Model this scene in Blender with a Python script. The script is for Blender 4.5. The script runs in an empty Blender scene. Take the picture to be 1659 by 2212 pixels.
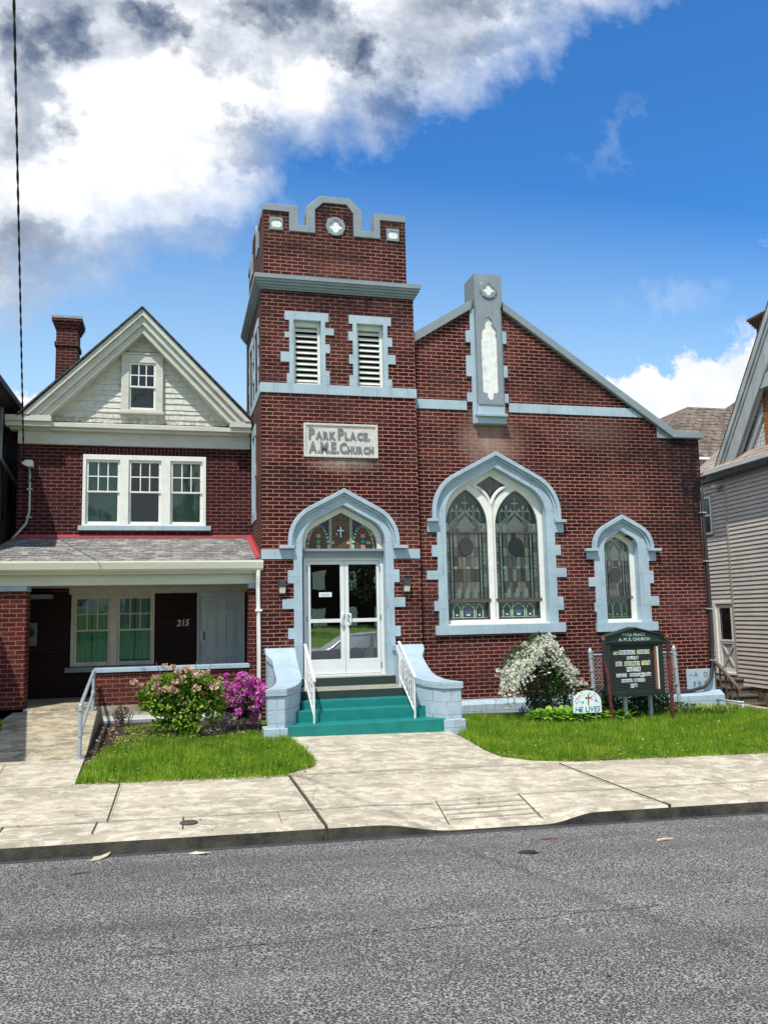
import bpy, bmesh, math, random
from mathutils import Vector, Matrix, geometry
import numpy as np
R = math.radians
rnd = random.Random(7)
sc = bpy.context.scene
COL = sc.collection

# ------------------------------------------------------------------ camera (surveyed from the photograph)
YAW, PITCH, ROLL, FPX = R(13.919), R(6.967), R(-1.1967), 1810.0
_f = Vector((math.sin(YAW)*math.cos(PITCH), math.cos(YAW)*math.cos(PITCH), math.sin(PITCH)))
_r0 = Vector((math.cos(YAW), -math.sin(YAW), 0)); _u0 = _r0.cross(_f)
_r = _r0*math.cos(ROLL)+_u0*math.sin(ROLL); _u = -_r0*math.sin(ROLL)+_u0*math.cos(ROLL)
cam = bpy.data.cameras.new('camera'); camo = bpy.data.objects.new('camera', cam); COL.objects.link(camo)
M = Matrix((_r, _u, -_f)).transposed().to_4x4(); camo.matrix_world = M
cam.sensor_fit = 'VERTICAL'; cam.sensor_height = 36; cam.lens = 36*FPX/2212; cam.clip_end = 2000; cam.clip_start = .05
sc.camera = camo

def gz(X, Y):                     # pavement / lawn level (the street falls gently to the right)
    return -1.971-.0195*(X-1.38)+.02*(min(Y, 10.3)-8.1)+.036*max(0, min(Y, 15.3)-10.3)
def rz(X, Y):                     # road level
    return -2.087-.0195*(X-1.38)+.012*math.sin(min(1, max(0, (8.1-Y)/7.8))*math.pi)

# ------------------------------------------------------------------ mesh builder
class MB:
    def __init__(s): s.v = []; s.f = []; s.m = []; s.mats = []
    def mi(s, m):
        if m is None: return 0
        if m not in s.mats: s.mats.append(m)
        return s.mats.index(m)
    def add(s, vs, fs, m=None):
        b = len(s.v); s.v += [tuple(v) for v in vs]; k = s.mi(m)
        for f in fs: s.f.append([b+i for i in f]); s.m.append(k)
        return s
    def box(s, x0, x1, y0, y1, z0, z1, m=None):
        vs = [(x, y, z) for x in (x0, x1) for y in (y0, y1) for z in (z0, z1)]
        return s.add(vs, [(0,1,3,2),(4,6,7,5),(0,4,5,1),(2,3,7,6),(0,2,6,4),(1,5,7,3)], m)
    def obox(s, c, ax, ay, az, m=None):      # oriented box: centre + three half vectors
        c, ax, ay, az = map(Vector, (c, ax, ay, az))
        vs = [c+i*ax+j*ay+k*az for i in (-1,1) for j in (-1,1) for k in (-1,1)]
        return s.add(vs, [(0,1,3,2),(4,6,7,5),(0,4,5,1),(2,3,7,6),(0,2,6,4),(1,5,7,3)], m)
    def plate(s, outer, y0, y1, holes=(), m=None, tf=None, back=True):
        """polygon (u,v) extruded from y0 (front) to y1; tf maps (u,w,v) to 3-D"""
        tf = tf or (lambda u, w, v: (u, w, v))
        loops = [list(outer)]+[list(h) for h in holes]
        tris = geometry.tessellate_polygon([[Vector((a, b, 0)) for a, b in l] for l in loops])
        flat = [p for l in loops for p in l]; n = len(flat)
        vs = [tf(a, y0, b) for a, b in flat]+[tf(a, y1, b) for a, b in flat]
        fs = [tuple(t) for t in tris]
        if back: fs += [tuple(n+i for i in reversed(t)) for t in tris]
        o = 0
        for l in loops:
            k = len(l)
            for i in range(k):
                a, b = o+i, o+(i+1) % k; fs.append((a, b, n+b, n+a))
            o += k
        return s.add(vs, fs, m)
    def tube(s, pts, r, n=8, m=None, cap=True):
        pts = [Vector(p) for p in pts]; rs = r if isinstance(r, (list, tuple)) else [r]*len(pts)
        vs = []; fs = []; prev = None
        for i, p in enumerate(pts):
            t = (pts[min(i+1, len(pts)-1)]-pts[max(i-1, 0)]).normalized()
            a = prev if prev is not None else (Vector((0,0,1)) if abs(t.z) < .9 else Vector((1,0,0)))
            a = (a-t*a.dot(t)).normalized(); b = t.cross(a); prev = a
            for k in range(n):
                q = 2*math.pi*k/n; vs.append(p+(a*math.cos(q)+b*math.sin(q))*rs[i])
        for i in range(len(pts)-1):
            for k in range(n): fs.append((i*n+k, i*n+(k+1) % n, (i+1)*n+(k+1) % n, (i+1)*n+k))
        if cap: fs += [tuple(range(n))[::-1], tuple((len(pts)-1)*n+k for k in range(n))]
        return s.add(vs, fs, m)
    def ball(s, c, r, m=None, n=8, sz=1):
        vs = []; fs = []
        for i in range(n+1):
            a = math.pi*i/n
            for k in range(n*2):
                b = math.pi*k/n; vs.append((c[0]+r*math.sin(a)*math.cos(b), c[1]+r*math.sin(a)*math.sin(b), c[2]+r*sz*math.cos(a)))
        for i in range(n):
            for k in range(n*2): fs.append((i*2*n+k, (i+1)*2*n+k, (i+1)*2*n+(k+1) % (2*n), i*2*n+(k+1) % (2*n)))
        return s.add(vs, fs, m)
    def build(s, name, mat=None, parent=None, smooth=False, bevel=0, fixn=True):
        me = bpy.data.meshes.new(name); me.from_pydata(s.v, [], s.f)
        if s.mats:
            for mm in s.mats: me.materials.append(mm)
            me.polygons.foreach_set('material_index', s.m)
        elif mat: me.materials.append(mat)
        if fixn and len(s.f) < 30000:
            bm = bmesh.new(); bm.from_mesh(me); bmesh.ops.recalc_face_normals(bm, faces=bm.faces); bm.to_mesh(me); bm.free()
        if smooth: me.polygons.foreach_set('use_smooth', [True]*len(me.polygons))
        me.update()
        o = bpy.data.objects.new(name, me); COL.objects.link(o)
        if parent: o.parent = parent
        if bevel:
            bv = o.modifiers.new('bevel', 'BEVEL'); bv.width = bevel; bv.segments = 2; bv.limit_method = 'ANGLE'; bv.angle_limit = R(40)
        return o
def thing(name, label, cat, group=None, loc=(0,0,0)):
    o = bpy.data.objects.new(name, None); COL.objects.link(o); o.empty_display_size = .2
    o.location = (0,0,0); tag(o, label, cat, group); return o
def tag(o, label=None, cat=None, group=None, kind=None):
    if label: o['label'] = label
    if cat: o['category'] = cat
    if group: o['group'] = group
    if kind: o['kind'] = kind
    return o
def text_geo(txt, size, off=0.0, ext=.004, sx=1.0, align='LEFT', shear=0):
    c = bpy.data.curves.new('t', 'FONT'); c.body = txt; c.size = size; c.extrude = ext; c.offset = off; c.align_x = align; c.resolution_u = 2; c.shear = shear
    o = bpy.data.objects.new('t', c); COL.objects.link(o)
    dg = bpy.context.evaluated_depsgraph_get(); me = bpy.data.meshes.new_from_object(o.evaluated_get(dg))
    vs = [(v.co.x*sx, v.co.y, v.co.z) for v in me.vertices]; fs = [tuple(p.vertices) for p in me.polygons]
    w = max([v[0] for v in vs]) if vs else 0; w0 = min([v[0] for v in vs]) if vs else 0
    bpy.data.objects.remove(o); bpy.data.meshes.remove(me); bpy.data.curves.remove(c)
    return vs, fs, w0, w
def put_text(mb, txt, x, y, z, size, off=0, ext=.004, sx=1.0, width=None, m=None, shear=0, tilt=0):
    vs, fs, w0, w = text_geo(txt, size, off, ext, sx, shear=shear)
    k = (width/(w-w0)) if width else 1
    mb.add([(x+(v[0]-w0)*k, y-v[2], z+v[1]+tilt*(v[0]-w0)*k) for v in vs], fs, m)
    return x+(w-w0)*k

# ------------------------------------------------------------------ materials
def newmat(name):
    m = bpy.data.materials.new(name); m.use_nodes = True
    return m, m.node_tree, m.node_tree.nodes['Principled BSDF']
def L(nt, a, b): nt.links.new(a, b)
def nd(nt, t, **k):
    n = nt.nodes.new(t)
    for a, b in k.items():
        if a.startswith('i_'):
            n.inputs[int(a[2:])].default_value = b
        else: setattr(n, a, b)
    return n
def c4(c): return (c[0], c[1], c[2], 1)
def mixc(nt, fac, a, b, mode='MIX'):
    n = nt.nodes.new('ShaderNodeMix'); n.data_type = 'RGBA'; n.blend_type = mode
    for i, v in ((0, fac), (6, a), (7, b)):
        if hasattr(v, 'links'): L(nt, v, n.inputs[i])
        else: n.inputs[i].default_value = v if i == 0 else c4(v)
    return n.outputs[2]
def ramp(nt, fac, stops):
    n = nt.nodes.new('ShaderNodeValToRGB'); e = n.color_ramp.elements
    while len(e) < len(stops): e.new(.5)
    for el, (p, c) in zip(e, stops): el.position = p; el.color = c4(c) if isinstance(c, (tuple, list)) else (c, c, c, 1)
    L(nt, fac, n.inputs[0]); return n.outputs[0]
def noise(nt, vec, scale, detail=4, rough=.55, dist=0):
    n = nt.nodes.new('ShaderNodeTexNoise'); n.inputs['Scale'].default_value = scale; n.inputs['Detail'].default_value = detail
    n.inputs['Roughness'].default_value = rough; n.inputs['Distortion'].default_value = dist
    if vec is not None: L(nt, vec, n.inputs['Vector'])
    return n.outputs[0]
def mapv(nt, vec, scale=(1,1,1), rot=(0,0,0), loc=(0,0,0)):
    n = nt.nodes.new('ShaderNodeMapping'); n.inputs['Scale'].default_value = scale; n.inputs['Rotation'].default_value = rot; n.inputs['Location'].default_value = loc
    L(nt, vec, n.inputs[0]); return n.outputs[0]
def pos(nt): return nt.nodes.new('ShaderNodeNewGeometry').outputs['Position']
def math_(nt, op, a, b=0.0, clamp=False):
    n = nt.nodes.new('ShaderNodeMath'); n.operation = op; n.use_clamp = clamp
    for i, v in ((0, a), (1, b)):
        if hasattr(v, 'links'): L(nt, v, n.inputs[i])
        else: n.inputs[i].default_value = v
    return n.outputs[0]
def bump(nt, p, h, strength=.4, dist=.01):
    b = nt.nodes.new('ShaderNodeBump'); b.inputs['Strength'].default_value = strength; b.inputs['Distance'].default_value = dist
    L(nt, h, b.inputs['Height']); L(nt, b.outputs[0], p.inputs['Normal'])
def simple(name, a, b=None, scale=6, rough=.6, bscale=60, bstr=.15, bdist=.004, spec=.4, lo=.35, hi=.65, metal=0, stretch=(1,1,1)):
    m, nt, p = newmat(name); P = mapv(nt, pos(nt), stretch)
    b = b or tuple(x*.8 for x in a)
    f = ramp(nt, noise(nt, P, scale, 6, .65), [(lo, 0.0), (hi, 1.0)])
    L(nt, mixc(nt, f, a, b), p.inputs['Base Color'])
    p.inputs['Roughness'].default_value = rough; p.inputs['Specular IOR Level'].default_value = spec; p.inputs['Metallic'].default_value = metal
    if bstr: bump(nt, p, noise(nt, P, bscale, 3), bstr, bdist)
    return m
def brickmat(name, c1, c2, mort, stain=(.02,.014,.014), bw=.2165, bh=.0716, ms=.0058, vert=False, stains=(), pale=(), stainamt=.75, wall_stain=True):
    m, nt, p = newmat(name); P = pos(nt)
    sp = nd(nt, 'ShaderNodeSeparateXYZ'); L(nt, P, sp.inputs[0])
    h = math_(nt, 'ADD', sp.outputs[0], sp.outputs[1])
    cb = nd(nt, 'ShaderNodeCombineXYZ')
    if vert: L(nt, sp.outputs[2], cb.inputs[0]); L(nt, h, cb.inputs[1])
    else: L(nt, h, cb.inputs[0]); L(nt, sp.outputs[2], cb.inputs[1])
    wob = nd(nt, 'ShaderNodeVectorMath', operation='SCALE'); wn = nt.nodes.new('ShaderNodeTexNoise'); wn.inputs['Scale'].default_value = 9; L(nt, P, wn.inputs[0])
    L(nt, wn.outputs[1], wob.inputs[0]); wob.inputs['Scale'].default_value = .009
    va = nd(nt, 'ShaderNodeVectorMath', operation='ADD'); L(nt, cb.outputs[0], va.inputs[0]); L(nt, wob.outputs[0], va.inputs[1])
    b = nt.nodes.new('ShaderNodeTexBrick'); L(nt, va.outputs[0], b.inputs['Vector'])
    b.inputs['Scale'].default_value = 1; b.inputs['Brick Width'].default_value = bw; b.inputs['Row Height'].default_value = bh
    b.inputs['Mortar Size'].default_value = ms; b.inputs['Mortar Smooth'].default_value = .08; b.inputs['Bias'].default_value = -.1
    b.inputs['Color1'].default_value = c4(c1); b.inputs['Color2'].default_value = c4(c2); b.inputs['Mortar'].default_value = c4(mort)
    col = b.outputs['Color']
    # fine grain, patches where the mortar is dirty and where bricks are redder
    col = mixc(nt, ramp(nt, noise(nt, P, 60, 3), [(.3, 0.0), (.8, .45)]), col, tuple(x*.45 for x in c1), 'MIX')
    pn = ramp(nt, noise(nt, P, .9, 6, .7), [(.44, 0.0), (.66, 1.0)])
    col = mixc(nt, math_(nt, 'MULTIPLY', pn, stainamt*.35), col, tuple((a*.55+s*.45) for a, s in zip(mort, c2)))
    pn2 = ramp(nt, noise(nt, mapv(nt, P, (.6, .6, 1.6), loc=(3, 7, 1)), 1.3, 5, .7), [(.46, 0.0), (.66, 1.0)])
    if wall_stain: col = mixc(nt, math_(nt, 'MULTIPLY', pn2, stainamt*.8), col, stain)
    for (cx, cz, rx, rz_, amt, colr) in list(stains)+list(pale):
        dx = math_(nt, 'DIVIDE', math_(nt, 'SUBTRACT', h, cx), rx); dz = math_(nt, 'DIVIDE', math_(nt, 'SUBTRACT', sp.outputs[2], cz), rz_)
        d = math_(nt, 'SQRT', math_(nt, 'ADD', math_(nt, 'MULTIPLY', dx, dx), math_(nt, 'MULTIPLY', dz, dz)))
        f = math_(nt, 'SUBTRACT', 1.0, d, True)
        nz = ramp(nt, noise(nt, mapv(nt, P, (1, 1, .5)), 5, 5, .7), [(.3, .2), (.65, 1.0)])
        f = math_(nt, 'MULTIPLY', math_(nt, 'MULTIPLY', f, nz), amt*1.6, True)
        col = mixc(nt, f, col, colr)
    L(nt, col, p.inputs['Base Color']); p.inputs['Roughness'].default_value = .8; p.inputs['Specular IOR Level'].default_value = .10
    hh = math_(nt, 'ADD', math_(nt, 'MULTIPLY', b.outputs['Fac'], -1.0), math_(nt, 'MULTIPLY', noise(nt, P, 90, 3), .35))
    bump(nt, p, hh, .55, .008)
    return m
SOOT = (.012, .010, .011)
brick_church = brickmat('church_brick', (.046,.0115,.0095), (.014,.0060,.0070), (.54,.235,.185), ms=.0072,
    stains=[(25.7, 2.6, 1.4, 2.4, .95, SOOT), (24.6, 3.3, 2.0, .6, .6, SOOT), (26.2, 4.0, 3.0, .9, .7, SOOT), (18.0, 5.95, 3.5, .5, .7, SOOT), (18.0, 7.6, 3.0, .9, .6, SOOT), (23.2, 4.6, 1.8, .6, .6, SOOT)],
    pale=[(21.05, 3.3, .75, .75, .75, (.36,.24,.19)), (17.95, 2.8, .8, .22, .55, (.40,.32,.26)), (23.4, 3.6, .9, .5, .25, (.25,.17,.15))])
brick_house = brickmat('house_brick', (.048,.010,.011), (.018,.006,.009), (.28,.125,.115), stainamt=.5, ms=.0070)
brick_porch = brickmat('porch_brick', (.125,.024,.018), (.060,.013,.012), (.33,.17,.13), stainamt=.5, bw=.225, bh=.0765, ms=.0068)
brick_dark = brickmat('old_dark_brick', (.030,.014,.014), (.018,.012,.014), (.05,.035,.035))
brick_soldier = brickmat('soldier_brick', (.065,.015,.015), (.030,.010,.012), (.25,.12,.11), vert=True)
brick_chim = brickmat('chimney_brick', (.08,.022,.018), (.03,.012,.014), (.28,.15,.12))
brick_orange = brickmat('orange_brick', (.52,.20,.06), (.36,.13,.04), (.06,.04,.03), ms=.009, bh=.09, wall_stain=False)

def stonepaint(name, a, b, bh=0, bw=.4):
    m, nt, p = newmat(name); P = pos(nt)
    f = ramp(nt, noise(nt, P, 2.2, 6, .65), [(.35, 0.0), (.7, 1.0)])
    col = mixc(nt, f, a, b)
    col = mixc(nt, ramp(nt, noise(nt, mapv(nt, P, (1,1,.25)), 11, 7, .78), [(.54, 0.0), (.74, .60)]), col, (.17,.18,.17))
    col = mixc(nt, ramp(nt, noise(nt, mapv(nt, P, (1,1,1), loc=(2,5,1)), 26, 5, .8), [(.62, 0.0), (.68, .8)]), col, (.56,.58,.55))
    col = mixc(nt, ramp(nt, noise(nt, mapv(nt, P, (1,1,1), loc=(9,5,1)), 40, 4, .8), [(.66, 0.0), (.70, .85)]), col, (.09,.10,.10))
    h = noise(nt, P, 45, 4)
    if bh:
        sp = nd(nt, 'ShaderNodeSeparateXYZ'); L(nt, P, sp.inputs[0]); cb = nd(nt, 'ShaderNodeCombineXYZ')
        L(nt, math_(nt, 'ADD', sp.outputs[0], sp.outputs[1]), cb.inputs[0]); L(nt, math_(nt, 'ADD', sp.outputs[2], 3.02), cb.inputs[1])
        br = nt.nodes.new('ShaderNodeTexBrick'); L(nt, cb.outputs[0], br.inputs['Vector']); br.inputs['Scale'].default_value = 1
        br.inputs['Brick Width'].default_value = bw; br.inputs['Row Height'].default_value = bh; br.inputs['Mortar Size'].default_value = .004; br.inputs['Mortar Smooth'].default_value = .6
        col = mixc(nt, math_(nt, 'MULTIPLY', br.outputs['Fac'], .55), col, (.10,.13,.15))
        h = math_(nt, 'ADD', h, math_(nt, 'MULTIPLY', br.outputs['Fac'], -2.0))
    L(nt, col, p.inputs['Base Color']); p.inputs['Roughness'].default_value = .55; p.inputs['Specular IOR Level'].default_value = .4
    bump(nt, p, h, .3 if not bh or bh > .3 else .7, .006 if not bh or bh > .3 else .016)
    return m
blue = stonepaint('pale_blue_painted_stone', (.40,.515,.575), (.31,.415,.475), .62, .93)
bluegrey = stonepaint('grey_painted_stone', (.25,.295,.32), (.20,.24,.265), .62, 1.2)
blueblock = stonepaint('pale_blue_painted_block', (.44,.55,.61), (.36,.465,.53), .2, .4)
concrete_grey = simple('grey_foundation', (.34,.37,.39), (.25,.26,.27), 3)
white = simple('white_paint', (.78,.78,.72), (.66,.66,.58), 7, .5, lo=.45, hi=.75)
cream = simple('cream_paint', (.60,.60,.52), (.47,.46,.39), 4, .55, lo=.4, hi=.75, stretch=(.5, 1, 1.5))
cream_porch = simple('porch_cream_paint', (.68,.68,.55), (.58,.57,.45), 3, .5, lo=.4, hi=.75, stretch=(.4, 1, 1.5))
alu = simple('white_aluminium', (.72,.75,.74), (.66,.69,.68), 3, .35, bstr=.02)
cream_door = simple('painted_metal_door', (.55,.61,.66), (.50,.56,.62), 2, .45, bstr=.03)
trim_grey = simple('grey_window_wood', (.62,.58,.50), (.50,.46,.40), 5, .55)  # warm grey trim paint with random variation
plaster = simple('plaque_stone', (.66,.64,.58), (.52,.50,.45), 18, .8, 50, .6, .012)
letters_grey = simple('incised_letters', (.20,.215,.23), (.15,.16,.18), 20, .8)
niche_white = simple('niche_whitewash', (.82,.82,.78), (.62,.62,.57), 9, .8, 30, .5, .01, lo=.45, hi=.7)
black = simple('black_void', (.004,.004,.004), (.003,.003,.003), 3, .9, bstr=0)
teal = simple('teal_step_paint', (.007,.215,.188), (.005,.165,.148), 4, .5, bscale=40, bstr=.35)
nt = teal.node_tree; p = nt.nodes['Principled BSDF']; c_ = p.inputs['Base Color'].links[0].from_socket; P = pos(nt)
c_ = mixc(nt, ramp(nt, noise(nt, P, 17, 6, .8), [(.63, 0.0), (.68, .5)]), c_, (.14,.22,.19)); c_ = mixc(nt, ramp(nt, noise(nt, mapv(nt, P, (1, 1, 3), loc=(3, 3, 3)), 6, 6, .75), [(.54, 0.0), (.72, .4)]), c_, (.010,.10,.088)); L(nt, c_, p.inputs['Base Color'])
carpet, nt, p = newmat('dark_green_carpet')
cn = noise(nt, pos(nt), 130, 3, .8)
L(nt, ramp(nt, cn, [(.35, (.008,.022,.020)), (.62, (.035,.065,.058)), (.8, (.14,.19,.17))]), p.inputs['Base Color']); p.inputs['Roughness'].default_value = .95; bump(nt, p, cn, .8, .01)
landing = simple('worn_carpet_tread', (.36,.34,.27), (.20,.20,.16), 9, .95, 100, .5, .006)
rail_white = simple('white_iron_paint', (.80,.80,.80), (.66,.66,.64), 14, .4)
galv = simple('galvanised_steel', (.42,.49,.53), (.34,.40,.44), 8, .4, metal=.2)
rust = simple('rusty_red_steel', (.17,.022,.018), (.030,.026,.026), 14, .7, lo=.46, hi=.54, bstr=.4)
redtip = simple('red_paint_tip', (.40,.06,.04), (.28,.05,.04), 9, .6)
rustblack = simple('black_peeling_steel', (.025,.025,.028), (.22,.04,.03), 11, .6, lo=.55, hi=.62, bstr=.3)
signblack = simple('black_sign_metal', (.012,.022,.020), (.020,.032,.028), 8, .45)
signgreen = simple('dark_green_sign_face', (.010,.040,.030), (.015,.05,.038), 4, .4)
letterboard, nt, p = newmat('grooved_letter_board')
w = nd(nt, 'ShaderNodeTexWave', wave_type='BANDS', bands_direction='Z'); w.inputs['Scale'].default_value = 11.5; L(nt, pos(nt), w.inputs[0])
L(nt, ramp(nt, w.outputs[0], [(.0, (.004,.005,.005)), (.6, (.018,.022,.021))]), p.inputs['Base Color']); bump(nt, p, w.outputs[0], .5, .006); p.inputs['Roughness'].default_value = .5
tile_white = simple('letter_tile_white', (.72,.80,.80), None, 9, .4); tile_cream = simple('letter_tile_cream', (.66,.70,.52), None, 9, .4); tile_yellow = simple('letter_tile_yellow', (.75,.70,.35), None, 9, .4)
ink = simple('black_letter_ink', (.01,.012,.012), None, 9, .5, bstr=0)
sign_text = simple('faded_white_letters', (.60,.66,.64), (.45,.50,.48), 30, .6)
sign_white = simple('yard_sign_white', (.78,.86,.86), (.72,.80,.80), 6, .4, bstr=.03)
wood_brown = simple('brown_wood', (.28,.13,.05), (.20,.09,.035), 30, .6)
pink = simple('pink_flower_paint', (.75,.42,.42), None, 20, .5); teal_flower = simple('teal_flower_paint', (.06,.42,.50), None, 20, .5); green_flower = simple('grey_green_leaf_paint', (.22,.36,.33), None, 20, .5); sign_ink = simple('blue_sign_lettering', (.05,.22,.30), None, 20, .5)
oldwood = simple('weathered_wood', (.16,.13,.10), (.07,.06,.05), 12, .85, 60, .4, .006, stretch=(1, .3, 1))
siding = simple('vinyl_siding', (.58,.53,.47), (.49,.44,.39), 1.5, .5, bstr=.03)
slate = None
def shingle(name, a, b, c, rowh=.11, w=.25, axis=0, patch=None):
    m, nt, p = newmat(name); P = pos(nt); sp = nd(nt, 'ShaderNodeSeparateXYZ'); L(nt, P, sp.inputs[0]); cb = nd(nt, 'ShaderNodeCombineXYZ')
    L(nt, sp.outputs[axis], cb.inputs[0]); L(nt, sp.outputs[2], cb.inputs[1])
    br = nt.nodes.new('ShaderNodeTexBrick'); L(nt, cb.outputs[0], br.inputs['Vector']); br.inputs['Scale'].default_value = 1
    br.inputs['Brick Width'].default_value = w; br.inputs['Row Height'].default_value = rowh; br.inputs['Mortar Size'].default_value = .006 if rowh < .12 else .016
    br.inputs['Color1'].default_value = c4(a); br.inputs['Color2'].default_value = c4(b); br.inputs['Mortar'].default_value = c4(c)
    col = mixc(nt, ramp(nt, noise(nt, P, 3, 6, .7), [(.45, 0.0), (.7, .6)]), br.outputs['Color'], tuple(x*1.5 for x in a))
    if patch: col = mixc(nt, ramp(nt, noise(nt, mapv(nt, P, (1, 1, 3)), 4.5, 4, .6), [(.55, 0.0), (.60, 1.0)]), col, patch)
    L(nt, col, p.inputs['Base Color']); p.inputs['Roughness'].default_value = .8
    sw = math_(nt, 'FRACT', math_(nt, 'DIVIDE', sp.outputs[2], rowh))
    bump(nt, p, math_(nt, 'ADD', math_(nt, 'MULTIPLY', sw, -1.0), math_(nt, 'MULTIPLY', br.outputs['Fac'], -.6)), .6, .015)
    return m
slate = shingle('grey_slate', (.25,.24,.225), (.15,.145,.138), (.02,.02,.02), .042, .2, 0, (.34,.31,.28))
asphalt_shingle = shingle('dark_roof_shingle', (.05,.045,.045), (.035,.03,.03), (.01,.01,.01), .12)
brown_shingle = shingle('brown_roof_shingle', (.20,.155,.115), (.10,.078,.058), (.02,.015,.01), .15, .30, 0, (.045,.03,.025))
cream_shingle = shingle('faded_roof_shingle', (.36,.29,.23), (.28,.22,.18), (.10,.07,.06), .12, 1.4, 1)
whitewood_shingle, nt, p = newmat('white_wood_shingle'); P = pos(nt)
sp = nd(nt, 'ShaderNodeSeparateXYZ'); L(nt, P, sp.inputs[0])
f = ramp(nt, noise(nt, mapv(nt, P, (1, 1, 3)), 7, 6, .75), [(.45, 0.0), (.68, .8)])
dirt = ramp(nt, sp.outputs[2], [(0, 1.0), (1, 1.0)])
low = math_(nt, 'MULTIPLY', math_(nt, 'SUBTRACT', 1.0, math_(nt, 'DIVIDE', math_(nt, 'SUBTRACT', sp.outputs[2], 3.88), .28), True), ramp(nt, noise(nt, P, 11, 6, .8), [(.40, 0.0), (.58, 1.0)]))
col = mixc(nt, f, (.62,.62,.56), (.44,.43,.38)); col = mixc(nt, math_(nt, 'MULTIPLY', low, .75), col, (.20,.16,.11))
L(nt, col, p.inputs['Base Color']); p.inputs['Roughness'].default_value = .7; bump(nt, p, noise(nt, mapv(nt, P, (6, 6, 1)), 12, 4), .25, .006)
flash_red = simple('red_flashing', (.42,.055,.065), (.34,.045,.055), 6, .6)

def concrete(name, a, b, c, scale=1.2, joints=True):
    m, nt, p = newmat(name); P = pos(nt)
    n1 = ramp(nt, noise(nt, mapv(nt, P, (.8, 1.1, 1)), scale*1.2, 9, .72), [(.42, 0.0), (.58, 1.0)])
    col = mixc(nt, n1, a, b)
    n2 = ramp(nt, noise(nt, mapv(nt, P, (.85, 1.15, 1), loc=(5, 2, 0)), 4.2, 10, .74, .2), [(.49, 0.0), (.55, 1.0)])
    col = mixc(nt, math_(nt, 'MULTIPLY', n2, .60), col, c)
    n3 = ramp(nt, noise(nt, mapv(nt, P, (.9, 1.2, 1), loc=(1, 8, 0)), 6.5, 10, .74, .2), [(.53, 0.0), (.60, 1.0)])
    col = mixc(nt, math_(nt, 'MULTIPLY', n3, .55), col, tuple(x*.72 for x in b))
    n4 = ramp(nt, noise(nt, P, 190, 3, .8), [(.35, .18), (.65, 0.0)])
    col = mixc(nt, n4, col, (.08,.07,.05))
    sp_ = ramp(nt, noise(nt, P, 60, 4, .8), [(.64, 0.0), (.74, .55)])
    col = mixc(nt, sp_, col, (.10,.09,.07))
    cr_ = nt.nodes.new('ShaderNodeTexVoronoi'); cr_.feature = 'DISTANCE_TO_EDGE'; cr_.inputs['Scale'].default_value = .42
    wv_ = nt.nodes.new('ShaderNodeTexNoise'); wv_.inputs['Scale'].default_value = 3; wv_.inputs['Detail'].default_value = 6; L(nt, P, wv_.inputs[0]); sc_ = nd(nt, 'ShaderNodeVectorMath', operation='SCALE'); L(nt, wv_.outputs[1], sc_.inputs[0]); sc_.inputs['Scale'].default_value = .45
    ad_ = nd(nt, 'ShaderNodeVectorMath', operation='ADD'); L(nt, P, ad_.inputs[0]); L(nt, sc_.outputs[0], ad_.inputs[1]); L(nt, ad_.outputs[0], cr_.inputs['Vector'])
    col = mixc(nt, math_(nt, 'MULTIPLY', ramp(nt, cr_.outputs[0], [(.0, 1.0), (.0035, 0.0)]), ramp(nt, noise(nt, P, 1.3, 2), [(.48, 0.0), (.55, .7)])), col, (.09,.08,.06))
    v = nt.nodes.new('ShaderNodeTexVoronoi'); v.inputs['Scale'].default_value = 3.2; L(nt, P, v.inputs[0])
    col = mixc(nt, ramp(nt, v.outputs['Distance'], [(.02, .7), (.05, 0.0)]), col, (.07,.06,.05))
    L(nt, col, p.inputs['Base Color']); p.inputs['Roughness'].default_value = .85; p.inputs['Specular IOR Level'].default_value = .25
    bump(nt, p, noise(nt, P, 110, 4, .7), .35, .004)
    return m
paving = concrete('pavement_concrete', (.52,.46,.345), (.36,.325,.245), (.72,.67,.54))
ramp_conc = concrete('ramp_concrete', (.42,.355,.24), (.22,.19,.13), (.62,.56,.42), 1.8)
kerb_conc = simple('old_kerb_concrete', (.085,.078,.058), (.026,.024,.019), 5, .9, 50, .7, .01)
jointmat = simple('joint_dirt', (.030,.028,.024), (.07,.065,.05), 20, .95)
faint = simple('faint_joint', (.11,.10,.075), (.24,.22,.17), 14, .95)
soil, nt, p = newmat('soil'); P = pos(nt)
L(nt, ramp(nt, noise(nt, P, 18, 7, .75), [(.35, (.012,.009,.006)), (.55, (.045,.032,.020)), (.72, (.12,.085,.055))]), p.inputs['Base Color']); p.inputs['Roughness'].default_value = .95; bump(nt, p, noise(nt, P, 30, 6, .7), 1, .03)
turf = simple('turf_ground', (.045,.10,.010), (.085,.13,.018), 6, .95, 40, .8, .02)
asphalt, nt, p = newmat('asphalt'); P = pos(nt)
n = noise(nt, P, 95, 3, .75); v = nt.nodes.new('ShaderNodeTexVoronoi'); v.inputs['Scale'].default_value = 70; L(nt, P, v.inputs[0])
g = math_(nt, 'ADD', math_(nt, 'MULTIPLY', n, .75), math_(nt, 'MULTIPLY', v.outputs['Distance'], .42))
col = ramp(nt, g, [(.41, (.010,.010,.010)), (.54, (.062,.061,.059)), (.62, (.175,.172,.165)), (.72, (.38,.37,.35))])
col = mixc(nt, ramp(nt, noise(nt, mapv(nt, P, (.12, .9, 1)), 1.6, 6, .65), [(.42, 0.0), (.66, .55)]), col, (.050,.049,.047))
col = mixc(nt, ramp(nt, noise(nt, mapv(nt, P, (.25, .6, 1), loc=(7, 3, 0)), 2.2, 7, .7), [(.52, 0.0), (.70, .38)]), col, (.24,.235,.22))
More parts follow.
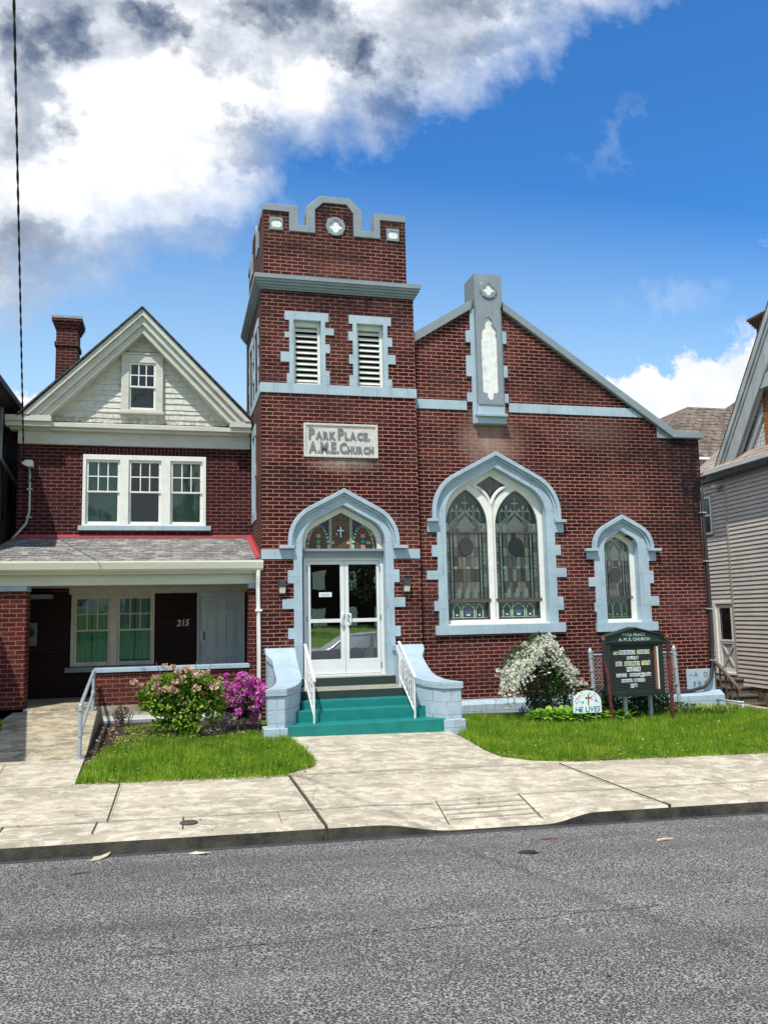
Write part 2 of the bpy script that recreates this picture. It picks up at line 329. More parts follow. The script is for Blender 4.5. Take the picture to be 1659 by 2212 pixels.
col = mixc(nt, ramp(nt, noise(nt, mapv(nt, P, (1, 1, 1), loc=(3, 1, 0)), 35, 3, .6), [(.66, 0.0), (.74, .6)]), col, (.03,.02,.015))
L(nt, col, p.inputs['Base Color']); p.inputs['Roughness'].default_value = .75; p.inputs['Specular IOR Level'].default_value = .3
bump(nt, p, g, .9, .010)
gutter_tar = simple('smooth_gutter_asphalt', (.060,.060,.064), (.045,.045,.05), 5, .8, 80, .3, .004)
tar = simple('tar_crack', (.018,.018,.019), (.035,.035,.035), 12, .7)

def leafmat(name, a, b, c=None, trans=.35, rough=.5):
    m, nt, p = newmat(name); g = nt.nodes.new('ShaderNodeNewGeometry')
    col = ramp(nt, g.outputs['Random Per Island'], [(0, a), (.6, b), (1, c or b)])
    col = mixc(nt, ramp(nt, noise(nt, g.outputs['Position'], 5, 3), [(.35, 0.0), (.7, .4)]), col, tuple(x*.55 for x in a))
    L(nt, col, p.inputs['Base Color']); p.inputs['Roughness'].default_value = rough; p.inputs['Specular IOR Level'].default_value = .3
    t = nt.nodes.new('ShaderNodeBsdfTranslucent'); L(nt, col, t.inputs[0]); mx = nt.nodes.new('ShaderNodeMixShader'); mx.inputs[0].default_value = trans
    L(nt, p.outputs[0], mx.inputs[1]); L(nt, t.outputs[0], mx.inputs[2]); L(nt, mx.outputs[0], nt.nodes['Material Output'].inputs[0])
    return m
grassmat = leafmat('grass_blades', (.055,.17,.007), (.23,.47,.014), (.66,.80,.10), .42)
def tint(m, stops):
    nt_ = m.node_tree; p_ = nt_.nodes['Principled BSDF']; src = p_.inputs['Base Color'].links[0].from_socket; P_ = pos(nt_); c_ = src
    for sc_, lo_, hi_, am_, colr, lc_ in stops: c_ = mixc(nt_, ramp(nt_, noise(nt_, mapv(nt_, P_, (1,1,1), loc=lc_), sc_, 5, .7), [(lo_, 0.0), (hi_, am_)]), c_, colr)
    L(nt_, c_, p_.inputs['Base Color'])
    for n_ in nt_.nodes:
        if n_.type == 'BSDF_TRANSLUCENT': L(nt_, c_, n_.inputs[0])
tint(grassmat, [(1.3, .48, .66, .6, (.06,.18,.010), (0,0,0)), (2.2, .50, .68, .75, (.45,.58,.05), (4,1,0)), (3.5, .60, .72, .6, (.30,.27,.10), (7,3,0))])
weedmat = leafmat('yellow_green_weeds', (.13,.22,.03), (.26,.34,.05), (.42,.44,.14), .35)
hyd_leaf = leafmat('fresh_green_leaf', (.11,.25,.02), (.27,.46,.035), (.48,.60,.08), .35)
hyd_bloom = leafmat('dried_beige_bloom', (.52,.30,.22), (.74,.52,.40), (.82,.66,.52), .25)
azalea = leafmat('magenta_petals', (.74,.07,.55), (.92,.15,.74), (.95,.38,.80), .35)
az_leaf = leafmat('azalea_leaf', (.10,.16,.03), (.24,.30,.07), (.45,.42,.18), .25)
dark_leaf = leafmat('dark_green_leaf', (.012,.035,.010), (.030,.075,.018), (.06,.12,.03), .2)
spirea_leaf = leafmat('spirea_leaf', (.022,.060,.015), (.06,.14,.03), (.12,.22,.05), .25)
spirea_bloom = leafmat('white_blossom', (.80,.82,.70), (.90,.90,.82), (.82,.84,.58), .3)
hosta = leafmat('hosta_leaf', (.12,.30,.02), (.26,.50,.04), (.42,.60,.09), .35)
twig = simple('grey_twig', (.20,.15,.12), (.12,.09,.07), 20, .9)
bark = simple('bark', (.10,.08,.06), (.05,.04,.03), 12, .9, 30, .8, .02)
leaf_brown = leafmat('dead_leaf', (.22,.12,.05), (.42,.30,.18), (.60,.52,.38), .1)

def glass_mat(name, tint, fres=1.9, amt=.75, rough=.01, wav=.0):
    m, nt, p = newmat(name); nt.nodes.remove(p)
    tr = nt.nodes.new('ShaderNodeBsdfTransparent'); tr.inputs[0].default_value = c4(tint)
    gl = nt.nodes.new('ShaderNodeBsdfGlossy'); gl.inputs['Roughness'].default_value = rough; gl.inputs[0].default_value = (.9,.93,.95,1)
    fr = nt.nodes.new('ShaderNodeFresnel'); fr.inputs[0].default_value = fres
    mx = nt.nodes.new('ShaderNodeMixShader'); L(nt, fr.outputs[0], mx.inputs[0]); L(nt, tr.outputs[0], mx.inputs[1]); L(nt, gl.outputs[0], mx.inputs[2])
    if wav:
        b = nt.nodes.new('ShaderNodeBump'); b.inputs['Strength'].default_value = wav; b.inputs['Distance'].default_value = .02
        L(nt, noise(nt, pos(nt), 2.5, 2), b.inputs['Height']); L(nt, b.outputs[0], gl.inputs['Normal'])
    L(nt, mx.outputs[0], nt.nodes['Material Output'].inputs[0])
    return m
pane = glass_mat('window_glass', (.80,.86,.84), 1.45, wav=.12)
pane_dark = glass_mat('door_glass', (.40,.44,.42), 3.4, wav=.03)
storm = glass_mat('storm_glass', (.93,.95,.94), 1.22, rough=.02, wav=.1)
blind = simple('pale_blind', (.40,.55,.50), (.34,.47,.43), 3, .7)
blind_dark = simple('dark_slat_blind', (.06,.07,.08), (.04,.045,.05), 3, .5)
curtain = simple('teal_curtain', (.22,.50,.48), (.11,.30,.30), 4, .8, stretch=(14, 1, .3))
room = simple('dim_room', (.05,.055,.06), (.03,.035,.04), 2, .9, bstr=0)

# ------------------------------------------------------------------ sky + sun
SUN_AZ, SUN_EL = R(31), R(60)        # left of the facade normal, in front
world = bpy.data.worlds.new('World'); sc.world = world; world.use_nodes = True; nt = world.node_tree
for n_ in list(nt.nodes): nt.nodes.remove(n_)
out = nt.nodes.new('ShaderNodeOutputWorld'); bg = nt.nodes.new('ShaderNodeBackground'); L(nt, bg.outputs[0], out.inputs[0])
sky = nt.nodes.new('ShaderNodeTexSky'); sky.sky_type = 'NISHITA'; sky.sun_disc = False; sky.sun_elevation = SUN_EL; sky.sun_rotation = R(180)+SUN_AZ; sky.air_density = 1.0; sky.dust_density = .3; sky.ozone_density = 3
hs = nt.nodes.new('ShaderNodeHueSaturation'); hs.inputs['Saturation'].default_value = 1.12; hs.inputs['Value'].default_value = 1.0; L(nt, sky.outputs[0], hs.inputs['Color'])
D = nt.nodes.new('ShaderNodeTexCoord').outputs['Generated']
sp = nd(nt, 'ShaderNodeSeparateXYZ'); L(nt, D, sp.inputs[0])
ay = math_(nt, 'MAXIMUM', math_(nt, 'ABSOLUTE', sp.outputs[1]), .08)
U = math_(nt, 'DIVIDE', sp.outputs[0], ay); V = math_(nt, 'DIVIDE', sp.outputs[2], ay)
uv = nd(nt, 'ShaderNodeCombineXYZ'); L(nt, U, uv.inputs[0]); L(nt, V, uv.inputs[1])
UV = uv.outputs[0]
wc1 = noise(nt, mapv(nt, UV, (1,1,1), loc=(1.3, 7.1, 0)), 7.5, 9, .62); wc2 = noise(nt, mapv(nt, UV, (1,1,1), loc=(8.3, 2.1, 5)), 7.5, 9, .62)
Uw = math_(nt, 'ADD', U, math_(nt, 'MULTIPLY', math_(nt, 'SUBTRACT', wc1, .5), .30)); Vw = math_(nt, 'ADD', V, math_(nt, 'MULTIPLY', math_(nt, 'SUBTRACT', wc2, .5), .26))
wa = noise(nt, UV, 3.2, 8, .62); wb = noise(nt, mapv(nt, UV, (1, 1, 1), loc=(4, 9, 2)), 9, 8, .65)
# big cloud bank, its lower edge rising from left to right
edge = math_(nt, 'SUBTRACT', math_(nt, 'SUBTRACT', V, math_(nt, 'MULTIPLY', U, .66)), .43)
e1 = math_(nt, 'ADD', edge, math_(nt, 'ADD', math_(nt, 'MULTIPLY', math_(nt, 'SUBTRACT', wa, .5), .34), math_(nt, 'MULTIPLY', math_(nt, 'SUBTRACT', wb, .5), .16)))
bank = ramp(nt, e1, [(.0, 0.0), (.04, .40), (.12, 1.0)])
rim = ramp(nt, e1, [(.03, 1.0), (.16, 0.0)])
def blob(u0, v0, ru, rv, wob=.5, sh=.0):
    a = math_(nt, 'DIVIDE', math_(nt, 'SUBTRACT', Uw, u0), ru); b = math_(nt, 'DIVIDE', math_(nt, 'SUBTRACT', math_(nt, 'SUBTRACT', Vw, math_(nt, 'MULTIPLY', math_(nt, 'SUBTRACT', Uw, u0), sh)), v0), rv)
    d = math_(nt, 'SQRT', math_(nt, 'ADD', math_(nt, 'MULTIPLY', a, a), math_(nt, 'MULTIPLY', b, b)))
    d = math_(nt, 'ADD', d, math_(nt, 'ADD', math_(nt, 'MULTIPLY', math_(nt, 'SUBTRACT', wb, .5), wob*2.2), math_(nt, 'MULTIPLY', math_(nt, 'SUBTRACT', wa, .5), wob*1.6)))
    return math_(nt, 'SUBTRACT', 1.0, d, True)
fr = nt.nodes.new('ShaderNodeMath'); fr.operation = 'GREATER_THAN'; L(nt, sp.outputs[1], fr.inputs[0]); fr.inputs[1].default_value = .0
front = fr.outputs[0]
# shade inside the bank
sh = noise(nt, mapv(nt, UV, (1, 1.5, 1), loc=(2.2, .6, 0), rot=(0, 0, R(-30))), 4.6, 10, .60)
cl = ramp(nt, math_(nt, 'ADD', sh, math_(nt, 'MULTIPLY', math_(nt, 'SUBTRACT', wb, .5), .35)), [(.30, (.30,.36,.48)), (.42, (.56,.61,.71)), (.52, (.84,.88,.96)), (.62, (1.12,1.14,1.17))])
def many(lst):
    r_ = None
    for b_ in lst:
        h_ = blob(*b_); r_ = h_ if r_ is None else math_(nt, 'MAXIMUM', r_, h_)
    return r_
bri = many([(.02,.655,.12,.08), (-.085,.50,.14,.06), (.19,.68,.12,.06), (.46,.735,.17,.05,.5,.7), (.05,.55,.13,.06), (.56,.86,.12,.07), (-.06,.63,.08,.07)])
gry = many([(.10,.755,.15,.06,.5,.2), (-.08,.735,.13,.05), (-.18,.63,.05,.10), (.25,.655,.09,.09,.4,.3), (.10,.605,.09,.04), (.33,.74,.12,.05,.4,.5), (.02,.48,.16,.04,.5,.2), (-.15,.42,.12,.04), (.20,.60,.10,.035,.4,.3), (.42,.86,.2,.04)])
holes = many([(.125,.80,.09,.045,.5,.1), (-.03,.748,.055,.03), (-.145,.70,.06,.035), (.285,.655,.045,.06,.4,.3), (-.20,.68,.05,.04), (.24,.73,.04,.03)])
cl = mixc(nt, ramp(nt, bri, [(.0, 0.0), (.5, .95)]), cl, (1.16,1.16,1.17))
gcol = ramp(nt, math_(nt, 'ADD', wc1, math_(nt, 'MULTIPLY', math_(nt, 'SUBTRACT', wb, .5), .5)), [(.34, (.20,.25,.35)), (.48, (.42,.48,.58)), (.60, (.72,.77,.86)), (.70, (1.0,1.03,1.08))])
cl = mixc(nt, ramp(nt, gry, [(.0, 0.0), (.5, .85)]), cl, gcol)
cl = mixc(nt, math_(nt, 'MULTIPLY', rim, .55), cl, (.42,.56,.78))
cl = mixc(nt, ramp(nt, holes, [(.0, 0.0), (.40, .50), (1.0, .90)]), cl, (.055,.105,.21))
low1 = math_(nt, 'MAXIMUM', math_(nt, 'MAXIMUM', blob(.60, .27, .12, .085, .35), blob(.76, .27, .14, .11, .35)), math_(nt, 'MAXIMUM', blob(.85,.33,.10,.09,.35), blob(-.22, .235, .10, .055, .4)))
low1 = math_(nt, 'MAXIMUM', low1, blob(.69, .245, .16, .07, .3))
low = ramp(nt, low1, [(.05, 0.0), (.20, .95), (.3, 1.0)])
wisp = math_(nt, 'MULTIPLY', math_(nt, 'MAXIMUM', math_(nt, 'MAXIMUM', math_(nt, 'MULTIPLY', blob(.60,.64,.07,.03,.5,1.0), .2), blob(.895,.56,.045,.06,.4)), math_(nt, 'MAXIMUM', blob(.765,.385,.03,.03,.5,.8), math_(nt, 'MULTIPLY', blob(.68,.445,.08,.035,.6,.4), .4))), .8)
skyc = mixc(nt, 1.0, hs.outputs[0], (.074, .152, .205), 'MULTIPLY')
# paler towards the roofs, as the photograph's sky is
hz = math_(nt, 'POWER', math_(nt, 'SUBTRACT', 1.0, math_(nt, 'DIVIDE', math_(nt, 'SUBTRACT', V, .16), .42), True), .62)
skyc = mixc(nt, math_(nt, 'MULTIPLY', math_(nt, 'MULTIPLY', hz, hz), .95), skyc, (.60,.86,1.0))
skyc = mixc(nt, math_(nt, 'MULTIPLY', wisp, .9), skyc, (.75,.86,1.0))
lowc = mixc(nt, ramp(nt, noise(nt, UV, 7, 6), [(.4, 0.0), (.65, .6)]), (1.05,1.05,1.05), (.72,.80,.92))
skyc = mixc(nt, math_(nt, 'MULTIPLY', low, front), skyc, lowc)
fc = mixc(nt, bank, skyc, cl)
# behind the camera: broken cloud
bk = mixc(nt, ramp(nt, noise(nt, D, 3, 8, .6), [(.45, 0.0), (.58, 1.0)]), skyc, (.95,.95,.97))
tot = mixc(nt, front, bk, fc)
L(nt, tot, bg.inputs[0]); bg.inputs[1].default_value = 1.0
sunl = bpy.data.lights.new('sun', 'SUN'); sunl.energy = 4.8; sunl.angle = R(.5); sunl.color = (1, .95, .87)
suno = bpy.data.objects.new('sun', sunl); COL.objects.link(suno)
sd = Vector((-math.sin(SUN_AZ)*math.cos(SUN_EL), -math.cos(SUN_AZ)*math.cos(SUN_EL), math.sin(SUN_EL)))
suno.rotation_euler = sd.to_track_quat('Z', 'Y').to_euler()
sc.view_settings.view_transform = 'Standard'; sc.view_settings.look = 'None'; sc.view_settings.exposure = 0; sc.view_settings.gamma = 1

# ------------------------------------------------------------------ ground
def sheet(name, xs, ys, zf, mat, label=None, kind='structure', cut=None):
    mb = MB()
    vs = [(x, y, zf(x, y)) for y in ys for x in xs]; nx = len(xs)
    fs = []
    for j in range(len(ys)-1):
        for i in range(nx-1):
            if cut and cut((xs[i]+xs[i+1])/2, (ys[j]+ys[j+1])/2): continue
            fs.append((j*nx+i, j*nx+i+1, (j+1)*nx+i+1, (j+1)*nx+i))
    mb.add(vs, fs)
    o = mb.build(name, mat, fixn=False); tag(o, kind=kind)
    return o
def rng(a, b, n): return [a+(b-a)*i/n for i in range(n+1)]
sheet('ground', [-400,-60,-20,20,60,400], [-400,-60,-6.2,.2,8.3,30,60,400], lambda x, y: -2.75-.0195*max(-60, min(60, x)), turf)
def road_z(x, y): return -2.100-.0195*(max(-60, min(60, x))-1.38)+.03*math.sin(max(0, min(1, (8.1-y)/7.8))*math.pi)
sheet('road', [-60,-20,-8,-4,0,4,8,14,30,60], rng(.3, 8.30, 14), road_z, asphalt)
sheet('road_gutter_strip', [-60,-20,-8,-4,0,4,8,14,30,60], [8.01, 8.30], lambda x, y: road_z(x, y)+.004, gutter_tar)
# pavement with a dropped kerb
DX0, DX1 = 2.62, 3.62
def drop(x):
    if x < DX0: t = (x-(DX0-.75))/.75
    elif x > DX1: t = ((DX1+.55)-x)/.55
    else: t = 1
    t = max(0, min(1, t)); return t*t*(3-2*t)
def pav_z(x, y):
    d = drop(x)*max(0, min(1, (9.0-y)/.9)); return gz(x, y)-d*(.1)
pxs = sorted(set([-60,-20,-10,-6]+[round(-5+.25*i, 3) for i in range(0, 65)]+[14,30,60]))
pxs = [x for x in pxs if not (1.8 < x < 4.3)]+[round(1.8+.1*i, 3) for i in range(26)]; pxs.sort()
pys = [8.14, 8.2, 8.35, 8.5, 8.7, 8.9, 9.1, 9.6, 10.3, 11.0, 12, 13, 14]
# pavement strip
sheet('pavement', pxs, [y for y in pys if y <= 10.3]+[10.52], pav_z, paving)
# kerb: a real step along the road edge
mb = MB(); sec = []
prof = lambda x: [(8.08, road_z(x, 8.1)-.15), (8.085, pav_z(x, 8.2)-.018), (8.105, pav_z(x, 8.2)+.004), (8.15, pav_z(x, 8.2)+.006), (8.26, pav_z(x, 8.26)+.005), (8.26, pav_z(x, 8.2)-.1)]
kx = [x for x in pxs]
for i in range(len(kx)-1):
    a, b = prof(kx[i]), prof(kx[i+1])
    for j in range(5):
        mb.add([(kx[i], *a[j]), (kx[i+1], *b[j]), (kx[i+1], *b[j+1]), (kx[i], *a[j+1])], [(0,1,2,3)], kerb_conc if j < 1 else paving)
o = mb.build('kerb', None, fixn=False); tag(o, kind='structure')
# near pavement behind the photographer
sheet('near_pavement', [-60,-20,-8,0,8,20,60], [-1.6, .32], lambda x, y: road_z(x, 1)+.11, paving)
sheet('far_lawn', [-60,-20,-8,0,8,20,60], [-60, -30, -12, -1.6], lambda x, y: road_z(x, 1)+.10+.05*(-1.6-y), simple('far_lawn_grass', (.10,.22,.02), (.16,.30,.035), 2, .9, 30, .5, .02))
# walk to the church steps, flaring towards the street
def poly_sheet(name, pts, dz, mat, kind='structure', n=1):
    mb = MB(); mb.plate([(x, y) for x, y in pts], 0, 1, tf=lambda u, w, v: (u, v, (gz(u, v)+dz-(w*.12))), back=False)
    o = mb.build(name, mat); tag(o, kind=kind); return o
poly_sheet('church_walk', [(1.25,10.50),(1.72,10.9),(1.80,11.4),(1.78,12.2),(1.70,13.16),(4.25,13.16),(4.28,12.5),(4.24,11.5),(4.30,11.0),(4.62,10.68),(5.2,10.50)], .002, paving)
# ground under the lawns
sheet('lawn_soil', [-8,-6,-4,-2,-1,0,1,2,3,4,5,6,8,10,10.72], [10.42,10.8,11.4,12,13,14,15.3,16,18], lambda x, y: gz(x, y)-.035, turf)
mbj = MB()
def seam(pts, w, m):
    for (x0, y0), (x1, y1) in zip(pts[:-1], pts[1:]):
        n_ = max(1, int(math.hypot(x1-x0, y1-y0)/.2))
        for i in range(n_):
            a = i/n_; b = (i+1)/n_; p0 = Vector((x0+(x1-x0)*a, y0+(y1-y0)*a)); p1 = Vector((x0+(x1-x0)*b, y0+(y1-y0)*b))
            d = (p1-p0).normalized(); q = Vector((-d.y, d.x))*w/2
            mbj.add([(*(p0+q), pav_z(*(p0+q))+.0105), (*(p0-q), pav_z(*(p0-q))+.0105), (*(p1-q), pav_z(*(p1-q))+.0105), (*(p1+q), pav_z(*(p1+q))+.0105)], [(0,1,2,3)], m)
seam([(1.34,10.45),(1.36,9.3),(1.38,8.12)], .035, jointmat)
seam([(4.88,10.45),(4.94,9.3),(5.0,8.12)], .022, jointmat)
seam([(-.62,10.45),(-.63,8.72)], .014, jointmat); seam([(8.4,10.45),(8.5,8.12)], .012, faint)
seam([(-6,8.74),(-.6,8.72),(1.36,8.74)], .016, faint); seam([(1.36,8.76),(2.65,8.80)], .015, faint); seam([(3.72,8.94),(5,8.9),(14,8.95)], .015, faint)
for x_ in (-1.55, -.72, .08, 1.0): seam([(x_, 8.72), (x_-.01, 8.3)], .013 if x_ < .5 else .006, jointmat)
for x_ in (6.1,): seam([(x_, 8.93), (x_+.02, 8.3)], .01, faint)
seam([(2.70,8.86),(2.62,8.12)], .010, jointmat); seam([(3.68,8.96),(3.62,8.12)], .012, jointmat); seam([(2.70,8.86),(3.68,8.92)], .008, faint)
for k in range(4):
    yy = 8.74-.13*k; seam([(2.68, yy-.01), (3.67, yy+.02)], .013, faint)
seam([(1.3,10.47),(3,10.46),(4.9,10.44)], .014, faint); seam([(-2.2,10.6),(-.62,10.43)], .008, faint); seam([(-2.1,11.86),(-2.0,10.2),(-2.6,9.3)], .014, faint)
pale_lip = simple('pale_joint_lip', (.60,.55,.42), (.40,.36,.27), 9, .9)
for (pa, pb, w_, dx) in (((1.34,10.42),(1.375,8.2), .022, .046), ((1.34,10.42),(1.375,8.2), .016, -.040), ((4.88,10.42),(4.99,8.25), .034, .032), ((4.88,10.42),(4.99,8.25), .016, -.026), ((-.62,10.42),(-.63,8.8), .016, .020)):
    n_ = 14
    for i in range(n_):
        a = i/n_; b = (i+1)/n_; x0, y0 = pa[0]+(pb[0]-pa[0])*a+dx, pa[1]+(pb[1]-pa[1])*a; x1, y1 = pa[0]+(pb[0]-pa[0])*b+dx, pa[1]+(pb[1]-pa[1])*b; h0 = w_/2*rnd.uniform(.4, 1); h1 = w_/2*rnd.uniform(.4, 1)
        mbj.add([(x0-h0, y0, pav_z(x0, y0)+.0085), (x0+h0, y0, pav_z(x0, y0)+.0085), (x1+h1, y1, pav_z(x1, y1)+.0085), (x1-h1, y1, pav_z(x1, y1)+.0085)], [(0,1,2,3)], pale_lip)
for x in (1.38, 5.0, -2.4): mbj.box(x-.012, x+.012, 8.074, 8.2, road_z(x, 8.1)-.02, pav_z(x, 8.3)+.013, jointmat)
o = mbj.build('pavement_joints', fixn=False); tag(o, kind='structure')
mb = MB()
mb.tube([(.13, 8.51, gz(.13, 8.51)+.004), (.13, 8.51, gz(.13, 8.51)+.012)], .085, 20)
tag(mb.build('water_shutoff_cover', simple('rusty_iron', (.10,.085,.065), (.05,.045,.04), 20, .8)), 'small round rusted iron cover set in the pavement near the kerb', 'utility cover')
# tar seam and oil spot on the road
mb = MB()
def strip(mb, pts, w, z, m):
    for (a, b) in zip(pts[:-1], pts[1:]):
        d = (Vector(b)-Vector(a)).normalized(); q = Vector((-d.y, d.x))
        wa_, wb_ = w*(.6+.8*rnd.random()), w*(.6+.8*rnd.random())
        P_ = [Vector(a)+q*wa_/2, Vector(a)-q*wa_/2, Vector(b)-q*wb_/2, Vector(b)+q*wb_/2]
        mb.add([(p_.x, p_.y, road_z(p_.x, p_.y)+z) for p_ in P_], [(0,1,2,3)], m)
pts = [(-.3+.16*i, 5.62+.002*i+.012*math.sin(i*1.7)+rnd.uniform(-.01,.01)) for i in range(24)]
strip(mb, pts[::1], .007, .005, simple('fine_crack', (.05,.05,.05), (.12,.12,.115), 25, .9))
for k in range(9):
    a = rnd.uniform(0, 6.28); r = rnd.uniform(.0, .06); cx, cy = 3.05+r*math.cos(a), 7.22+r*math.sin(a)*.6; q = rnd.uniform(.025, .06)
    mb.add([(cx+q*math.cos(t)*(1+.3*rnd.random()), cy+q*.6*math.sin(t), road_z(cx, cy)+.005+.0006*k) for t in [i*.785 for i in range(8)]], [tuple(range(8))], tar)
tag(mb.build('road_tar_marks', fixn=False), kind='structure')

# ------------------------------------------------------------------ arch helpers
def arch(cx, w, zs, r, phi, n=10):
    """left spring -> apex -> right spring"""
    pts = []
    for i in range(n+1):
        a = phi*i/n; pts.append((cx-w+r-r*math.cos(a), zs+r*math.sin(a)))
    x, z = pts[-1]; apex = (cx, z+(cx-x)/math.tan(phi))
    return pts+[apex]+[(2*cx-x_, z_) for x_, z_ in reversed(pts)]
def spring(apex, w, r, phi): return apex-r*math.sin(phi)-(w-r*(1-math.cos(phi)))/math.tan(phi)
PH = R(62)
def archA(cx, w, apex, r, phi=PH, n=10): return arch(cx, w, spring(apex, w, r, phi), r, phi, n)

def hood(parent, cx, w, apex, r, zled, zb, yf, yw, ledge_w, name='hood_mould'):
    mb = MB(); o_ = archA(cx, w, apex, r); i_ = archA(cx, w-.075, apex-.085, max(.1, r-.075))
    poly = [(cx-w, zb)]+o_+[(cx+w, zb)]+[(cx+w-.075, zb)]+i_[::-1]+[(cx-w+.075, zb)]
    mb.plate(poly, yf, yw)
    i2 = archA(cx, w-.12, apex-.135, max(.1, r-.12)); poly = [(cx-w+.07, zb)]+[(x, z) for x, z in i_]+[(cx+w-.07, zb)]+[(cx+w-.12, zb)]+i2[::-1]+[(cx-w+.12, zb)]
    mb.plate(poly, yf+.045, yw)
    for s in (-1, 1):
        x0, x1 = sorted((cx+s*(w-.11), cx+s*ledge_w)); mb.box(x0, x1, yf-.01, yw, zb-.055, zb)
    return mb.build(name, blue, parent, bevel=.006)
def surround(parent, cx, win, apin, rin, wout, apout, rout, zb, quoins, yf, yb, nar, zsp, name='stone_surround', mat=None):
    """U shaped stone surround: quoins = [(ztop, zbot, halfwidth)] from the top down"""
    inn = archA(cx, win, apin, rin); out_ = archA(cx, wout-.06, apout-.05, rout)
    def side(s):
        q = [(cx+s*(wout-.06), zsp)]
        for i, (zt, zbt, hw) in enumerate(quoins[0 if s < 0 else 1]):
            q += [(q[-1][0], zt), (cx+s*hw, zt), (cx+s*hw, zbt), (cx+s*nar, zbt)]
        q += [(cx+s*nar, zb)]; return q
    poly = side(-1)[::-1]+out_+side(1)+[(cx+win, zb)]+inn[::-1]+[(cx-win, zb)]
    # drop duplicates
    pp = [poly[0]]
    for a in poly[1:]:
        if math.hypot(a[0]-pp[-1][0], a[1]-pp[-1][1]) > 1e-4: pp.append(a)
    mb = MB(); mb.plate(pp, yf, yb); return mb.build(name, mat or blue, parent, bevel=.004)

# ================================================================== CHURCH
church = thing('church', 'dark red brick church with square battlemented tower and pale blue stone trim', 'church')
TY, NY = 15.0, 15.15
TX0, TX1, TYB = 1.46, 4.385, 18.3
GZB = -2.6
DCX, DW = 2.95, .77
door_in = archA(DCX, DW, 2.014, .45); DWo = DW+.006; door_o = archA(DCX, DWo, 2.022, .45)
# tower front wall with openings
outer = [(TX0, GZB), (DCX-DWo, GZB)]+door_o+[(DCX+DWo, GZB), (TX1, GZB), (TX1, 6.10), (TX0, 6.10)]
LV = [(2.315, .258), (3.515, .258)]   # belfry louvre centres / half width
holes = [[(c-h-.006, 4.26), (c+h+.006, 4.26), (c+h+.006, 5.491), (c-h-.006, 5.491)] for c, h in LV]
mb = MB(); mb.plate(outer, TY, TY+.35, holes)
# side and back walls
def sideplate(mb, X, y0, y1, z0, z1, holes=(), d=.3, s=1, m=None):
    mb.plate([(y0, z0), (y1, z0), (y1, z1), (y0, z1)], 0, d, holes, tf=lambda u, w, v: (X+s*w, u, v), m=m)
SW = [(15.85, .27), (17.0, .27)]
sh_ = [[(c-h, 4.26), (c+h, 4.26), (c+h, 5.46), (c-h, 5.46)] for c, h in SW]+[[(16.25, 2.0), (16.75, 2.0), (16.75, 3.55), (16.25, 3.55)]]
sideplate(mb, TX0, TY+.35, TYB, GZB, 6.10, sh_)
sideplate(mb, TX1, TY+.35, TYB, 1.0, 6.10, (), .3, -1)
mb.box(TX0+.3, TX1-.3, TYB-.3, TYB, -1, 6.1)
mb.build('tower_wall', brick_church, church)
# parapet above the cornice
PX0, PX1 = 1.515, 4.275
def para(x0, x1):
    s = (x1-x0)/2.76; f = lambda x: x0+(x-1.515)*s
    return [(f(1.515), 7.745), (f(2.185), 7.745), (f(2.185), 7.365), (f(2.33), 7.365), (f(2.33), 7.745), (f(2.60), 7.995), (f(3.17), 7.995), (f(3.415), 7.745), (f(3.415), 7.365), (f(3.64), 7.365), (f(3.64), 7.745), (f(4.275), 7.745)]
def para_in(x0, x1, t=.135):
    s = (x1-x0)/2.76; f = lambda x: x0+(x-1.515)*s
    return [(f(1.515), 7.745-t), (f(2.185-.18), 7.745-t), (f(2.185-.18), 7.365-t), (f(2.33+.17), 7.365-t), (f(2.33+.17), 7.745-.04), (f(2.66), 7.995-t), (f(3.11), 7.995-t), (f(3.415-.18), 7.745-.06), (f(3.415-.18), 7.365-t), (f(3.64+.12), 7.365-t), (f(3.64+.12), 7.745-t), (f(4.275), 7.745-t)]
mb = MB(); mb.plate([(PX0, 6.36)]+para_in(PX0, PX1)+[][:0]+[(PX1, 6.36)], TY+.05, TY+.33)
tfL = lambda u, w, v: (w, u, v)
mb.plate([(TY+.33, 6.36)]+para_in(TY+.33, TYB)+[(TYB, 6.36)], PX0, PX0+.28, tf=tfL)
mb.plate([(TY+.33, 6.36)]+para_in(TY+.33, TYB)+[(TYB, 6.36)], PX1-.28, PX1, tf=tfL)
mb.box(PX0+.28, PX1-.28, TYB-.28, TYB, 6.36, 7.5)
mb.build('parapet_wall', brick_church, church)
mb = MB(); mb.plate(para(PX0-.012, PX1+.012)+para_in(PX0-.012, PX1+.012)[::-1], TY+.025, TY+.36)
mb.plate(para(TY+.36, TYB+.02)+para_in(TY+.36, TYB+.02)[::-1], PX0-.025, PX0+.30, tf=tfL)
mb.plate(para(TY+.36, TYB+.02)+para_in(TY+.36, TYB+.02)[::-1], PX1-.30, PX1+.025, tf=tfL)
mb.build('parapet_coping', bluegrey, church, bevel=.012)
mb = MB(); mb.box(PX0+.2, PX1-.2, TY+.3, TYB-.2, 6.3, 6.9); mb.build('tower_roof', asphalt_shingle, church)
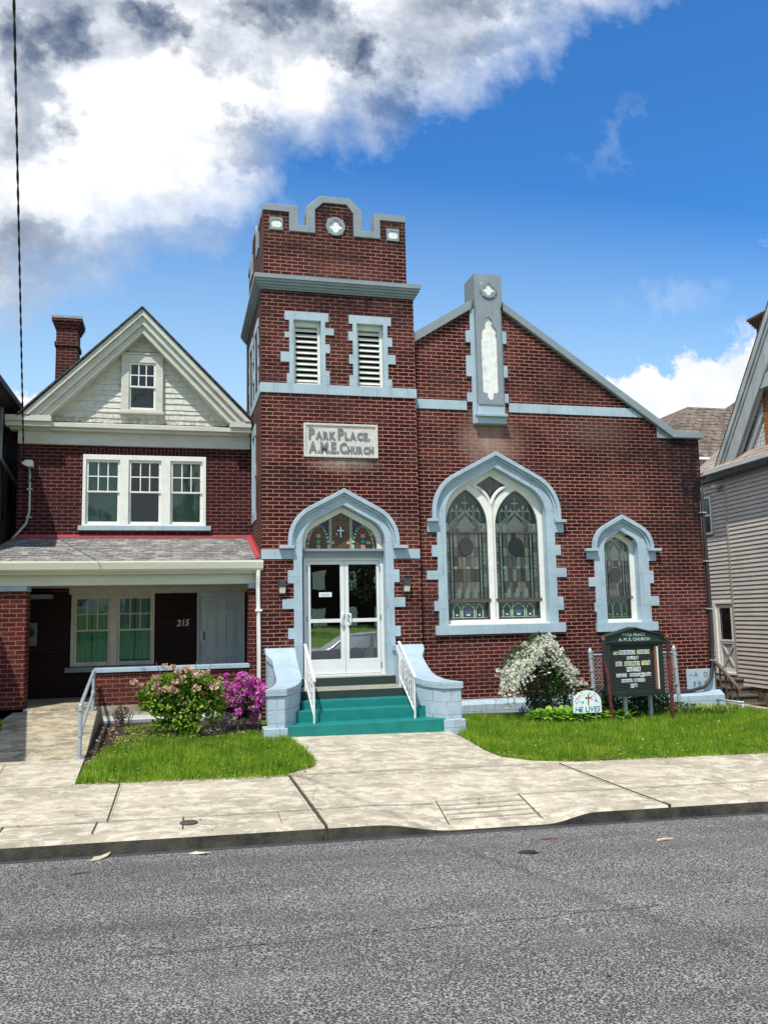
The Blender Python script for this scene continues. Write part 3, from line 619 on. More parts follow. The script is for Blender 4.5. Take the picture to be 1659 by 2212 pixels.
# cornice: stepped moulding round the tower
mb = MB()
for (o_, z0, z1) in [(.02, 6.04, 6.075), (.045, 6.075, 6.12), (.075, 6.12, 6.17), (.10, 6.17, 6.22), (.125, 6.22, 6.30)]:
    mb.box(TX0-o_, TX1+o_, TY-o_, TYB+o_, z0, z1)
a, b, c_, d_ = (TX0-.125, TX1+.125, TY-.125, TYB+.125)
mb.add([(a, c_, 6.30), (b, c_, 6.30), (b, d_, 6.30), (a, d_, 6.30), (PX0, TY+.05, 6.365), (PX1, TY+.05, 6.365), (PX1, TYB, 6.365), (PX0, TYB, 6.365)], [(0,1,5,4), (1,2,6,5), (2,3,7,6), (3,0,4,7)])
mb.build('tower_cornice', bluegrey, church)
# belt course under the belfry openings, band at the arch springing
mb = MB(); mb.box(TX0-.02, TX1+.02, TY-.02, TY+.1, 4.075, 4.258); mb.box(TX0-.02, TX0+.1, TY+.1, TYB, 4.075, 4.258)
mb.build('belt_course', blue, church, bevel=.004)
for (a, b) in ((TX0-.005, DCX-DW-.16), (DCX+DW+.14, TX1+.005)):
    mb = MB(); mb.box(a, b, TY-.015, TY+.1, 1.02, 1.195); mb.build('springing_band', blue, church, bevel=.004)
# quatrefoil and corner lozenges
def quatrefoil(parent, cx, cz, ro, y, base, inner):
    m_ = MB(); pts = []
    hole = []
    r1 = ro*.33; d = ro*.385
    for k in range(4):
        a0 = k*math.pi/2
        for i in range(-5, 6):
            a = a0+i*R(100)/5; hole.append((cx+d*math.cos(a0)+r1*math.cos(a), cz+d*math.sin(a0)+r1*math.sin(a)))
    m_.plate([(cx+ro*math.cos(i*math.pi/16), cz+ro*math.sin(i*math.pi/16)) for i in range(32)], y-.03, y+.02, [hole])
    o = m_.build('quatrefoil_medallion', base, parent, bevel=.004)
    k_ = MB(); k_.box(cx-ro*.8, cx+ro*.8, y-.004, y+.015, cz-ro*.8, cz+ro*.8); k_.build('quatrefoil_inset', inner, o)
quatrefoil(church, 2.886, 7.405, .185, TY+.05, bluegrey, niche_white)
for cx in (1.755, 4.02):
    cz = 7.36-.02*(cx > 3); w_ = .125
    oc = [(cx+w_*.62*a*1.25, cz+w_*.62*b) for a, b in ((1,.45),(.6,.95),(-.6,.95),(-1,.45),(-1,-.45),(-.6,-.95),(.6,-.95),(1,-.45))]
    mb = MB(); mb.plate([(cx-w_, cz-w_), (cx+w_, cz-w_), (cx+w_, cz+w_), (cx-w_, cz+w_)], TY+.03, TY+.07, [oc])
    o = mb.build('corner_block', bluegrey, church, bevel=.004)
    k_ = MB(); k_.box(cx-w_*.85, cx+w_*.85, TY+.045, TY+.068, cz-w_*.8, cz+w_*.8); k_.build('block_inset', niche_white, o)
# belfry louvres
def louvre(cx, hw, front=True, lint=(.42, .405), qs=None):
    tf = (lambda u, w, v: (u, TY+w, v)) if front else (lambda u, w, v: (TX0+w, u, v))
    Q = lambda pts: pts
    left, right = qs
    P_ = [(cx-hw-.085, 4.258)]
    def side(s, q):
        r_ = [(cx+s*(hw+.08), 5.47)]
        for zt, zb_, ex in q: r_ += [(cx+s*(hw+.08), zt), (cx+s*(hw+ex), zt), (cx+s*(hw+ex), zb_), (cx+s*(hw+.08), zb_)]
        r_ += [(cx+s*(hw+.08), 4.259)]; return r_
    poly = side(-1, left)[::-1]+[(cx-lint[0], 5.47), (cx-lint[0], 5.64), (cx+lint[1], 5.64), (cx+lint[1], 5.47)]+side(1, right)+[(cx+hw, 4.259), (cx+hw, 5.485), (cx-hw, 5.485), (cx-hw, 4.259)]
    pp = [poly[0]]
    for a in poly[1:]:
        if math.hypot(a[0]-pp[-1][0], a[1]-pp[-1][1]) > 1e-4: pp.append(a)
    mb = MB(); mb.plate(pp, -.02, .26, tf=tf)
    if front:
        fr_ = MB(); h2 = hw-.05; fr_.plate([(cx-hw, 4.259), (cx+hw, 4.259), (cx+hw, 5.485), (cx-hw, 5.485)], .10, .2, [[(cx-h2, 4.31), (cx+h2, 4.31), (cx+h2, 5.40), (cx-h2, 5.40)]], tf=tf)
        o = fr_.build('louvre_window', white, church, bevel=.004)
        s_ = mb.build('stone_surround', blue, o, bevel=.004)
        sl = MB()
        for k in range(10):
            z = 4.34+k*.108; n_ = 3
            vs = [tf(u, w, v) for u in (cx-h2+.003, cx+h2-.003) for w, v in ((.105, z), (.115, z-.012), (.185, z+.055), (.175, z+.067))]
            sl.add(vs, [(0,1,2,3), (4,7,6,5), (0,4,5,1), (1,5,6,2), (2,6,7,3), (3,7,4,0)])
        sl.build('louvre_slats', white, o)
        bk_ = MB(); bk_.box(cx-hw, cx+hw, TY+.24, TY+.26, 4.27, 5.48); bk_.build('louvre_backing', black, o)
    else:
        fr_ = MB(); fr_.plate([(cx-hw, 4.259), (cx+hw, 4.259), (cx+hw, 5.46), (cx-hw, 5.46)], .12, .2, tf=tf)
        o = fr_.build('side_louvre_window', blind_dark, church); mb.build('stone_surround', blue, o)
louvre(2.315, .258, True, (.42, .405), ([(5.24, 5.13, .165), (4.85, 4.665, .24), (4.45, 4.262, .13)], [(5.35, 5.22, .245), (5.04, 4.87, .165), (4.53, 4.262, .155)]))
louvre(3.515, .258, True, (.41, .41), ([(5.32, 5.14, .165), (4.87, 4.69, .155), (4.47, 4.262, .155)], [(5.24, 5.06, .17), (4.90, 4.72, .23), (4.42, 4.262, .15)]))
for c, h in SW: louvre(c, h, False, (.40, .40), ([(5.24, 5.1, .17), (4.85, 4.67, .2)], [(5.24, 5.1, .17), (4.85, 4.67, .2)]))
mb = MB(); tfs = lambda u, w, v: (TX0+w, u, v)
mb.plate([(16.05, 1.85), (16.95, 1.85), (16.95, 2.0), (16.86, 2.0), (16.86, 2.4), (16.95, 2.4), (16.95, 2.6), (16.86, 2.6), (16.86, 3.5), (16.95, 3.5), (16.95, 3.72), (16.05, 3.72), (16.05, 3.5), (16.14, 3.5), (16.14, 2.9), (16.05, 2.9), (16.05, 2.7), (16.14, 2.7), (16.14, 2.0), (16.05, 2.0)], -.02, .1, [[(16.26, 2.0), (16.74, 2.0), (16.74, 3.55), (16.26, 3.55)]], tf=tfs)
o = mb.build('side_window_surround', blue, church); k_ = MB(); k_.box(TX0+.12, TX0+.14, 16.2, 16.8, 1.95, 3.6); k_.build('side_window_glass', pane_dark, o)
# name plaque
mb = MB(); mb.plate([(2.228, 2.892), (3.623, 2.892), (3.623, 3.526), (2.228, 3.526)], TY-.035, TY+.03, [[(2.27, 2.935), (3.578, 2.935), (3.578, 3.485), (2.27, 3.485)]])
plq = mb.build('name_plaque', plaster, church, bevel=.006)
mb = MB(); mb.box(2.26, 3.59, TY-.012, TY+.02, 2.925, 3.495); mb.build('plaque_face', plaster, plq)
mb = MB()
def caps(x, z, words, big, small, width):
    tmp = MB(); cur = 0; Z0 = z
    for i, (ch, kind_) in enumerate(words):
        if ch == ' ': cur += small*.22; continue
        s_ = big if kind_ else small
        cur = put_text(tmp, ch, cur, TY-.012, 0, s_, .010, .014, 1.12)+small*.10
    W_ = cur; k = width/W_
    mb.add([(x+v[0]*k, v[1], Z0+v[2]) for v in tmp.v], tmp.f)
caps(2.32, 3.235, [('P',1),('A',0),('R',0),('K',0),(' ',0),('P',1),('L',0),('A',0),('C',0),('E',0),('.',0)], .285, .19, 1.17)
caps(2.32, 2.975, [('A',1),('.',1),('M',1),('.',1),('E',1),('.',1),('C',1),('H',0),('U',0),('R',0),('C',0),('H',0)], .285, .185, 1.23)
mb.build('plaque_lettering', letters_grey, plq)
# doorway: stone surround, hood, frame, doors
ql = [(1.26, 1.02, .93), (.82, .585, 1.03), (.31, .13, 1.13), (-.21, -.40, 1.03)]
o = surround(church, DCX, DW, 2.014, .45, 1.03, 2.309, .70, -1.245, (ql, ql), TY-.03, TY+.30, .925, 1.27, 'doorway_surround')
hood(church, DCX, 1.03, 2.309, .70, 1.26, 1.26, TY-.12, TY-.03, 1.19)
DY = 15.25
mb = MB(); ino = archA(DCX-.005, .765, 2.005, .44); ini = archA(DCX-.005, .67, 1.895, .37)
mb.plate([(2.18, 1.215)]+ino+[(3.71, 1.215), (DCX-.005+.67, 1.215)]+ini[::-1]+[(DCX-.005-.67, 1.215)], DY-.08, DY+.06)
trn = mb.build('transom_window', white, church, bevel=.004)
mb = MB(); mb.box(2.13, 3.77, DY-.17, DY+.02, 1.165, 1.212); mb.box(2.185, 3.715, DY-.12, DY+.04, 1.06, 1.165); mb.build('transom_bar', bluegrey, church, bevel=.004)
# stained glass palette
SG = {}
def sg(name, c, tr=.0):
    m_, nt_, p_ = newmat('stained_'+name); P_ = mapv(nt_, pos(nt_), (1, 1, 2.5)); f_ = ramp(nt_, noise(nt_, P_, 22, 4, .7, 1.5), [(.3, 0.0), (.7, 1.0)])
    L(nt_, mixc(nt_, f_, c, tuple(min(1, x*1.9+.01) for x in c)), p_.inputs['Base Color']); p_.inputs['Roughness'].default_value = .14; p_.inputs['Specular IOR Level'].default_value = .8
    SG[name] = m_; return m_
sg('medallion', (.035,.045,.058)); sg('brown', (.085,.048,.024)); sg('amber', (.36,.24,.15)); sg('grey', (.16,.145,.125)); sg('greyp', (.33,.30,.26)); sg('green', (.25,.36,.28)); sg('palegreen', (.38,.43,.37)); sg('navy', (.010,.016,.030)); sg('dark', (.020,.030,.035)); sg('blue', (.035,.055,.10)); sg('white', (.46,.52,.56)); sg('emerald', (.02,.20,.12)); sg('pink', (.34,.22,.22))
lead = simple('lead_came', (.012,.012,.013), None, 9, .6, bstr=0)
def cell(mb, pts, y, m): mb.plate(pts, y-.003, y+.003, m=m, back=False)
def rect(x0, x1, z0, z1): return [(x0, z0), (x1, z0), (x1, z1), (x0, z1)]
def line(mb, pts, w, y, m):
    for (x0, z0), (x1, z1) in zip(pts[:-1], pts[1:]):
        d = Vector((x1-x0, z1-z0)); 
        if d.length < 1e-6: continue
        d.normalize(); q = Vector((-d.y, d.x))*w/2; e = d*w*.35
        mb.plate([(x0+q.x-e.x, z0+q.y-e.y), (x0-q.x-e.x, z0-q.y-e.y), (x1-q.x+e.x, z1-q.y+e.y), (x1+q.x+e.x, z1+q.y+e.y)], y-.004, y+.002, m=m, back=False)
# transom stained glass
mb = MB(); y = DY+.02; x0, x1, z0, z1 = 2.26, 3.64, 1.2, 1.93
mb.box(x0, x1, y+.003, y+.02, z0, z1, m=lead)
zr = z0
row = 0
while zr < z1:
    xx = x0-(row % 2)*.05
    while xx < x1:
        w_ = rnd.uniform(.07, .13); cell(mb, rect(max(x0, xx)+.003, min(x1, xx+w_)-.003, zr+.003, zr+.052), y, SG[rnd.choice(['brown', 'brown', 'brown', 'amber' if rnd.random() < .2 else 'brown'])]); xx += w_
    zr += .055; row += 1
cx = DCX-.005
for s in (-1, 1):
    cell(mb, [(cx+s*.20, 1.80), (cx+s*.46, 1.66), (cx+s*.21, 1.45)], y-.004, SG['navy'])
    line(mb, [(cx+s*.195, 1.2), (cx+s*.195, 1.83)], .045, y-.007, SG['green']); line(mb, [(cx+s*.195, 1.2), (cx+s*.195, 1.83)], .008, y-.012, lead)
    a_ = [(cx+s*(.42-.19*math.cos(t)), 1.24+.41*math.sin(t)*1.0) for t in [R(90)*i/8 for i in range(9)]]
    line(mb, a_, .04, y-.008, SG['green'])
    a_ = [(cx+s*(.42+.20*math.cos(t)), 1.20+.44*math.sin(t)) for t in [R(90)*i/8 for i in range(9)]]; line(mb, a_, .03, y-.008, SG['green'])
    c0 = (cx+s*.29, 1.655); line(mb, [(c0[0]+.035*math.cos(t), c0[1]+.035*math.sin(t)) for t in [R(45)*i for i in range(9)]], .010, y-.010, SG['blue'])
    lx = cx+s*.42; cell(mb, [(lx, 1.30), (lx+.045, 1.36), (lx, 1.42), (lx-.045, 1.36)], y-.010, SG['emerald'])
    cell(mb, rect(lx-.04, lx+.04, 1.31, 1.42), y-.006, SG['navy'])
    for dx in (-.02, .02):
        cell(mb, rect(lx+dx-.015, lx+dx+.015, 1.43, 1.50), y-.008, SG['pink']); cell(mb, rect(lx+dx-.015, lx+dx+.015, 1.215, 1.30), y-.008, SG['pink'])
line(mb, [(cx-.19, 1.80), (cx, 1.90), (cx+.19, 1.80)], .03, y-.008, SG['dark'])
cell(mb, [(cx-.07, 1.64), (cx+.07, 1.64), (cx+.07, 1.52), (cx, 1.42), (cx-.07, 1.52)], y-.008, SG['navy'])
cell(mb, rect(cx-.012, cx+.012, 1.44, 1.635), y-.013, SG['white']); cell(mb, rect(cx-.06, cx+.06, 1.555, 1.578), y-.0145, SG['white'])
for k in range(6): line(mb, [(cx-.15+.05*k, 1.745), (cx-.125+.05*k, 1.775), (cx-.10+.05*k, 1.745)], .007, y-.010, SG['dark'])
mb.build('stained_glass', None, trn, fixn=False)
# door frame and leaves
mb = MB(); mb.box(2.235, 2.29, DY-.06, DY+.08, -1.09, 1.06); mb.box(3.66, 3.74, DY-.06, DY+.08, -1.09, 1.06); mb.box(2.29, 3.66, DY-.06, DY+.08, 1.0, 1.06); mb.box(2.22, 3.75, DY-.09, DY+.08, -1.095, -1.062)
mb.build('door_frame', alu, church, bevel=.004)
for (x0, x1, gx0, gx1, hs_, nm) in [(2.295, 2.994, 2.362, 2.912, 2.93, 'L'), (3.0, 3.655, 3.07, 3.60, 3.09, 'R')]:
    mb = MB(); mb.plate(rect(x0, x1, -1.055, .995), DY-.035, DY+.015, [rect(gx0, gx1, -.79, -.128), rect(gx0, gx1, -.062, .932)])
    lf = mb.build('entrance_door', alu, church, bevel=.004)
    g_ = MB(); g_.box(gx0-.01, gx1+.01, DY-.012, DY-.004, -.80, .94); g_.build('glass_pane', pane_dark, lf)
    g_ = MB(); g_.tube([(hs_, DY-.035, .02), (hs_, DY-.085, .02), (hs_+(.0), DY-.09, -.0), (hs_, DY-.09, -.14), (hs_, DY-.085, -.165), (hs_, DY-.035, -.165)], .014, 8); 
    g_.tube([(hs_-(.06 if nm == 'R' else -.06), DY-.05, .022), (hs_, DY-.085, .022)], .012, 8); g_.tube([(hs_-(.06 if nm == 'R' else -.06), DY-.05, -.167), (hs_, DY-.085, -.167)], .012, 8)
    g_.build('door_pull', rail_white, lf, smooth=True)
    if nm == 'R': g_ = MB(); g_.tube([(3.045, DY-.036, -.07), (3.045, DY-.055, -.07)], .022, 12); g_.build('lock_cylinder', galv, lf)
    if nm == 'L':
        g_ = MB(); g_.box(2.52, 2.757, DY-.017, DY-.0125, .34, .425, m=tile_white); put_text(g_, 'welcome', 2.555, DY-.0175, .365, .04, 0, .0005, width=.165, m=letters_grey); g_.build('paper_notice', None, lf)
        g_ = MB(); g_.tube([(2.51+.105*math.cos(a), DY+.05, .585+.12*math.sin(a)) for a in [R(20)*i for i in range(19)]], .028, 8); g_.build('door_wreath', simple('grey_wreath', (.10,.115,.115), (.04,.045,.045), 40, .9), lf)
    for hz_ in (.85, -.05, -.92):
        hx = x0-.012 if nm == 'L' else x1+.002
        g_ = MB(); g_.box(hx, hx+.012, DY-.062-.006, DY-.036, hz_-.05, hz_+.05); g_.build('door_hinge', letters_grey, lf)
mb = MB(); mb.box(2.2, 3.8, DY+.9, DY+.92, -1.1, 1.1); mb.box(2.2, 3.8, DY+.1, DY+.9, -1.1, -1.09); mb.box(2.2, 2.22, DY+.1, DY+.9, -1.1, 1.1); mb.box(3.78, 3.8, DY+.1, DY+.9, -1.1, 1.1); mb.box(2.2, 3.8, DY+.1, DY+.9, 1.1, 1.12)
mb.build('dark_vestibule', room, church)
# wall lamps
for cx in (1.815, 4.105):
    mb = MB(); mb.box(cx-.075, cx+.075, TY-.035, TY, .385, .655); mb.box(cx-.065, cx+.065, TY-.12, TY-.035, .52, .645)
    lp = mb.build('wall_lamp', simple('dark_bronze', (.06,.058,.06), None, 9, .4), church, bevel=.008)
    g_ = MB(); g_.add([(cx-.055, TY-.11, .52), (cx+.055, TY-.11, .52), (cx+.05, TY-.09, .41), (cx-.05, TY-.09, .41), (cx-.055, TY-.036, .52), (cx+.055, TY-.036, .52), (cx+.05, TY-.036, .41), (cx-.05, TY-.036, .41)], [(0,1,2,3), (4,5,6,7), (0,3,7,4), (1,2,6,5), (0,1,5,4), (3,2,6,7)]); g_.build('lamp_lens', simple('frosted_lens', (.70,.66,.52), None, 20, .3), lp, bevel=.006)
# ---- nave front
BCX, BW = 5.98, 1.03; SCX, SWD = 8.615, .375
big_in = archA(BCX, BW, 2.806, .61); sm_in = archA(SCX, SWD, 1.576, .25, R(60))
gab = [(4.386, GZB), (10.55, GZB), (10.55, 3.50), (9.95, 3.50), (6.20, 6.08), (5.66, 6.08), (4.386, 5.28)]
mb = MB(); mb.plate(gab, NY, NY+.35, [[(BCX-BW-.006, -.23)]+archA(BCX+.002, BW+.012, 2.816, .61)+[(BCX+BW+.012, -.23)], [(SCX-SWD-.006, -.255)]+archA(SCX, SWD+.006, 1.584, .25, R(60))+[(SCX+SWD+.006, -.255)]])
sideplate(mb, 10.55, NY+.35, 34, GZB, 3.4, (), .3, -1)
mb.build('nave_wall', brick_church, church)
mb = MB(); mb.add([(4.3, 15.5, 5.0), (5.93, 15.5, 6.05), (10.6, 15.5, 3.3), (4.3, 34, 5.0), (5.93, 34, 6.05), (10.6, 34, 3.3)], [(0,1,4,3), (1,2,5,4)]); mb.build('nave_roof', asphalt_shingle, church)
# gable coping
def band(pts, t, y0, y1, name, m, lip=.0):
    b_ = MB(); 
    for (a, c) in zip(pts[:-1], pts[1:]):
        b_.plate([a, c, (c[0], c[1]-t), (a[0], a[1]-t)], y0, y1)
    return b_.build(name, m, church, bevel=.008)
mb = MB()
up = [(4.40, 5.40), (5.62, 6.165)]; t = .19
mb.plate([(4.387, 5.395), (5.61, 6.165), (5.61, 5.98), (4.387, 5.205)], NY-.09, NY+.42)
mb.plate([(6.25, 6.165), (9.97, 3.655), (10.63, 3.625), (10.63, 3.505), (9.93, 3.50), (6.25, 5.985)], NY-.09, NY+.42)
mb.build('gable_coping', bluegrey, church, bevel=.014)
mb = MB(); mb.plate([(9.585, 3.50), (9.93, 3.498), (9.585, 3.735)], NY-.018, NY+.08); mb.build('kneeler_stone', bluegrey, church)
mb = MB(); mb.box(4.386, 5.46, NY-.02, NY+.08, 3.925, 4.11); mb.plate([(6.34, 3.915), (9.30, 3.915), (9.02, 4.10), (6.34, 4.10)], NY-.02, NY+.08); mb.build('nave_band', blue, church, bevel=.004)
# gable pier with niche
mb = MB(); PC = 5.93
niche = []
for (x, z) in [(0,5.80),(-.05,5.76),(-.075,5.70),(-.06,5.64),(-.11,5.60),(-.15,5.52),(-.13,5.44),(-.155,5.38),(-.15,4.40),(-.155,4.30),(-.12,4.25),(-.06,4.25),(-.065,4.16),(0,4.11),(.065,4.16),(.06,4.25),(.12,4.25),(.155,4.30),(.15,4.40),(.155,5.38),(.13,5.44),(.15,5.52),(.11,5.60),(.06,5.64),(.075,5.70),(.05,5.76)]: niche.append((5.915+x*1.1, z))
mb.plate([(5.655, 4.02), (6.175, 4.02), (6.175, 5.96), (6.225, 6.14), (6.225, 6.67), (5.645, 6.67), (5.645, 6.14), (5.655, 5.96)], NY-.16, NY+.05, [niche])
mb.box(5.645, 6.225, NY+.05, NY+.42, 6.0, 6.67)
pier = mb.build('gable_pier', bluegrey, church, bevel=.006)
g_ = MB(); g_.box(5.70, 6.12, NY-.125, NY-.12, 4.05, 5.88); g_.build('niche_panel', niche_white, pier)
qd = [(5.53, 5.29, .43), (5.02, 4.60, .44), (4.27, 4.09, .44)]
poly = []
def ps(s, qs_):
    r_ = [(PC-.02+s*.335, 5.98)]
    for zt, zb_, hw in qs_: r_ += [(PC-.02+s*.335, zt), (PC-.02+s*hw, zt), (PC-.02+s*hw, zb_), (PC-.02+s*.335, zb_)]
    return r_+[(PC-.02+s*.335, 3.66)]
g_ = MB(); g_.plate(ps(-1, qd)[::-1]+ps(1, [(5.55, 5.30, .42), (4.85, 4.605, .42), (4.275, 4.095, .42)]), NY-.05, NY+.05); g_.build('pier_quoins', blue, pier, bevel=.004)
g_ = MB(); g_.box(5.64, 6.20, NY-.14, NY+.03, 3.84, 4.02); g_.box(5.60, 6.235, NY-.20, NY+.03, 3.78, 3.84); g_.box(5.60, 6.235, NY-.13, NY+.03, 3.65, 3.78); g_.build('pier_corbel', blue, pier, bevel=.006)
quatrefoil(pier, 5.93, 6.35, .175, NY-.16, bluegrey, niche_white)
# ---- big window
WY = NY+.20
q_l = [(1.78, 1.53, 1.40), (1.28, 1.06, 1.32), (.80, .63, 1.43), (.23, .04, 1.30)]; q_r = [(1.78, 1.53, 1.40), (1.28, 1.08, 1.32), (.83, .655, 1.42), (.27, .015, 1.33)]
mb = MB(); z0 = -.228; gxl = (4.975+.03, 5.87); gxr = (6.0+.01, 6.925)
lights = []
def lancet(xl, xr, zb, zt, rr=.95):
    """pointed light: left edge, right edge, springing from side arcs"""
    cxm = (xl+xr)/2; w = (xr-xl)/2; h = zt; n = 8; pts = [(xl, zb)]
    r = rr; zs = h-math.sqrt(max(0, r*r-(r-w)**2))
    th = math.acos((r-w)/r)
    pts += [(xl+r-r*math.cos(th*i/n), zs+r*math.sin(th*i/n)) for i in range(n+1)]
    pts += [(xr-r+r*math.cos(th*(n-i)/n), zs+r*math.sin(th*(n-i)/n)) for i in range(1, n+1)]
    return pts+[(xr, zb)]
la = lancet(5.01, 5.86, .235, 2.385, .80); lb = lancet(6.02, 6.92, .235, 2.385, .80)
dia = [(5.955, 2.665), (5.60, 2.445), (5.78, 2.30), (5.955, 2.10), (6.13, 2.30), (6.31, 2.445)]
mb.plate([(BCX-BW-.005, z0)]+archA(BCX, BW+.005, 2.812, .61)+[(BCX+BW+.005, z0)], WY-.05, WY+.05, [la, lb, dia, rect(5.02, 5.86, -.14, .205), rect(6.03, 6.90, -.14, .205)])
mb.tube([(5.94, WY-.05, -.22), (5.94, WY-.05, 2.05)], .04, 8)
for s in (-1, 1):
    pts = [(5.94+s*(.47-.47*math.cos(t)), WY-.055, 2.0+.47*math.sin(t)) for t in [R(78)*i/8 for i in range(9)]]; mb.tube(pts, .036, 6)
bw_ = mb.build('arched_window', white, church, bevel=.005)
surround(bw_, BCX+.005, BW, 2.806, .61, 1.31, 3.108, .83, -.23, (q_l, q_r), NY-.03, NY+.17, 1.21, 1.78)
hood(bw_, BCX+.01, 1.315, 3.108, .83, 1.78, 1.78, NY-.12, NY-.03, 1.42)
g_ = MB(); g_.box(4.69, 7.32, NY-.07, NY+.2, -.41, -.232); g_.build('window_sill', blue, bw_, bevel=.006); g_ = MB(); g_.box(4.93, 7.06, NY-.01, NY+.18, -.2315, -.205); g_.build('wood_sill', white, bw_)
for zb_ in (.22, 1.545):
    pass
def stained(parent, xl, xr, small=False, zb=.235, bar=1.545, top=2.40):
    mb = MB(); y = WY+.035; W_ = xr-xl; cx = (xl+xr)/2
    mb.box(xl-.03, xr+.03, y+.004, y+.02, zb-.42, top+.05, m=lead)
    # tall panes below the bar
    cols = 10 if not small else 8; cw = W_/cols
    rows = [zb, zb+.14*1.0, zb+(bar-zb)*.27, zb+(bar-zb)*.46, zb+(bar-zb)*.64, zb+(bar-zb)*.78, bar] if not small else [zb, zb+.15, zb+(bar-zb)*.38, zb+(bar-zb)*.62, zb+(bar-zb)*.85, bar]
    for j in range(len(rows)-1):
        for i in range(cols):
            r_ = rnd.random(); nm = 'grey' if r_ < .45 else ('greyp' if r_ < .8 else 'brown')
            if i in (1, cols-2): nm = 'green' if not (j == len(rows)-2) else 'palegreen'
            if i in (3, 6) and j in (1, 3) and r_ > .4: nm = 'amber'
            if j == 0 and i in (2, 4, 6, 8): nm = 'amber' if r_ < .5 else 'greyp'
            wcol = cw*.5 if i in (1, cols-2) else cw
            a = xl+i*cw+(cw*.25 if i in (1, cols-2) else 0)
            nn = max(1, int((rows[j+1]-rows[j])/.075)) if nm in ('grey', 'greyp', 'brown') and i in (0, cols-1) else 1
            for k in range(nn):
                za = rows[j]+(rows[j+1]-rows[j])*k/nn; zc = rows[j]+(rows[j+1]-rows[j])*(k+1)/nn
                cell(mb, rect(a+.004, a+wcol-.004, za+.004, zc-.004), y, SG[nm if nn == 1 else rnd.choice(['grey', 'greyp', 'greyp'])])
    if not small:
        zz = rows[3]
        for i in (2, 5, 7): cell(mb, rect(xl+i*cw-.01, xl+i*cw+cw-.02, zz+.0, zz+.05), y-.005, SG['white'])
        for i in (3, 5, 7): # pointed tips
            a = xl+i*cw-.5*cw; cell(mb, [(a+.006, rows[1]-.10), (a+cw-.006, rows[1]-.10), (a+cw-.006, rows[1]+.04), (a+cw/2, rows[1]+.11), (a+.006, rows[1]+.04)], y-.005, SG['palegreen'])
    # medallion
    mz = zb+(bar-zb)*(.80 if not small else .62); mr = W_*(.17 if not small else .2)
    med = [(cx+mr*math.sin(t)*(1 if abs(math.cos(t)) < .9 else .95), mz+mr*1.05*math.cos(t)*(1.25 if math.cos(t) < -.7 else 1)) for t in [R(22.5)*i for i in range(16)]]
    cell(mb, med, y-.009, SG['medallion']); line(mb, med+[med[0]], .008, y-.012, lead)
    # canopy above the bar
    hi = top; cell(mb, rect(xl-.02, xr+.02, bar+.19, top+.03), y-.004, SG['dark'])
    for i in range(cols):
        cell(mb, rect(xl+i*cw+.004, xl+(i+1)*cw-.004, bar+.004, bar+.186), y, SG[rnd.choice(['grey', 'greyp', 'palegreen'] if 0 < i < cols-1 else ['palegreen'])])
    k = W_/.86
    for off, wd, mm in ((.0, .026, 'palegreen'), (-.055, .016, 'green')):
        gp = [(cx-(.36+off)*k, bar+.0), (cx-(.33+off)*k, bar+.12), (cx-(.22+off)*k, bar+.25), (cx-.10*k, bar+.33+off*.5), (cx, bar+.45+off), (cx+.10*k, bar+.33+off*.5), (cx+(.22+off)*k, bar+.25), (cx+(.33+off)*k, bar+.12), (cx+(.36+off)*k, bar)]
        line(mb, gp, wd*k, y-.009, SG[mm])
    cell(mb, [(cx-.13*k, bar+.01), (cx+.13*k, bar+.01), (cx+.13*k, bar+.2), (cx, bar+.34), (cx-.13*k, bar+.2)], y-.006, SG['greyp'])
    for dx in (-.17, .17):
        line(mb, [(cx+dx*k, bar+.10), (cx+dx*k, bar+.52)], .04*k, y-.008, SG['palegreen']); line(mb, [(cx+dx*k, bar+.13), (cx+dx*k, bar+.48)], .016*k, y-.013, SG['navy'])
    line(mb, [(cx-.30*k, bar+.42), (cx+.30*k, bar+.42)], .014, y-.012, SG['palegreen'])
    for dx in (-.26, -.17, -.085, .085, .17, .26):
        h_ = .13 if abs(dx) in (.17,) else .07
        cell(mb, [(cx+(dx-.028)*k, bar+.43), (cx+(dx+.028)*k, bar+.43), (cx+(dx+.008)*k, bar+.43+h_*.6), (cx+dx*k, bar+.43+h_), (cx+(dx-.008)*k, bar+.43+h_*.6)], y-.010, SG['palegreen'])
    line(mb, [(cx, bar+.45), (cx, bar+.70)], .010, y-.008, SG['palegreen']); line(mb, [(cx-.06*k, bar+.585), (cx+.06*k, bar+.585)], .022, y-.0095, SG['palegreen'])
    for dx in (-.30, .30): line(mb, [(cx+dx*k, bar+.18), (cx+dx*k, bar+.42)], .012, y-.008, SG['green'])
    return mb
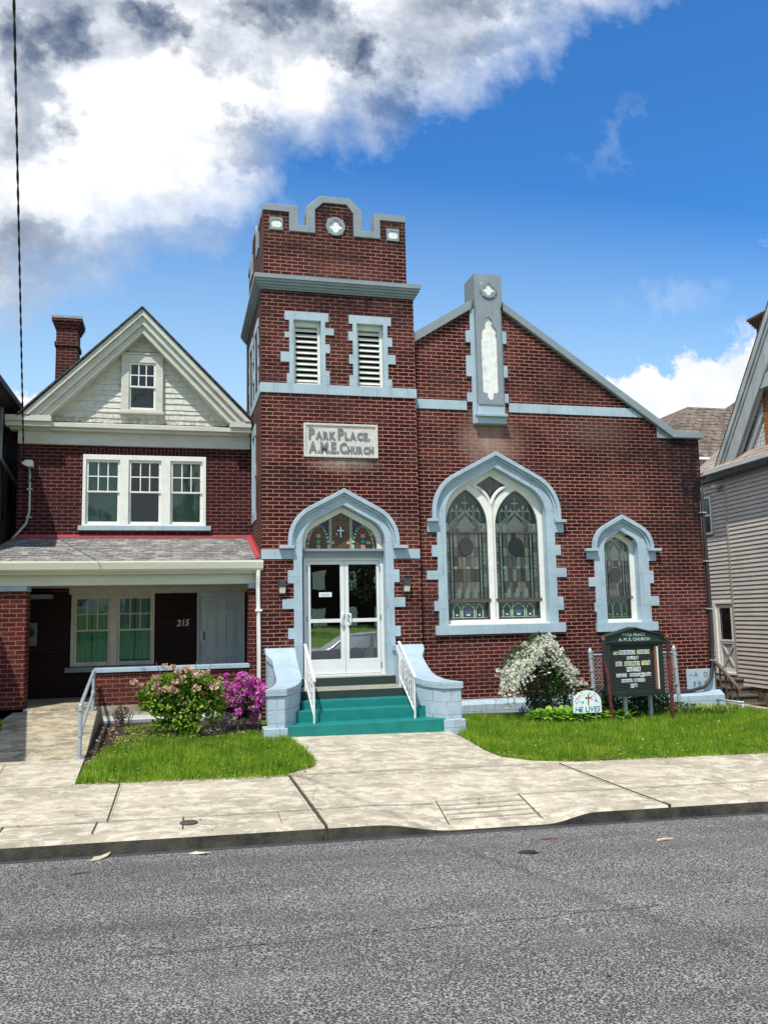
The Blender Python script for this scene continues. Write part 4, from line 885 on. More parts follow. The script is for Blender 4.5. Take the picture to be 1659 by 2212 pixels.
def lower_panel(mb, xl, xr, zb, zt, y):
    W_ = xr-xl
    cell(mb, rect(xl-.01, xr+.01, zb-.01, zt+.01), y-.001, SG['dark'])
    for c, hw in ((.22, .10), (.50, .165), (.78, .10)):
        cx = xl+c*W_; w_ = hw*W_*.9
        line(mb, [(cx-w_, zb+.05), (cx-w_, zb+.62*(zt-zb)), (cx-w_*.5, zb+.80*(zt-zb)), (cx, zt-.035), (cx+w_*.5, zb+.80*(zt-zb)), (cx+w_, zb+.62*(zt-zb)), (cx+w_, zb+.05)], .018, y-.006, SG['green'])
        m_ = [(cx+w_*.7*math.sin(t), zb+.45*(zt-zb)+w_*.8*math.cos(t)) for t in [R(45)*i for i in range(8)]] if hw > .12 else [(cx, zb+.25*(zt-zb)), (cx+w_*.6, zb+.45*(zt-zb)), (cx, zb+.65*(zt-zb)), (cx-w_*.6, zb+.45*(zt-zb))]
        cell(mb, m_, y-.005, SG['blue'] if hw > .12 else SG['navy'])
        cell(mb, rect(cx-w_*.3, cx+w_*.3, zb+.07, zb+.10), y-.007, SG['palegreen'])
    line(mb, [(xl, zb+.035), (xr, zb+.035)], .012, y-.006, SG['green']); line(mb, [(xl, zt-.02), (xr, zt-.02)], .010, y-.006, SG['green'])
    for c in (.06, .36, .64, .94): line(mb, [(xl+c*W_, zb), (xl+c*W_, zt)], .012, y-.008, SG['green' if c in (.36, .64) else 'navy'])
for (a, b) in ((5.01, 5.86), (6.02, 6.92)):
    mb = stained(bw_, a, b); lower_panel(mb, a+.02, b-.02, -.13, .20, WY+.03); mb.build('stained_glass', None, bw_, fixn=False)
    g_ = MB(); g_.box(a-.02, b+.02, WY-.035, WY+.03, 1.528, 1.556); g_.build('glazing_bar', simple('brown_steel_bar', (.075,.06,.05), (.10,.085,.07), 10, .5), bw_)
    g_ = MB(); g_.box(a-.03, b+.02, WY-.065, WY+.03, .2105, .262); g_.box(a-.01, b+.01, WY-.045, WY+.02, .185, .21); g_.box(a, a+.035, WY-.045, WY+.02, -.14, .185); g_.box(b-.035, b, WY-.045, WY+.02, -.14, .185); g_.box(a, b, WY-.045, WY+.02, -.145, -.115)
    g_.build('ventilator_frame', bpy.data.materials['brown_steel_bar'], bw_)
mb = MB(); mb.box(5.5, 6.4, WY+.03, WY+.04, 2.0, 2.75, m=SG['dark'])
for k in range(14):
    a = rnd.uniform(5.75, 6.15); z = rnd.uniform(2.2, 2.55); line(mb, [(a, z), (a+rnd.uniform(-.03, .03), z+rnd.uniform(.05, .13))], .012, WY+.027, SG[rnd.choice(['grey', 'greyp', 'navy'])])
mb.build('stained_glass', None, bw_, fixn=False)
g_ = MB(); 
for (a, b) in ((5.01, 5.86), (6.02, 6.92)): g_.box(a-.01, b+.01, WY-.02, WY-.017, .24, 2.40)
g_.box(5.55, 6.35, WY-.02, WY-.017, 2.08, 2.68)
g_.build('storm_pane', storm, bw_)
# ---- small window
mb = MB(); ls = archA(SCX-.02, .30, 1.47, .2, R(60)); 
mb.plate([(SCX-SWD-.005, -.25)]+archA(SCX, SWD+.005, 1.582, .25, R(60))+[(SCX+SWD+.005, -.25)], WY-.05, WY+.05, [[(SCX-.32, .262)]+ls+[(SCX+.28, .262)], rect(SCX-.32, SCX+.27, -.185, .235)])
sw_ = mb.build('narrow_arched_window', white, church, bevel=.005)
q_l = [(1.20, 1.0, .76), (.64, .46, .74), (.14, -.04, .64)]; q_r = [(1.20, .96, .77), (.76, .51, .69), (.25, .06, .78)]
surround(sw_, SCX, SWD, 1.576, .25, .668, 1.887, .5, -.252, (q_l, q_r), NY-.03, NY+.17, .60, 1.20)
hood(sw_, SCX+.02, .668, 1.887, .5, 1.21, 1.21, NY-.12, NY-.03, .83)
g_ = MB(); g_.box(7.985, 9.325, NY-.07, NY+.2, -.43, -.254); g_.build('window_sill', blue, sw_, bevel=.006); g_ = MB(); g_.box(8.2, 9.02, NY-.01, NY+.18, -.2535, -.225); g_.build('wood_sill', white, sw_)
mb = stained(sw_, SCX-.32, SCX+.28, True, .262, .98, 1.5); lower_panel(mb, SCX-.31, SCX+.26, -.18, .23, WY+.03); mb.build('stained_glass', None, sw_, fixn=False)
g_ = MB(); g_.box(SCX-.34, SCX+.30, WY-.065, WY+.03, .236, .262); g_.build('ventilator_bars', bpy.data.materials['brown_steel_bar'], sw_)
g_ = MB(); g_.box(SCX-.33, SCX+.29, WY-.02, WY-.017, -.19, 1.49); g_.build('storm_pane', storm, sw_)
# ---- base course, plinth, cornerstone, cable pipe
mb = MB(); mb.add([(4.386, NY-.14, -1.70), (8.9, NY-.14, -1.70), (8.9, NY, -1.61), (4.386, NY, -1.61), (4.386, NY-.14, -2.4), (8.9, NY-.14, -2.4)], [(0,1,2,3), (0,1,5,4)]); mb.build('base_course', blueblock, church)
mb = MB(); mb.add([(8.9, NY-.30, -1.715), (10.56, NY-.30, -1.715), (10.68, NY+.02, -1.645), (8.9, NY+.02, -1.645), (8.9, NY-.30, -2.6), (10.56, NY-.30, -2.6), (10.68, NY+.02, -2.6)], [(0,1,2,3), (0,1,5,4), (1,2,6,5)]); mb.build('corner_plinth', blueblock, church)
mb = MB(); mb.box(9.92, 10.555, NY-.02, NY+.1, -1.66, -1.22); cs = mb.build('cornerstone', blue, church, bevel=.006)
for (ch_, x_, z_, h_, w_) in (('A', 10.08, -1.37, .13, None), ('D', 10.30, -1.37, .13, None), ('1', 10.06, -1.56, .14, .045), ('9', 10.15, -1.56, .14, .085), ('2', 10.31, -1.56, .14, .085)):
    mb = MB(); put_text(mb, ch_, x_, NY-.021, z_, h_, .002, .003, width=w_); mb.build('cut_letter', letters_grey, cs)
mb = MB(); line(mb, [(9.97, -1.325), (10.06, -1.335)], .008, NY-.022, None)
mb.build('cut_dash', letters_grey, cs)
mb = MB(); mb.tube([(10.60, NY+.15, 2.75), (10.53, NY-.03, 2.35), (10.52, NY-.05, 1.6), (10.535, NY-.05, .5), (10.53, NY-.05, -.6), (10.49, NY-.06, -1.15), (10.42, NY-.08, -1.4), (10.25, NY-.10, -1.57), (9.95, NY-.12, -1.63), (9.4, NY-.14, -1.64), (8.9, NY-.14, -1.66)], .035, 8)
mb.tube([(10.475, NY-.03, 2.2), (10.47, NY-.04, 1), (10.485, NY-.03, -.3), (10.45, NY-.04, -1.15)], .014, 6)
dp = mb.build('cable_pipe', simple('dark_brown_pipe', (.045,.033,.032), (.03,.025,.025), 9, .5), church, smooth=True)
for z in (1.95, .95, -.02, -1.05):
    mb = MB(); mb.box(10.45, 10.575, NY-.09, NY-.0, z-.012, z+.012); mb.build('pipe_clip', galv, dp)

# ================================================================== ENTRANCE STEPS
steps = thing('entrance_steps', 'teal painted steps with dark carpeted top treads leading to the church doors', 'steps')
SC = 2.91
def step(name, y, zt, hw0, hw1, mat, yb, topm=None, zb=-2.3):
    mb = MB(); mb.box(SC-hw0, SC+hw1, y, yb, zb, zt, m=mat)
    if topm: mb.box(SC-hw0+.01, SC+hw1-.01, y+.004, yb, zt, zt+.004, m=topm)
    return mb.build(name, None, steps, bevel=.008)
step('teal_step', 13.10, -1.674, 1.31, 1.31, teal, 15.0)
step('teal_step', 13.50, -1.500, 1.09, 1.11, teal, 15.0)
step('teal_step', 13.78, -1.375, .94, .94, teal, 15.0)
step('carpeted_step', 14.02, -1.245, .92, .93, carpet, 14.99, landing)
step('carpeted_step', 14.86, -1.095, .915, .925, carpet, 15.2, landing)
def cheek(s):
    mb = MB(); cp = MB(); secs = []
    ys = [14.99, 14.72, 14.66, 14.5, 14.3, 14.1, 13.9, 13.7, 13.5, 13.35, 13.2, 13.10]
    for y in ys:
        q = max(0, min(1, (13.95-y)/.85)); inn = .93+.36*q**1.5; wd = .37-.10*q
        if y > 14.6: wd = .46
        u_ = max(0, min(1, (14.70-y)/1.6)); zt = -1.10+.50*(1-u_)**2.3
        if y > 14.7: zt = -.55
        secs.append((y, inn, inn+wd, zt))
    for (b_, oh, zlo, dz) in ((mb, 0, None, -.11), (cp, .028, -.11, 0)):
        vs = []; fs = []
        for (y, a, b, zt) in secs:
            y_ = y-(oh if y < 13.15 else 0)
            lo = -2.3 if zlo is None else zt+zlo
            for (x, z) in ((a-oh, lo), (b+oh, lo), (b+oh, zt+dz), (a-oh, zt+dz)): vs.append((SC+s*x, y_, z))
        n_ = len(secs)
        for i in range(n_-1):
            for k in range(4): fs.append((i*4+k, i*4+(k+1) % 4, (i+1)*4+(k+1) % 4, (i+1)*4+k))
        fs += [(0,1,2,3), tuple((n_-1)*4+k for k in (3,2,1,0))]
        b_.add(vs, fs)
    o = mb.build('curved_cheek_wall', blueblock, steps, bevel=.008); cp.build('curved_coping', blue, o, bevel=.008)
    f_ = MB(); a, b = secs[-1][1], secs[-1][2]; f_.box(min(SC+s*(a-.04), SC+s*(b+.05)), max(SC+s*(a-.04), SC+s*(b+.05)), 13.06, 13.42, -2.3, -1.69); f_.build('cheek_base', blueblock, o, bevel=.01)
cheek(-1); cheek(1)
def handrail(X, label):
    mb = MB(); yf, yb = 13.32, 14.22; zf, zb_ = -1.0, -.50
    mb.obox((X, yf, (zf-1.674)/2+.0), (.014,0,0), (0,.014,0), (0,0,(zf+1.674)/2))
    d = Vector((0, yb-yf, zb_-zf)); dn = d.normalized(); up_ = Vector((1,0,0)).cross(dn).normalized()
    o = mb.build('handrail', rail_white, bevel=.003)
    tag(o, label, 'handrail', 'handrails on the church steps')
    r_ = MB(); r_.obox((X, yb, (-.5-1.245)/2), (.014,0,0), (0,.014,0), (0,0,.37)); r_.build('rear_post', rail_white, o)
    r_ = MB(); r_.obox((X, (yf+yb)/2-.03, (zf+zb_)/2), (.022,0,0), d/2*1.10, up_*.012); r_.build('top_rail', rail_white, o, bevel=.004)
    r_ = MB(); r_.obox((X, (yf+yb)/2, (zf+zb_)/2-.57), (.012,0,0), d/2, up_*.010); r_.build('bottom_rail', rail_white, o)
    for k in range(1, 7):
        t = k/7; y = yf+(yb-yf)*t; z = zf+(zb_-zf)*t
        r_ = MB(); r_.box(X-.007, X+.007, y-.007, y+.007, z-.565, z-.01)
        if k in (2, 4):
            for zz in (z-.22, z-.34):
                r_.tube([(X, y+.035*math.cos(a), zz+.035*math.sin(a)) for a in [R(45)*i for i in range(9)]], .006, 5)
        r_.build('baluster', rail_white, o)
handrail(2.105, 'left of the two white wrought iron handrails, seen almost end on beside the teal steps')
handrail(3.745, 'right of the two white wrought iron handrails, near the flared right cheek wall')

# ================================================================== BRICK HOUSE
house = thing('brick_house', 'brick house with white shingled gable and deep front porch left of the church tower', 'house')
HY = 17.1; PY = 15.2
HX0, HX1 = -2.99, 1.455
def sash_window(parent, x0, x1, z0, z1, Y, meet, name, frm, ghost, cas=.0, rowsplit=None, fw=.045, drape=False, back_y=.18):
    """double hung: six panes over one"""
    mb = MB(); mx = [x0+fw+(x1-x0-2*fw)*k/3 for k in range(4)]; zt, zb_ = z1-fw, meet+.02; zm_ = (zt+zb_)/2; g = .011
    hol = []
    for i in range(3):
        for (a, b) in ((zb_, zm_-g), (zm_+g, zt)):
            hol.append(rect(mx[i]+(g if i else 0), mx[i+1]-(g if i < 2 else 0), a, b))
    mb.plate(rect(x0, x1, meet-.012, z1), Y, Y+.035, hol)
    mb.plate(rect(x0, x1, z0, meet+.008), Y+.03, Y+.065, [rect(x0+fw, x1-fw, z0+fw*1.2, meet-.015)])
    o = mb.build(name, frm, parent, bevel=.003)
    g_ = MB(); g_.box(x0+.02, x1-.02, Y+.015, Y+.018, meet, z1-.02); g_.box(x0+.02, x1-.02, Y+.045, Y+.048, z0+.02, meet); g_.build('window_pane', pane, o)
    g_ = MB()
    if drape:
        n_ = 40; ys_ = []
        for (a, b) in ((x0+.01, (x0+x1)/2-.02), ((x0+x1)/2+.0, x1-.01)):
            vs = []
            for i in range(n_+1):
                x = a+(b-a)*i/n_; yy = Y+.13+.018*math.sin(i*.9)+.01*math.sin(i*2.1)
                vs += [(x, yy, z0), (x+(.03*math.sin(i*.3)), yy, z1)]
            g_.add(vs, [(2*i, 2*i+2, 2*i+3, 2*i+1) for i in range(n_)])
        o2 = g_.build('curtain', ghost, o, smooth=True, fixn=False)
    else:
        z = z1-.03
        while z > z0+.03:
            g_.add([(x0+.02, Y+.105, z), (x1-.02, Y+.105, z), (x1-.02, Y+.125, z-.026), (x0+.02, Y+.125, z-.026)], [(0,1,2,3)]); z -= .03
        g_.build('blind', ghost, o, fixn=False)
    g_ = MB(); g_.box(x0, x1, Y+back_y, Y+back_y+.01, z0, z1); g_.build('room_behind', room, o)
    return o
# walls
mb = MB(); mb.plate(rect(HX0, HX1-.001, .55, 3.42), HY, HY+.3, [rect(-1.79, .545, 1.83, 3.235)]); mb.box(HX0, HX0+.3, HY+.3, 27, -2.4, 3.9); mb.box(HX0+.31, HX1-.001, 26.7, 27, -2.4, 3.9); mb.build('upper_wall', brick_house, house)
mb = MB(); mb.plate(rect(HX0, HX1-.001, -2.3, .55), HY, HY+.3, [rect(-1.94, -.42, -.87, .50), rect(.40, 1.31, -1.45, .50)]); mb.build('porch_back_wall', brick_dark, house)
mb = MB(); mb.box(-1.80, .545, HY-.012, HY+.02, 3.24, 3.40); mb.build('soldier_course', brick_soldier, house)
# triple window
mb = MB(); hol = [rect(-1.745, -1.11, 1.865, 3.14), rect(-.945, -.325, 1.865, 3.14), rect(-.145, .48, 1.865, 3.14)]
mb.plate(rect(-1.805, .55, 1.828, 3.238), HY-.025, HY+.12, hol)
tw = mb.build('triple_window', white, house, bevel=.006)
for (a, b), gm in zip(((-1.745, -1.11), (-.945, -.325), (-.145, .48)), (blind, blind_dark, blind)): sash_window(tw, a, b, 1.865, 3.14, HY+.02, 2.505, 'sash', white, gm)
g_ = MB(); g_.box(-1.87, .65, HY-.08, HY+.05, 1.735, 1.826); g_.build('window_sill', blue, tw, bevel=.005)
# cornice / frieze
mb = MB(); mb.box(HX0-.0, HX1-.03, HY-.10, HY+.02, 3.41, 3.66); mb.build('frieze_board', cream, house, bevel=.004)
mb = MB(); mb.box(-3.12, 1.40, HY-.20, HY+.02, 3.66, 3.72); mb.box(-3.12, 1.42, HY-.26, HY+.02, 3.72, 3.80)
mb.add([(-3.12, HY-.26, 3.80), (1.42, HY-.26, 3.80), (1.42, HY+.02, 3.88), (-3.12, HY+.02, 3.88)], [(0,1,2,3)])
for (a, b) in ((-3.18, -2.36), (1.0, 1.43)): mb.box(a, b, HY-.36, HY-.1, 3.70, 3.79); mb.box(a, b, HY-.40, HY-.1, 3.79, 3.90)
mb.build('cornice', cream, house, bevel=.006)
# shingled gable wall: real courses of overlapping wood shingles
AP = (-.71, 5.80)
gx = lambda z: (AP[1]-z)/(5.80-3.88)
rowz = 3.88; mb = MB(); r2 = random.Random(3)
while rowz < 5.75:
    h = r2.uniform(.085, .13); hw = (AP[1]-rowz)*.985; xa = -.71-hw*1.0; xb = -.71+hw*1.0
    x = xa-r2.uniform(0, .15)
    while x < xb:
        w_ = r2.uniform(.10, .26); a, b = max(x, xa), min(x+w_, xb)
        for (a, b) in (((a, min(b, -1.08)), (max(a, -.34), b)) if 4.02 < rowz < 5.17 else ((a, b),)):
            if b-a < .02: continue
            zt = rowz+h+.03; ya = HY-.034+r2.uniform(-.003, .003); yb_ = HY-.008; dz = r2.uniform(-.006, .006)
            mb.add([(a+.002, ya, rowz+dz), (b-.002, ya, rowz+dz), (b-.002, yb_, zt), (a+.002, yb_, zt), (a+.002, HY, rowz+dz), (b-.002, HY, rowz+dz)], [(0,1,2,3), (4,5,1,0), (0,3,4), (1,5,2)])
        x += w_
    rowz += h
mb.build('gable_shingles', whitewood_shingle, house, fixn=False)
mb = MB(); mb.plate([(-2.75, 3.86), (1.33, 3.86), (-.71, 5.9)], HY+.035, HY+.2); mb.build('gable_wall', cream, house)
# attic window
mb = MB(); mb.plate(rect(-1.112, -.31, 4.12, 5.275), HY-.115, HY+.02, [rect(-.965, -.45, 4.15, 5.115)]); mb.box(-1.14, -.285, HY-.14, HY, 4.07, 4.12); mb.box(-1.13, -.295, HY-.135, HY, 5.277, 5.305)
aw = mb.build('attic_window', cream, house, bevel=.005)
mb = MB(); mb.box(-1.10, -.32, HY+.012, HY+.03, 4.1, 5.25); mb.build('attic_room', room, aw)
sash_window(aw, -.965, -.45, 4.155, 5.115, HY-.085, 4.62, 'sash', white, blind_dark, fw=.04, back_y=.13)
# rake boards, soffit and roof
tfy = None
mb = MB(); ap2 = (-.715, 6.13); L0 = (-2.90, 3.905); R0 = (1.44, 3.905)
for (o_, t0, t1, yf) in ((0, 0.0, .10, HY-.42), (0, .10, .22, HY-.36), (0, .22, .34, HY-.30)):
    def off(p, t, s): return (p[0]+s*t*.72, p[1])
    A_ = (ap2[0], ap2[1]-t0*1.36); B_ = (ap2[0], ap2[1]-t1*1.36)
    mb.plate([(L0[0]+t0*1.36, L0[1]), A_, B_, (L0[0]+t1*1.36, L0[1])], yf, HY-.02)
    mb.plate([A_, (R0[0]-t0*1.36, R0[1]), (R0[0]-t1*1.36, R0[1]), B_], yf, HY-.02)
mb.build('rake_boards', cream, house, bevel=.006)
mb = MB(); 
for s, E_ in ((-1, L0), (1, R0)):
    n_ = Vector((E_[1]-ap2[1], 0, 0))
    mb.add([(ap2[0], HY-.46, ap2[1]+.045), (E_[0]+s*.06, HY-.46, E_[1]+.015), (E_[0]+s*.06, 27, E_[1]+.015), (ap2[0], 27, ap2[1]+.045), (ap2[0], HY-.46, ap2[1]+.005), (E_[0]+s*.06, HY-.46, E_[1]-.03), (E_[0]+s*.06, 27, E_[1]-.03), (ap2[0], 27, ap2[1]+.005)], [(0,1,2,3), (4,7,6,5), (0,4,5,1), (1,5,6,2)])
mb.build('house_roof', asphalt_shingle, house)
# chimney (on the left slope, further back)
CY = 19.6; k = CY/17.0
mb = MB(); cx0, cx1 = -2.385*k+.04, -1.93*k-.03
mb.box(cx0, cx1, CY, CY+.6, 3.6, 6.62); mb.box(cx0-.03, cx1+.03, CY-.03, CY+.63, 6.30*1.0-.1, 6.30)
ch = mb.build('chimney', brick_chim, house); mb = MB()
for i, e in enumerate((.03, .06, .09)): mb.box(cx0-e, cx1+e, CY-e, CY+.6+e, 6.62+.07*i, 6.69+.07*i)
mb.build('corbelled_cap', brick_chim, ch); mb = MB(); mb.box(cx0-.10, cx1+.10, CY-.10, CY+.7, 6.83, 6.89); mb.build('cap_stone', concrete_grey, ch)
# porch roof (slate), flashing, gutter, beam
mb = MB(); zr0, zr1 = 1.03, 1.60
mb.add([(-3.30, PY-.12, zr0), (1.50, PY-.12, zr0), (1.452, HY, zr1), (-3.0, HY, zr1), (-3.30, PY-.12, zr0-.05), (1.50, PY-.12, zr0-.05), (-3.3, HY, zr0+.1)], [(0,1,2,3), (0,1,5,4), (0,3,6), (0,6,4)])
mb.build('porch_roof', slate, house, fixn=False)
mb = MB(); mb.add([(-2.99, HY-.035, 1.57), (1.455, HY-.035, 1.57), (1.455, HY-.02, 1.655), (-2.99, HY-.02, 1.655), (-2.99, HY-.10, 1.585), (1.455, HY-.10, 1.585)], [(0,1,2,3), (4,5,1,0)])
mb.add([(1.443, PY-.12, 1.06), (1.443, HY, 1.62), (1.443, HY, 1.73), (1.443, PY-.12, 1.17), (1.36, PY-.12, 1.045), (1.36, HY, 1.605)], [(0,1,2,3), (4,5,1,0)])
mb.build('roof_flashing', flash_red, house, fixn=False)
mb = MB(); gp = [(PY-.14, 1.0), (PY-.26, 1.0), (PY-.265, .97), (PY-.24, .86), (PY-.20, .82), (PY-.14, .82)]
mb.plate([(a, b) for a, b in gp], -3.35, 1.485, tf=lambda u, w, v: (w, u, v)); gut = mb.build('gutter', cream_porch, house, bevel=.004)
mb = MB(); x = 1.40; mb.tube([(x, PY-.20, .83), (x, PY-.20, .72), (x+.0, PY-.16, .52), (x+.005, PY-.16, .1), (x+.015, PY-.16, -.8), (x+.01, PY-.16, -1.22), (x-.14, PY-.20, -1.47)], .04, 6); mb.box(x-.055, x+.065, PY-.21, PY-.11, .10, .14); mb.build('downspout', white, gut)
mb = MB(); mb.box(-3.4, 1.455, PY-.14, PY-.10, .78, .98); mb.box(-3.4, 1.452, PY-.02, PY+.30, .60, .80); mb.build('porch_beam', cream_porch, house, bevel=.004)
mb = MB(); mb.box(-3.3, 1.452, PY+.3, HY-.02, .62, .66); mb.build('porch_ceiling', cream, house)
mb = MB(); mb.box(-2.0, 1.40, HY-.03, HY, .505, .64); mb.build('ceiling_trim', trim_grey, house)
# porch floor, low wall, piers
mb = MB(); mb.box(-3.6, 1.452, PY+.0, HY, -2.2, -1.44); mb.build('porch_floor', ramp_conc, house)
mb = MB(); mb.box(-1.34, 1.24, PY+.02, PY+.24, -1.62, -.885); mb.build('porch_wall', brick_porch, house)
pw = house.children[-1] if False else bpy.context.scene.objects['porch_wall']
mb = MB(); mb.box(-1.36, 1.262, PY-.02, PY+.28, -.885, -.815); mb.build('wall_coping', blue, pw, bevel=.005)
mb = MB(); mb.box(-1.2, 1.44, PY-.03, PY+.25, -1.685, -1.62); mb.build('white_base_strip', white, pw); mb = MB(); mb.box(-1.2, 1.452, PY-.08, PY+.2, -2.2, -1.685); mb.build('foundation', concrete_grey, pw)
for (a, b) in ((-3.25, -2.455), (1.245, 1.452)):
    mb = MB(); mb.box(a, b, PY+.0, PY+.40, -1.9, .51); o = mb.build('brick_pier', brick_porch, house)
    mb = MB(); mb.box(a-.0, b+.005, PY-.025, PY+.43, .512, .598); mb.build('pier_cap', blue, o, bevel=.005)
mb = MB(); mb.box(-3.4, -2.75, HY-.45, HY, -.93, -.84); mb.box(-2.80, -2.28, HY-.35, HY-.003, .42, .50); mb.build('porch_ledge', bluegrey, house)
# porch windows (pair) and door
mb = MB(); mb.plate(rect(-1.955, -.42, -.865, .505), HY-.03, HY+.1, [rect(-1.90, -1.245, -.845, .455), rect(-1.11, -.455, -.845, .455)])
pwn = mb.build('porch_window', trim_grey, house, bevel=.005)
sash_window(pwn, -1.90, -1.245, -.845, .455, HY+.0, -.195, 'sash', trim_grey, curtain, drape=True)
sash_window(pwn, -1.11, -.455, -.845, .455, HY+.0, -.195, 'sash', trim_grey, curtain, drape=True)
g_ = MB(); g_.box(-2.04, -.40, HY-.09, HY+.02, -.97, -.88); g_.build('window_sill', bluegrey, pwn)
mb = MB(); mb.plate(rect(.39, 1.318, -1.44, .508), HY-.03, HY+.1, [rect(.44, 1.268, -1.44, .42)]); mb.plate(rect(.39, 1.318, -1.44, .508), HY-.05, HY-.03, [rect(.415, 1.293, -1.44, .465)]); df = mb.build('door_frame', cream_door, house, bevel=.004)
mb = MB(); mb.box(.442, 1.266, HY+.03, HY+.075, -1.435, .418); fd = mb.build('front_door', cream_door, house)
mb = MB()
for (a, b) in ((.565, .775), (.93, 1.14)):
    for (c, d) in ((.15, .29), (-.58, .04), (-1.28, -.76)):
        mb.plate(rect(a, b, c, d), HY+.008, HY+.031, [rect(a+.022, b-.022, c+.022, d-.022)]); mb.box(a+.048, b-.048, HY+.012, HY+.031, c+.048, d-.048)
mb.build('door_panels', cream_door, fd, bevel=.004)
mb = MB()
for z in (-.56, -.68): mb.tube([(.50, HY+.03, z), (.50, HY-.02, z)], .028, 12)
mb.build('door_knob', galv, fd, smooth=False); mb = MB(); mb.box(.455, .50, HY+.024, HY+.03, -.42, -.25, m=tile_white); mb.box(.505, .55, HY+.020, HY+.03, -.43, -.26, m=SG['blue']); mb.build('door_hanger_card', None, fd)
mb = MB(); put_text(mb, '215', 0.0, HY-.012, -.145, .175, .004, .008, width=.245, shear=.2, tilt=.03); mb.build('house_number', simple('house_number_metal', (.62,.62,.58), None, 9, .4), house)
# meter, conduit, weatherhead
mb = MB(); mb.box(-2.86, -2.55, HY-.12, HY-.005, -.45, -.02); em = mb.build('electric_meter', simple('meter_grey', (.20,.22,.23), None, 9, .5), house, bevel=.01)
mb = MB(); mb.tube([(-2.66, HY-.12, -.20), (-2.66, HY-.22, -.20)], .085, 16); mb.build('meter_dial', storm, em); mb = MB(); mb.tube([(-2.70, HY-.04, -.45), (-2.72, HY-.04, -.9)], .02, 6); mb.build('meter_conduit', galv, em)
mb = MB(); mb.tube([(-2.755, HY-.10, 2.95), (-2.755, HY-.07, 2.60), (-2.75, HY-.06, 2.1), (-2.80, HY-.07, 1.86), (-2.97, HY-.08, 1.64), (-3.05, HY-.1, 1.55)], .024, 8); sm_ = mb.build('service_mast', simple('mast_grey', (.50,.50,.47), None, 8, .4), house, smooth=True)
mb = MB(); mb.plate([(-2.90, 3.0), (-2.86, 3.07), (-2.70, 3.07), (-2.69, 2.95), (-2.80, 2.945)], HY-.20, HY-.03); mb.build('weatherhead', white, sm_, bevel=.01)
for z in (2.52, 1.98):
    mb = MB(); mb.box(-2.80, -2.70, HY-.10, HY, z-.012, z+.012); mb.build('mast_clip', galv, sm_)
mb = MB(); mb.tube([(-2.86, HY-.15, 2.96), (-2.95, HY-.2, 2.97), (-3.05, HY-.15, 2.85), (-3.1, HY-.1, 2.7)], .010, 5); mb.tube([(-2.84, HY-.15, 2.95), (-2.86, HY-.18, 2.80), (-2.95, HY-.2, 2.66), (-3.02, HY-.2, 2.68)], .010, 5); mb.tube([(-2.745, HY-.12, 2.93), (-2.70, HY-.13, 2.78), (-2.745, HY-.1, 2.66)], .010, 5); mb.build('drip_loop_wires', ink, sm_)
# service cable to a pole across the street
A_ = Vector((-2.86, HY-.16, 3.03)); B_ = Vector((.05, -3.6, 6.6))
# solve so the cable passes over the same sky as in the photo
pA = Vector((-.1956*8.6, 8.6, .7418*8.6)); dirv = (pA-A_); B_ = A_+dirv*2.9
pts = []
for i in range(41):
    t_ = i/40; p_ = A_.lerp(B_, t_); p_ = p_+Vector((0, 0, -.12*math.sin(t_*math.pi))); pts.append(p_)
mb = MB(); 
for s_ in (0, math.pi):
    q = []
    for i in range(401):
        t_ = i/400; k_ = t_*40; i0 = min(39, int(k_)); p_ = pts[i0].lerp(pts[i0+1], k_-i0); a = t_*300+s_; q.append(p_+Vector((math.cos(a)*.008, 0, math.sin(a)*.008)))
    mb.tube(q, .009, 5)
tag(mb.build('service_cable', simple('black_cable', (.02,.02,.025), None, 9, .5)), 'black twisted power cable dropping from the sky to the brick house', 'cable')
mb = MB(); mb.tube([(B_.x, B_.y, -2.3), (B_.x, B_.y, B_.z+.6)], [.15, .11], 12); up_ = mb.build('utility_pole', bark); tag(up_, 'wooden utility pole across the street that holds the service cable', 'utility pole')
mb = MB(); mb.box(B_.x-.9, B_.x+.9, B_.y-.06, B_.y+.06, B_.z+.2, B_.z+.32); mb.build('crossarm', oldwood, up_)

# ---- ramp and its rail
mb = MB(); X0, X1 = -2.62, -1.25
top = [(X0, PY, -1.485), (X1, PY, -1.485), (-1.17, 11.95, -1.845), (-2.95, 11.95, -1.83)]
def lerp(a, b, t): return tuple(a[i]+(b[i]-a[i])*t for i in range(3))
vs = top+[(x, y, -2.4) for x, y, z in top]; mb.add(vs, [(0,1,2,3), (1,5,6,2), (0,3,7,4), (2,6,7,3)])
tag(mb.build('concrete_ramp', ramp_conc), 'sloping concrete ramp rising from the pavement to the porch of the brick house', 'ramp')
mb = MB(); mb.add([(-3.6, 10.4, gz(-3.6, 10.4)+.003), (-1.12, 10.4, gz(-1.1, 10.4)+.003), (-1.165, 11.97, gz(-1.1, 11.97)+.012), (-3.6, 11.97, gz(-3.6, 11.97)+.012), (-1.12, 10.4, -2.4), (-1.165, 11.97, -2.4)], [(0,1,2,3), (1,4,5,2)]); tag(mb.build('ramp_landing_path', paving, fixn=False), kind='structure')
rr = thing('ramp_handrail', 'grey tubular steel handrail along the right edge of the concrete ramp', 'handrail')
fx, fy = -1.24, 12.12; bx, by = -1.345, 15.06; fz, bz = -1.13, -.85; rzf = lambda y: -1.845+(y-11.95)*.111
mb = MB(); mb.tube([(fx, fy, rzf(fy)), (fx, fy, fz)], .026, 10); mb.tube([(fx, fy, rzf(fy)), (fx, fy, rzf(fy)+.012)], .06, 12); mb.build('post', galv, rr, smooth=False)
mb = MB(); mb.tube([(bx, by, -1.5), (bx, by, bz)], .026, 10); mb.build('post', galv, rr)
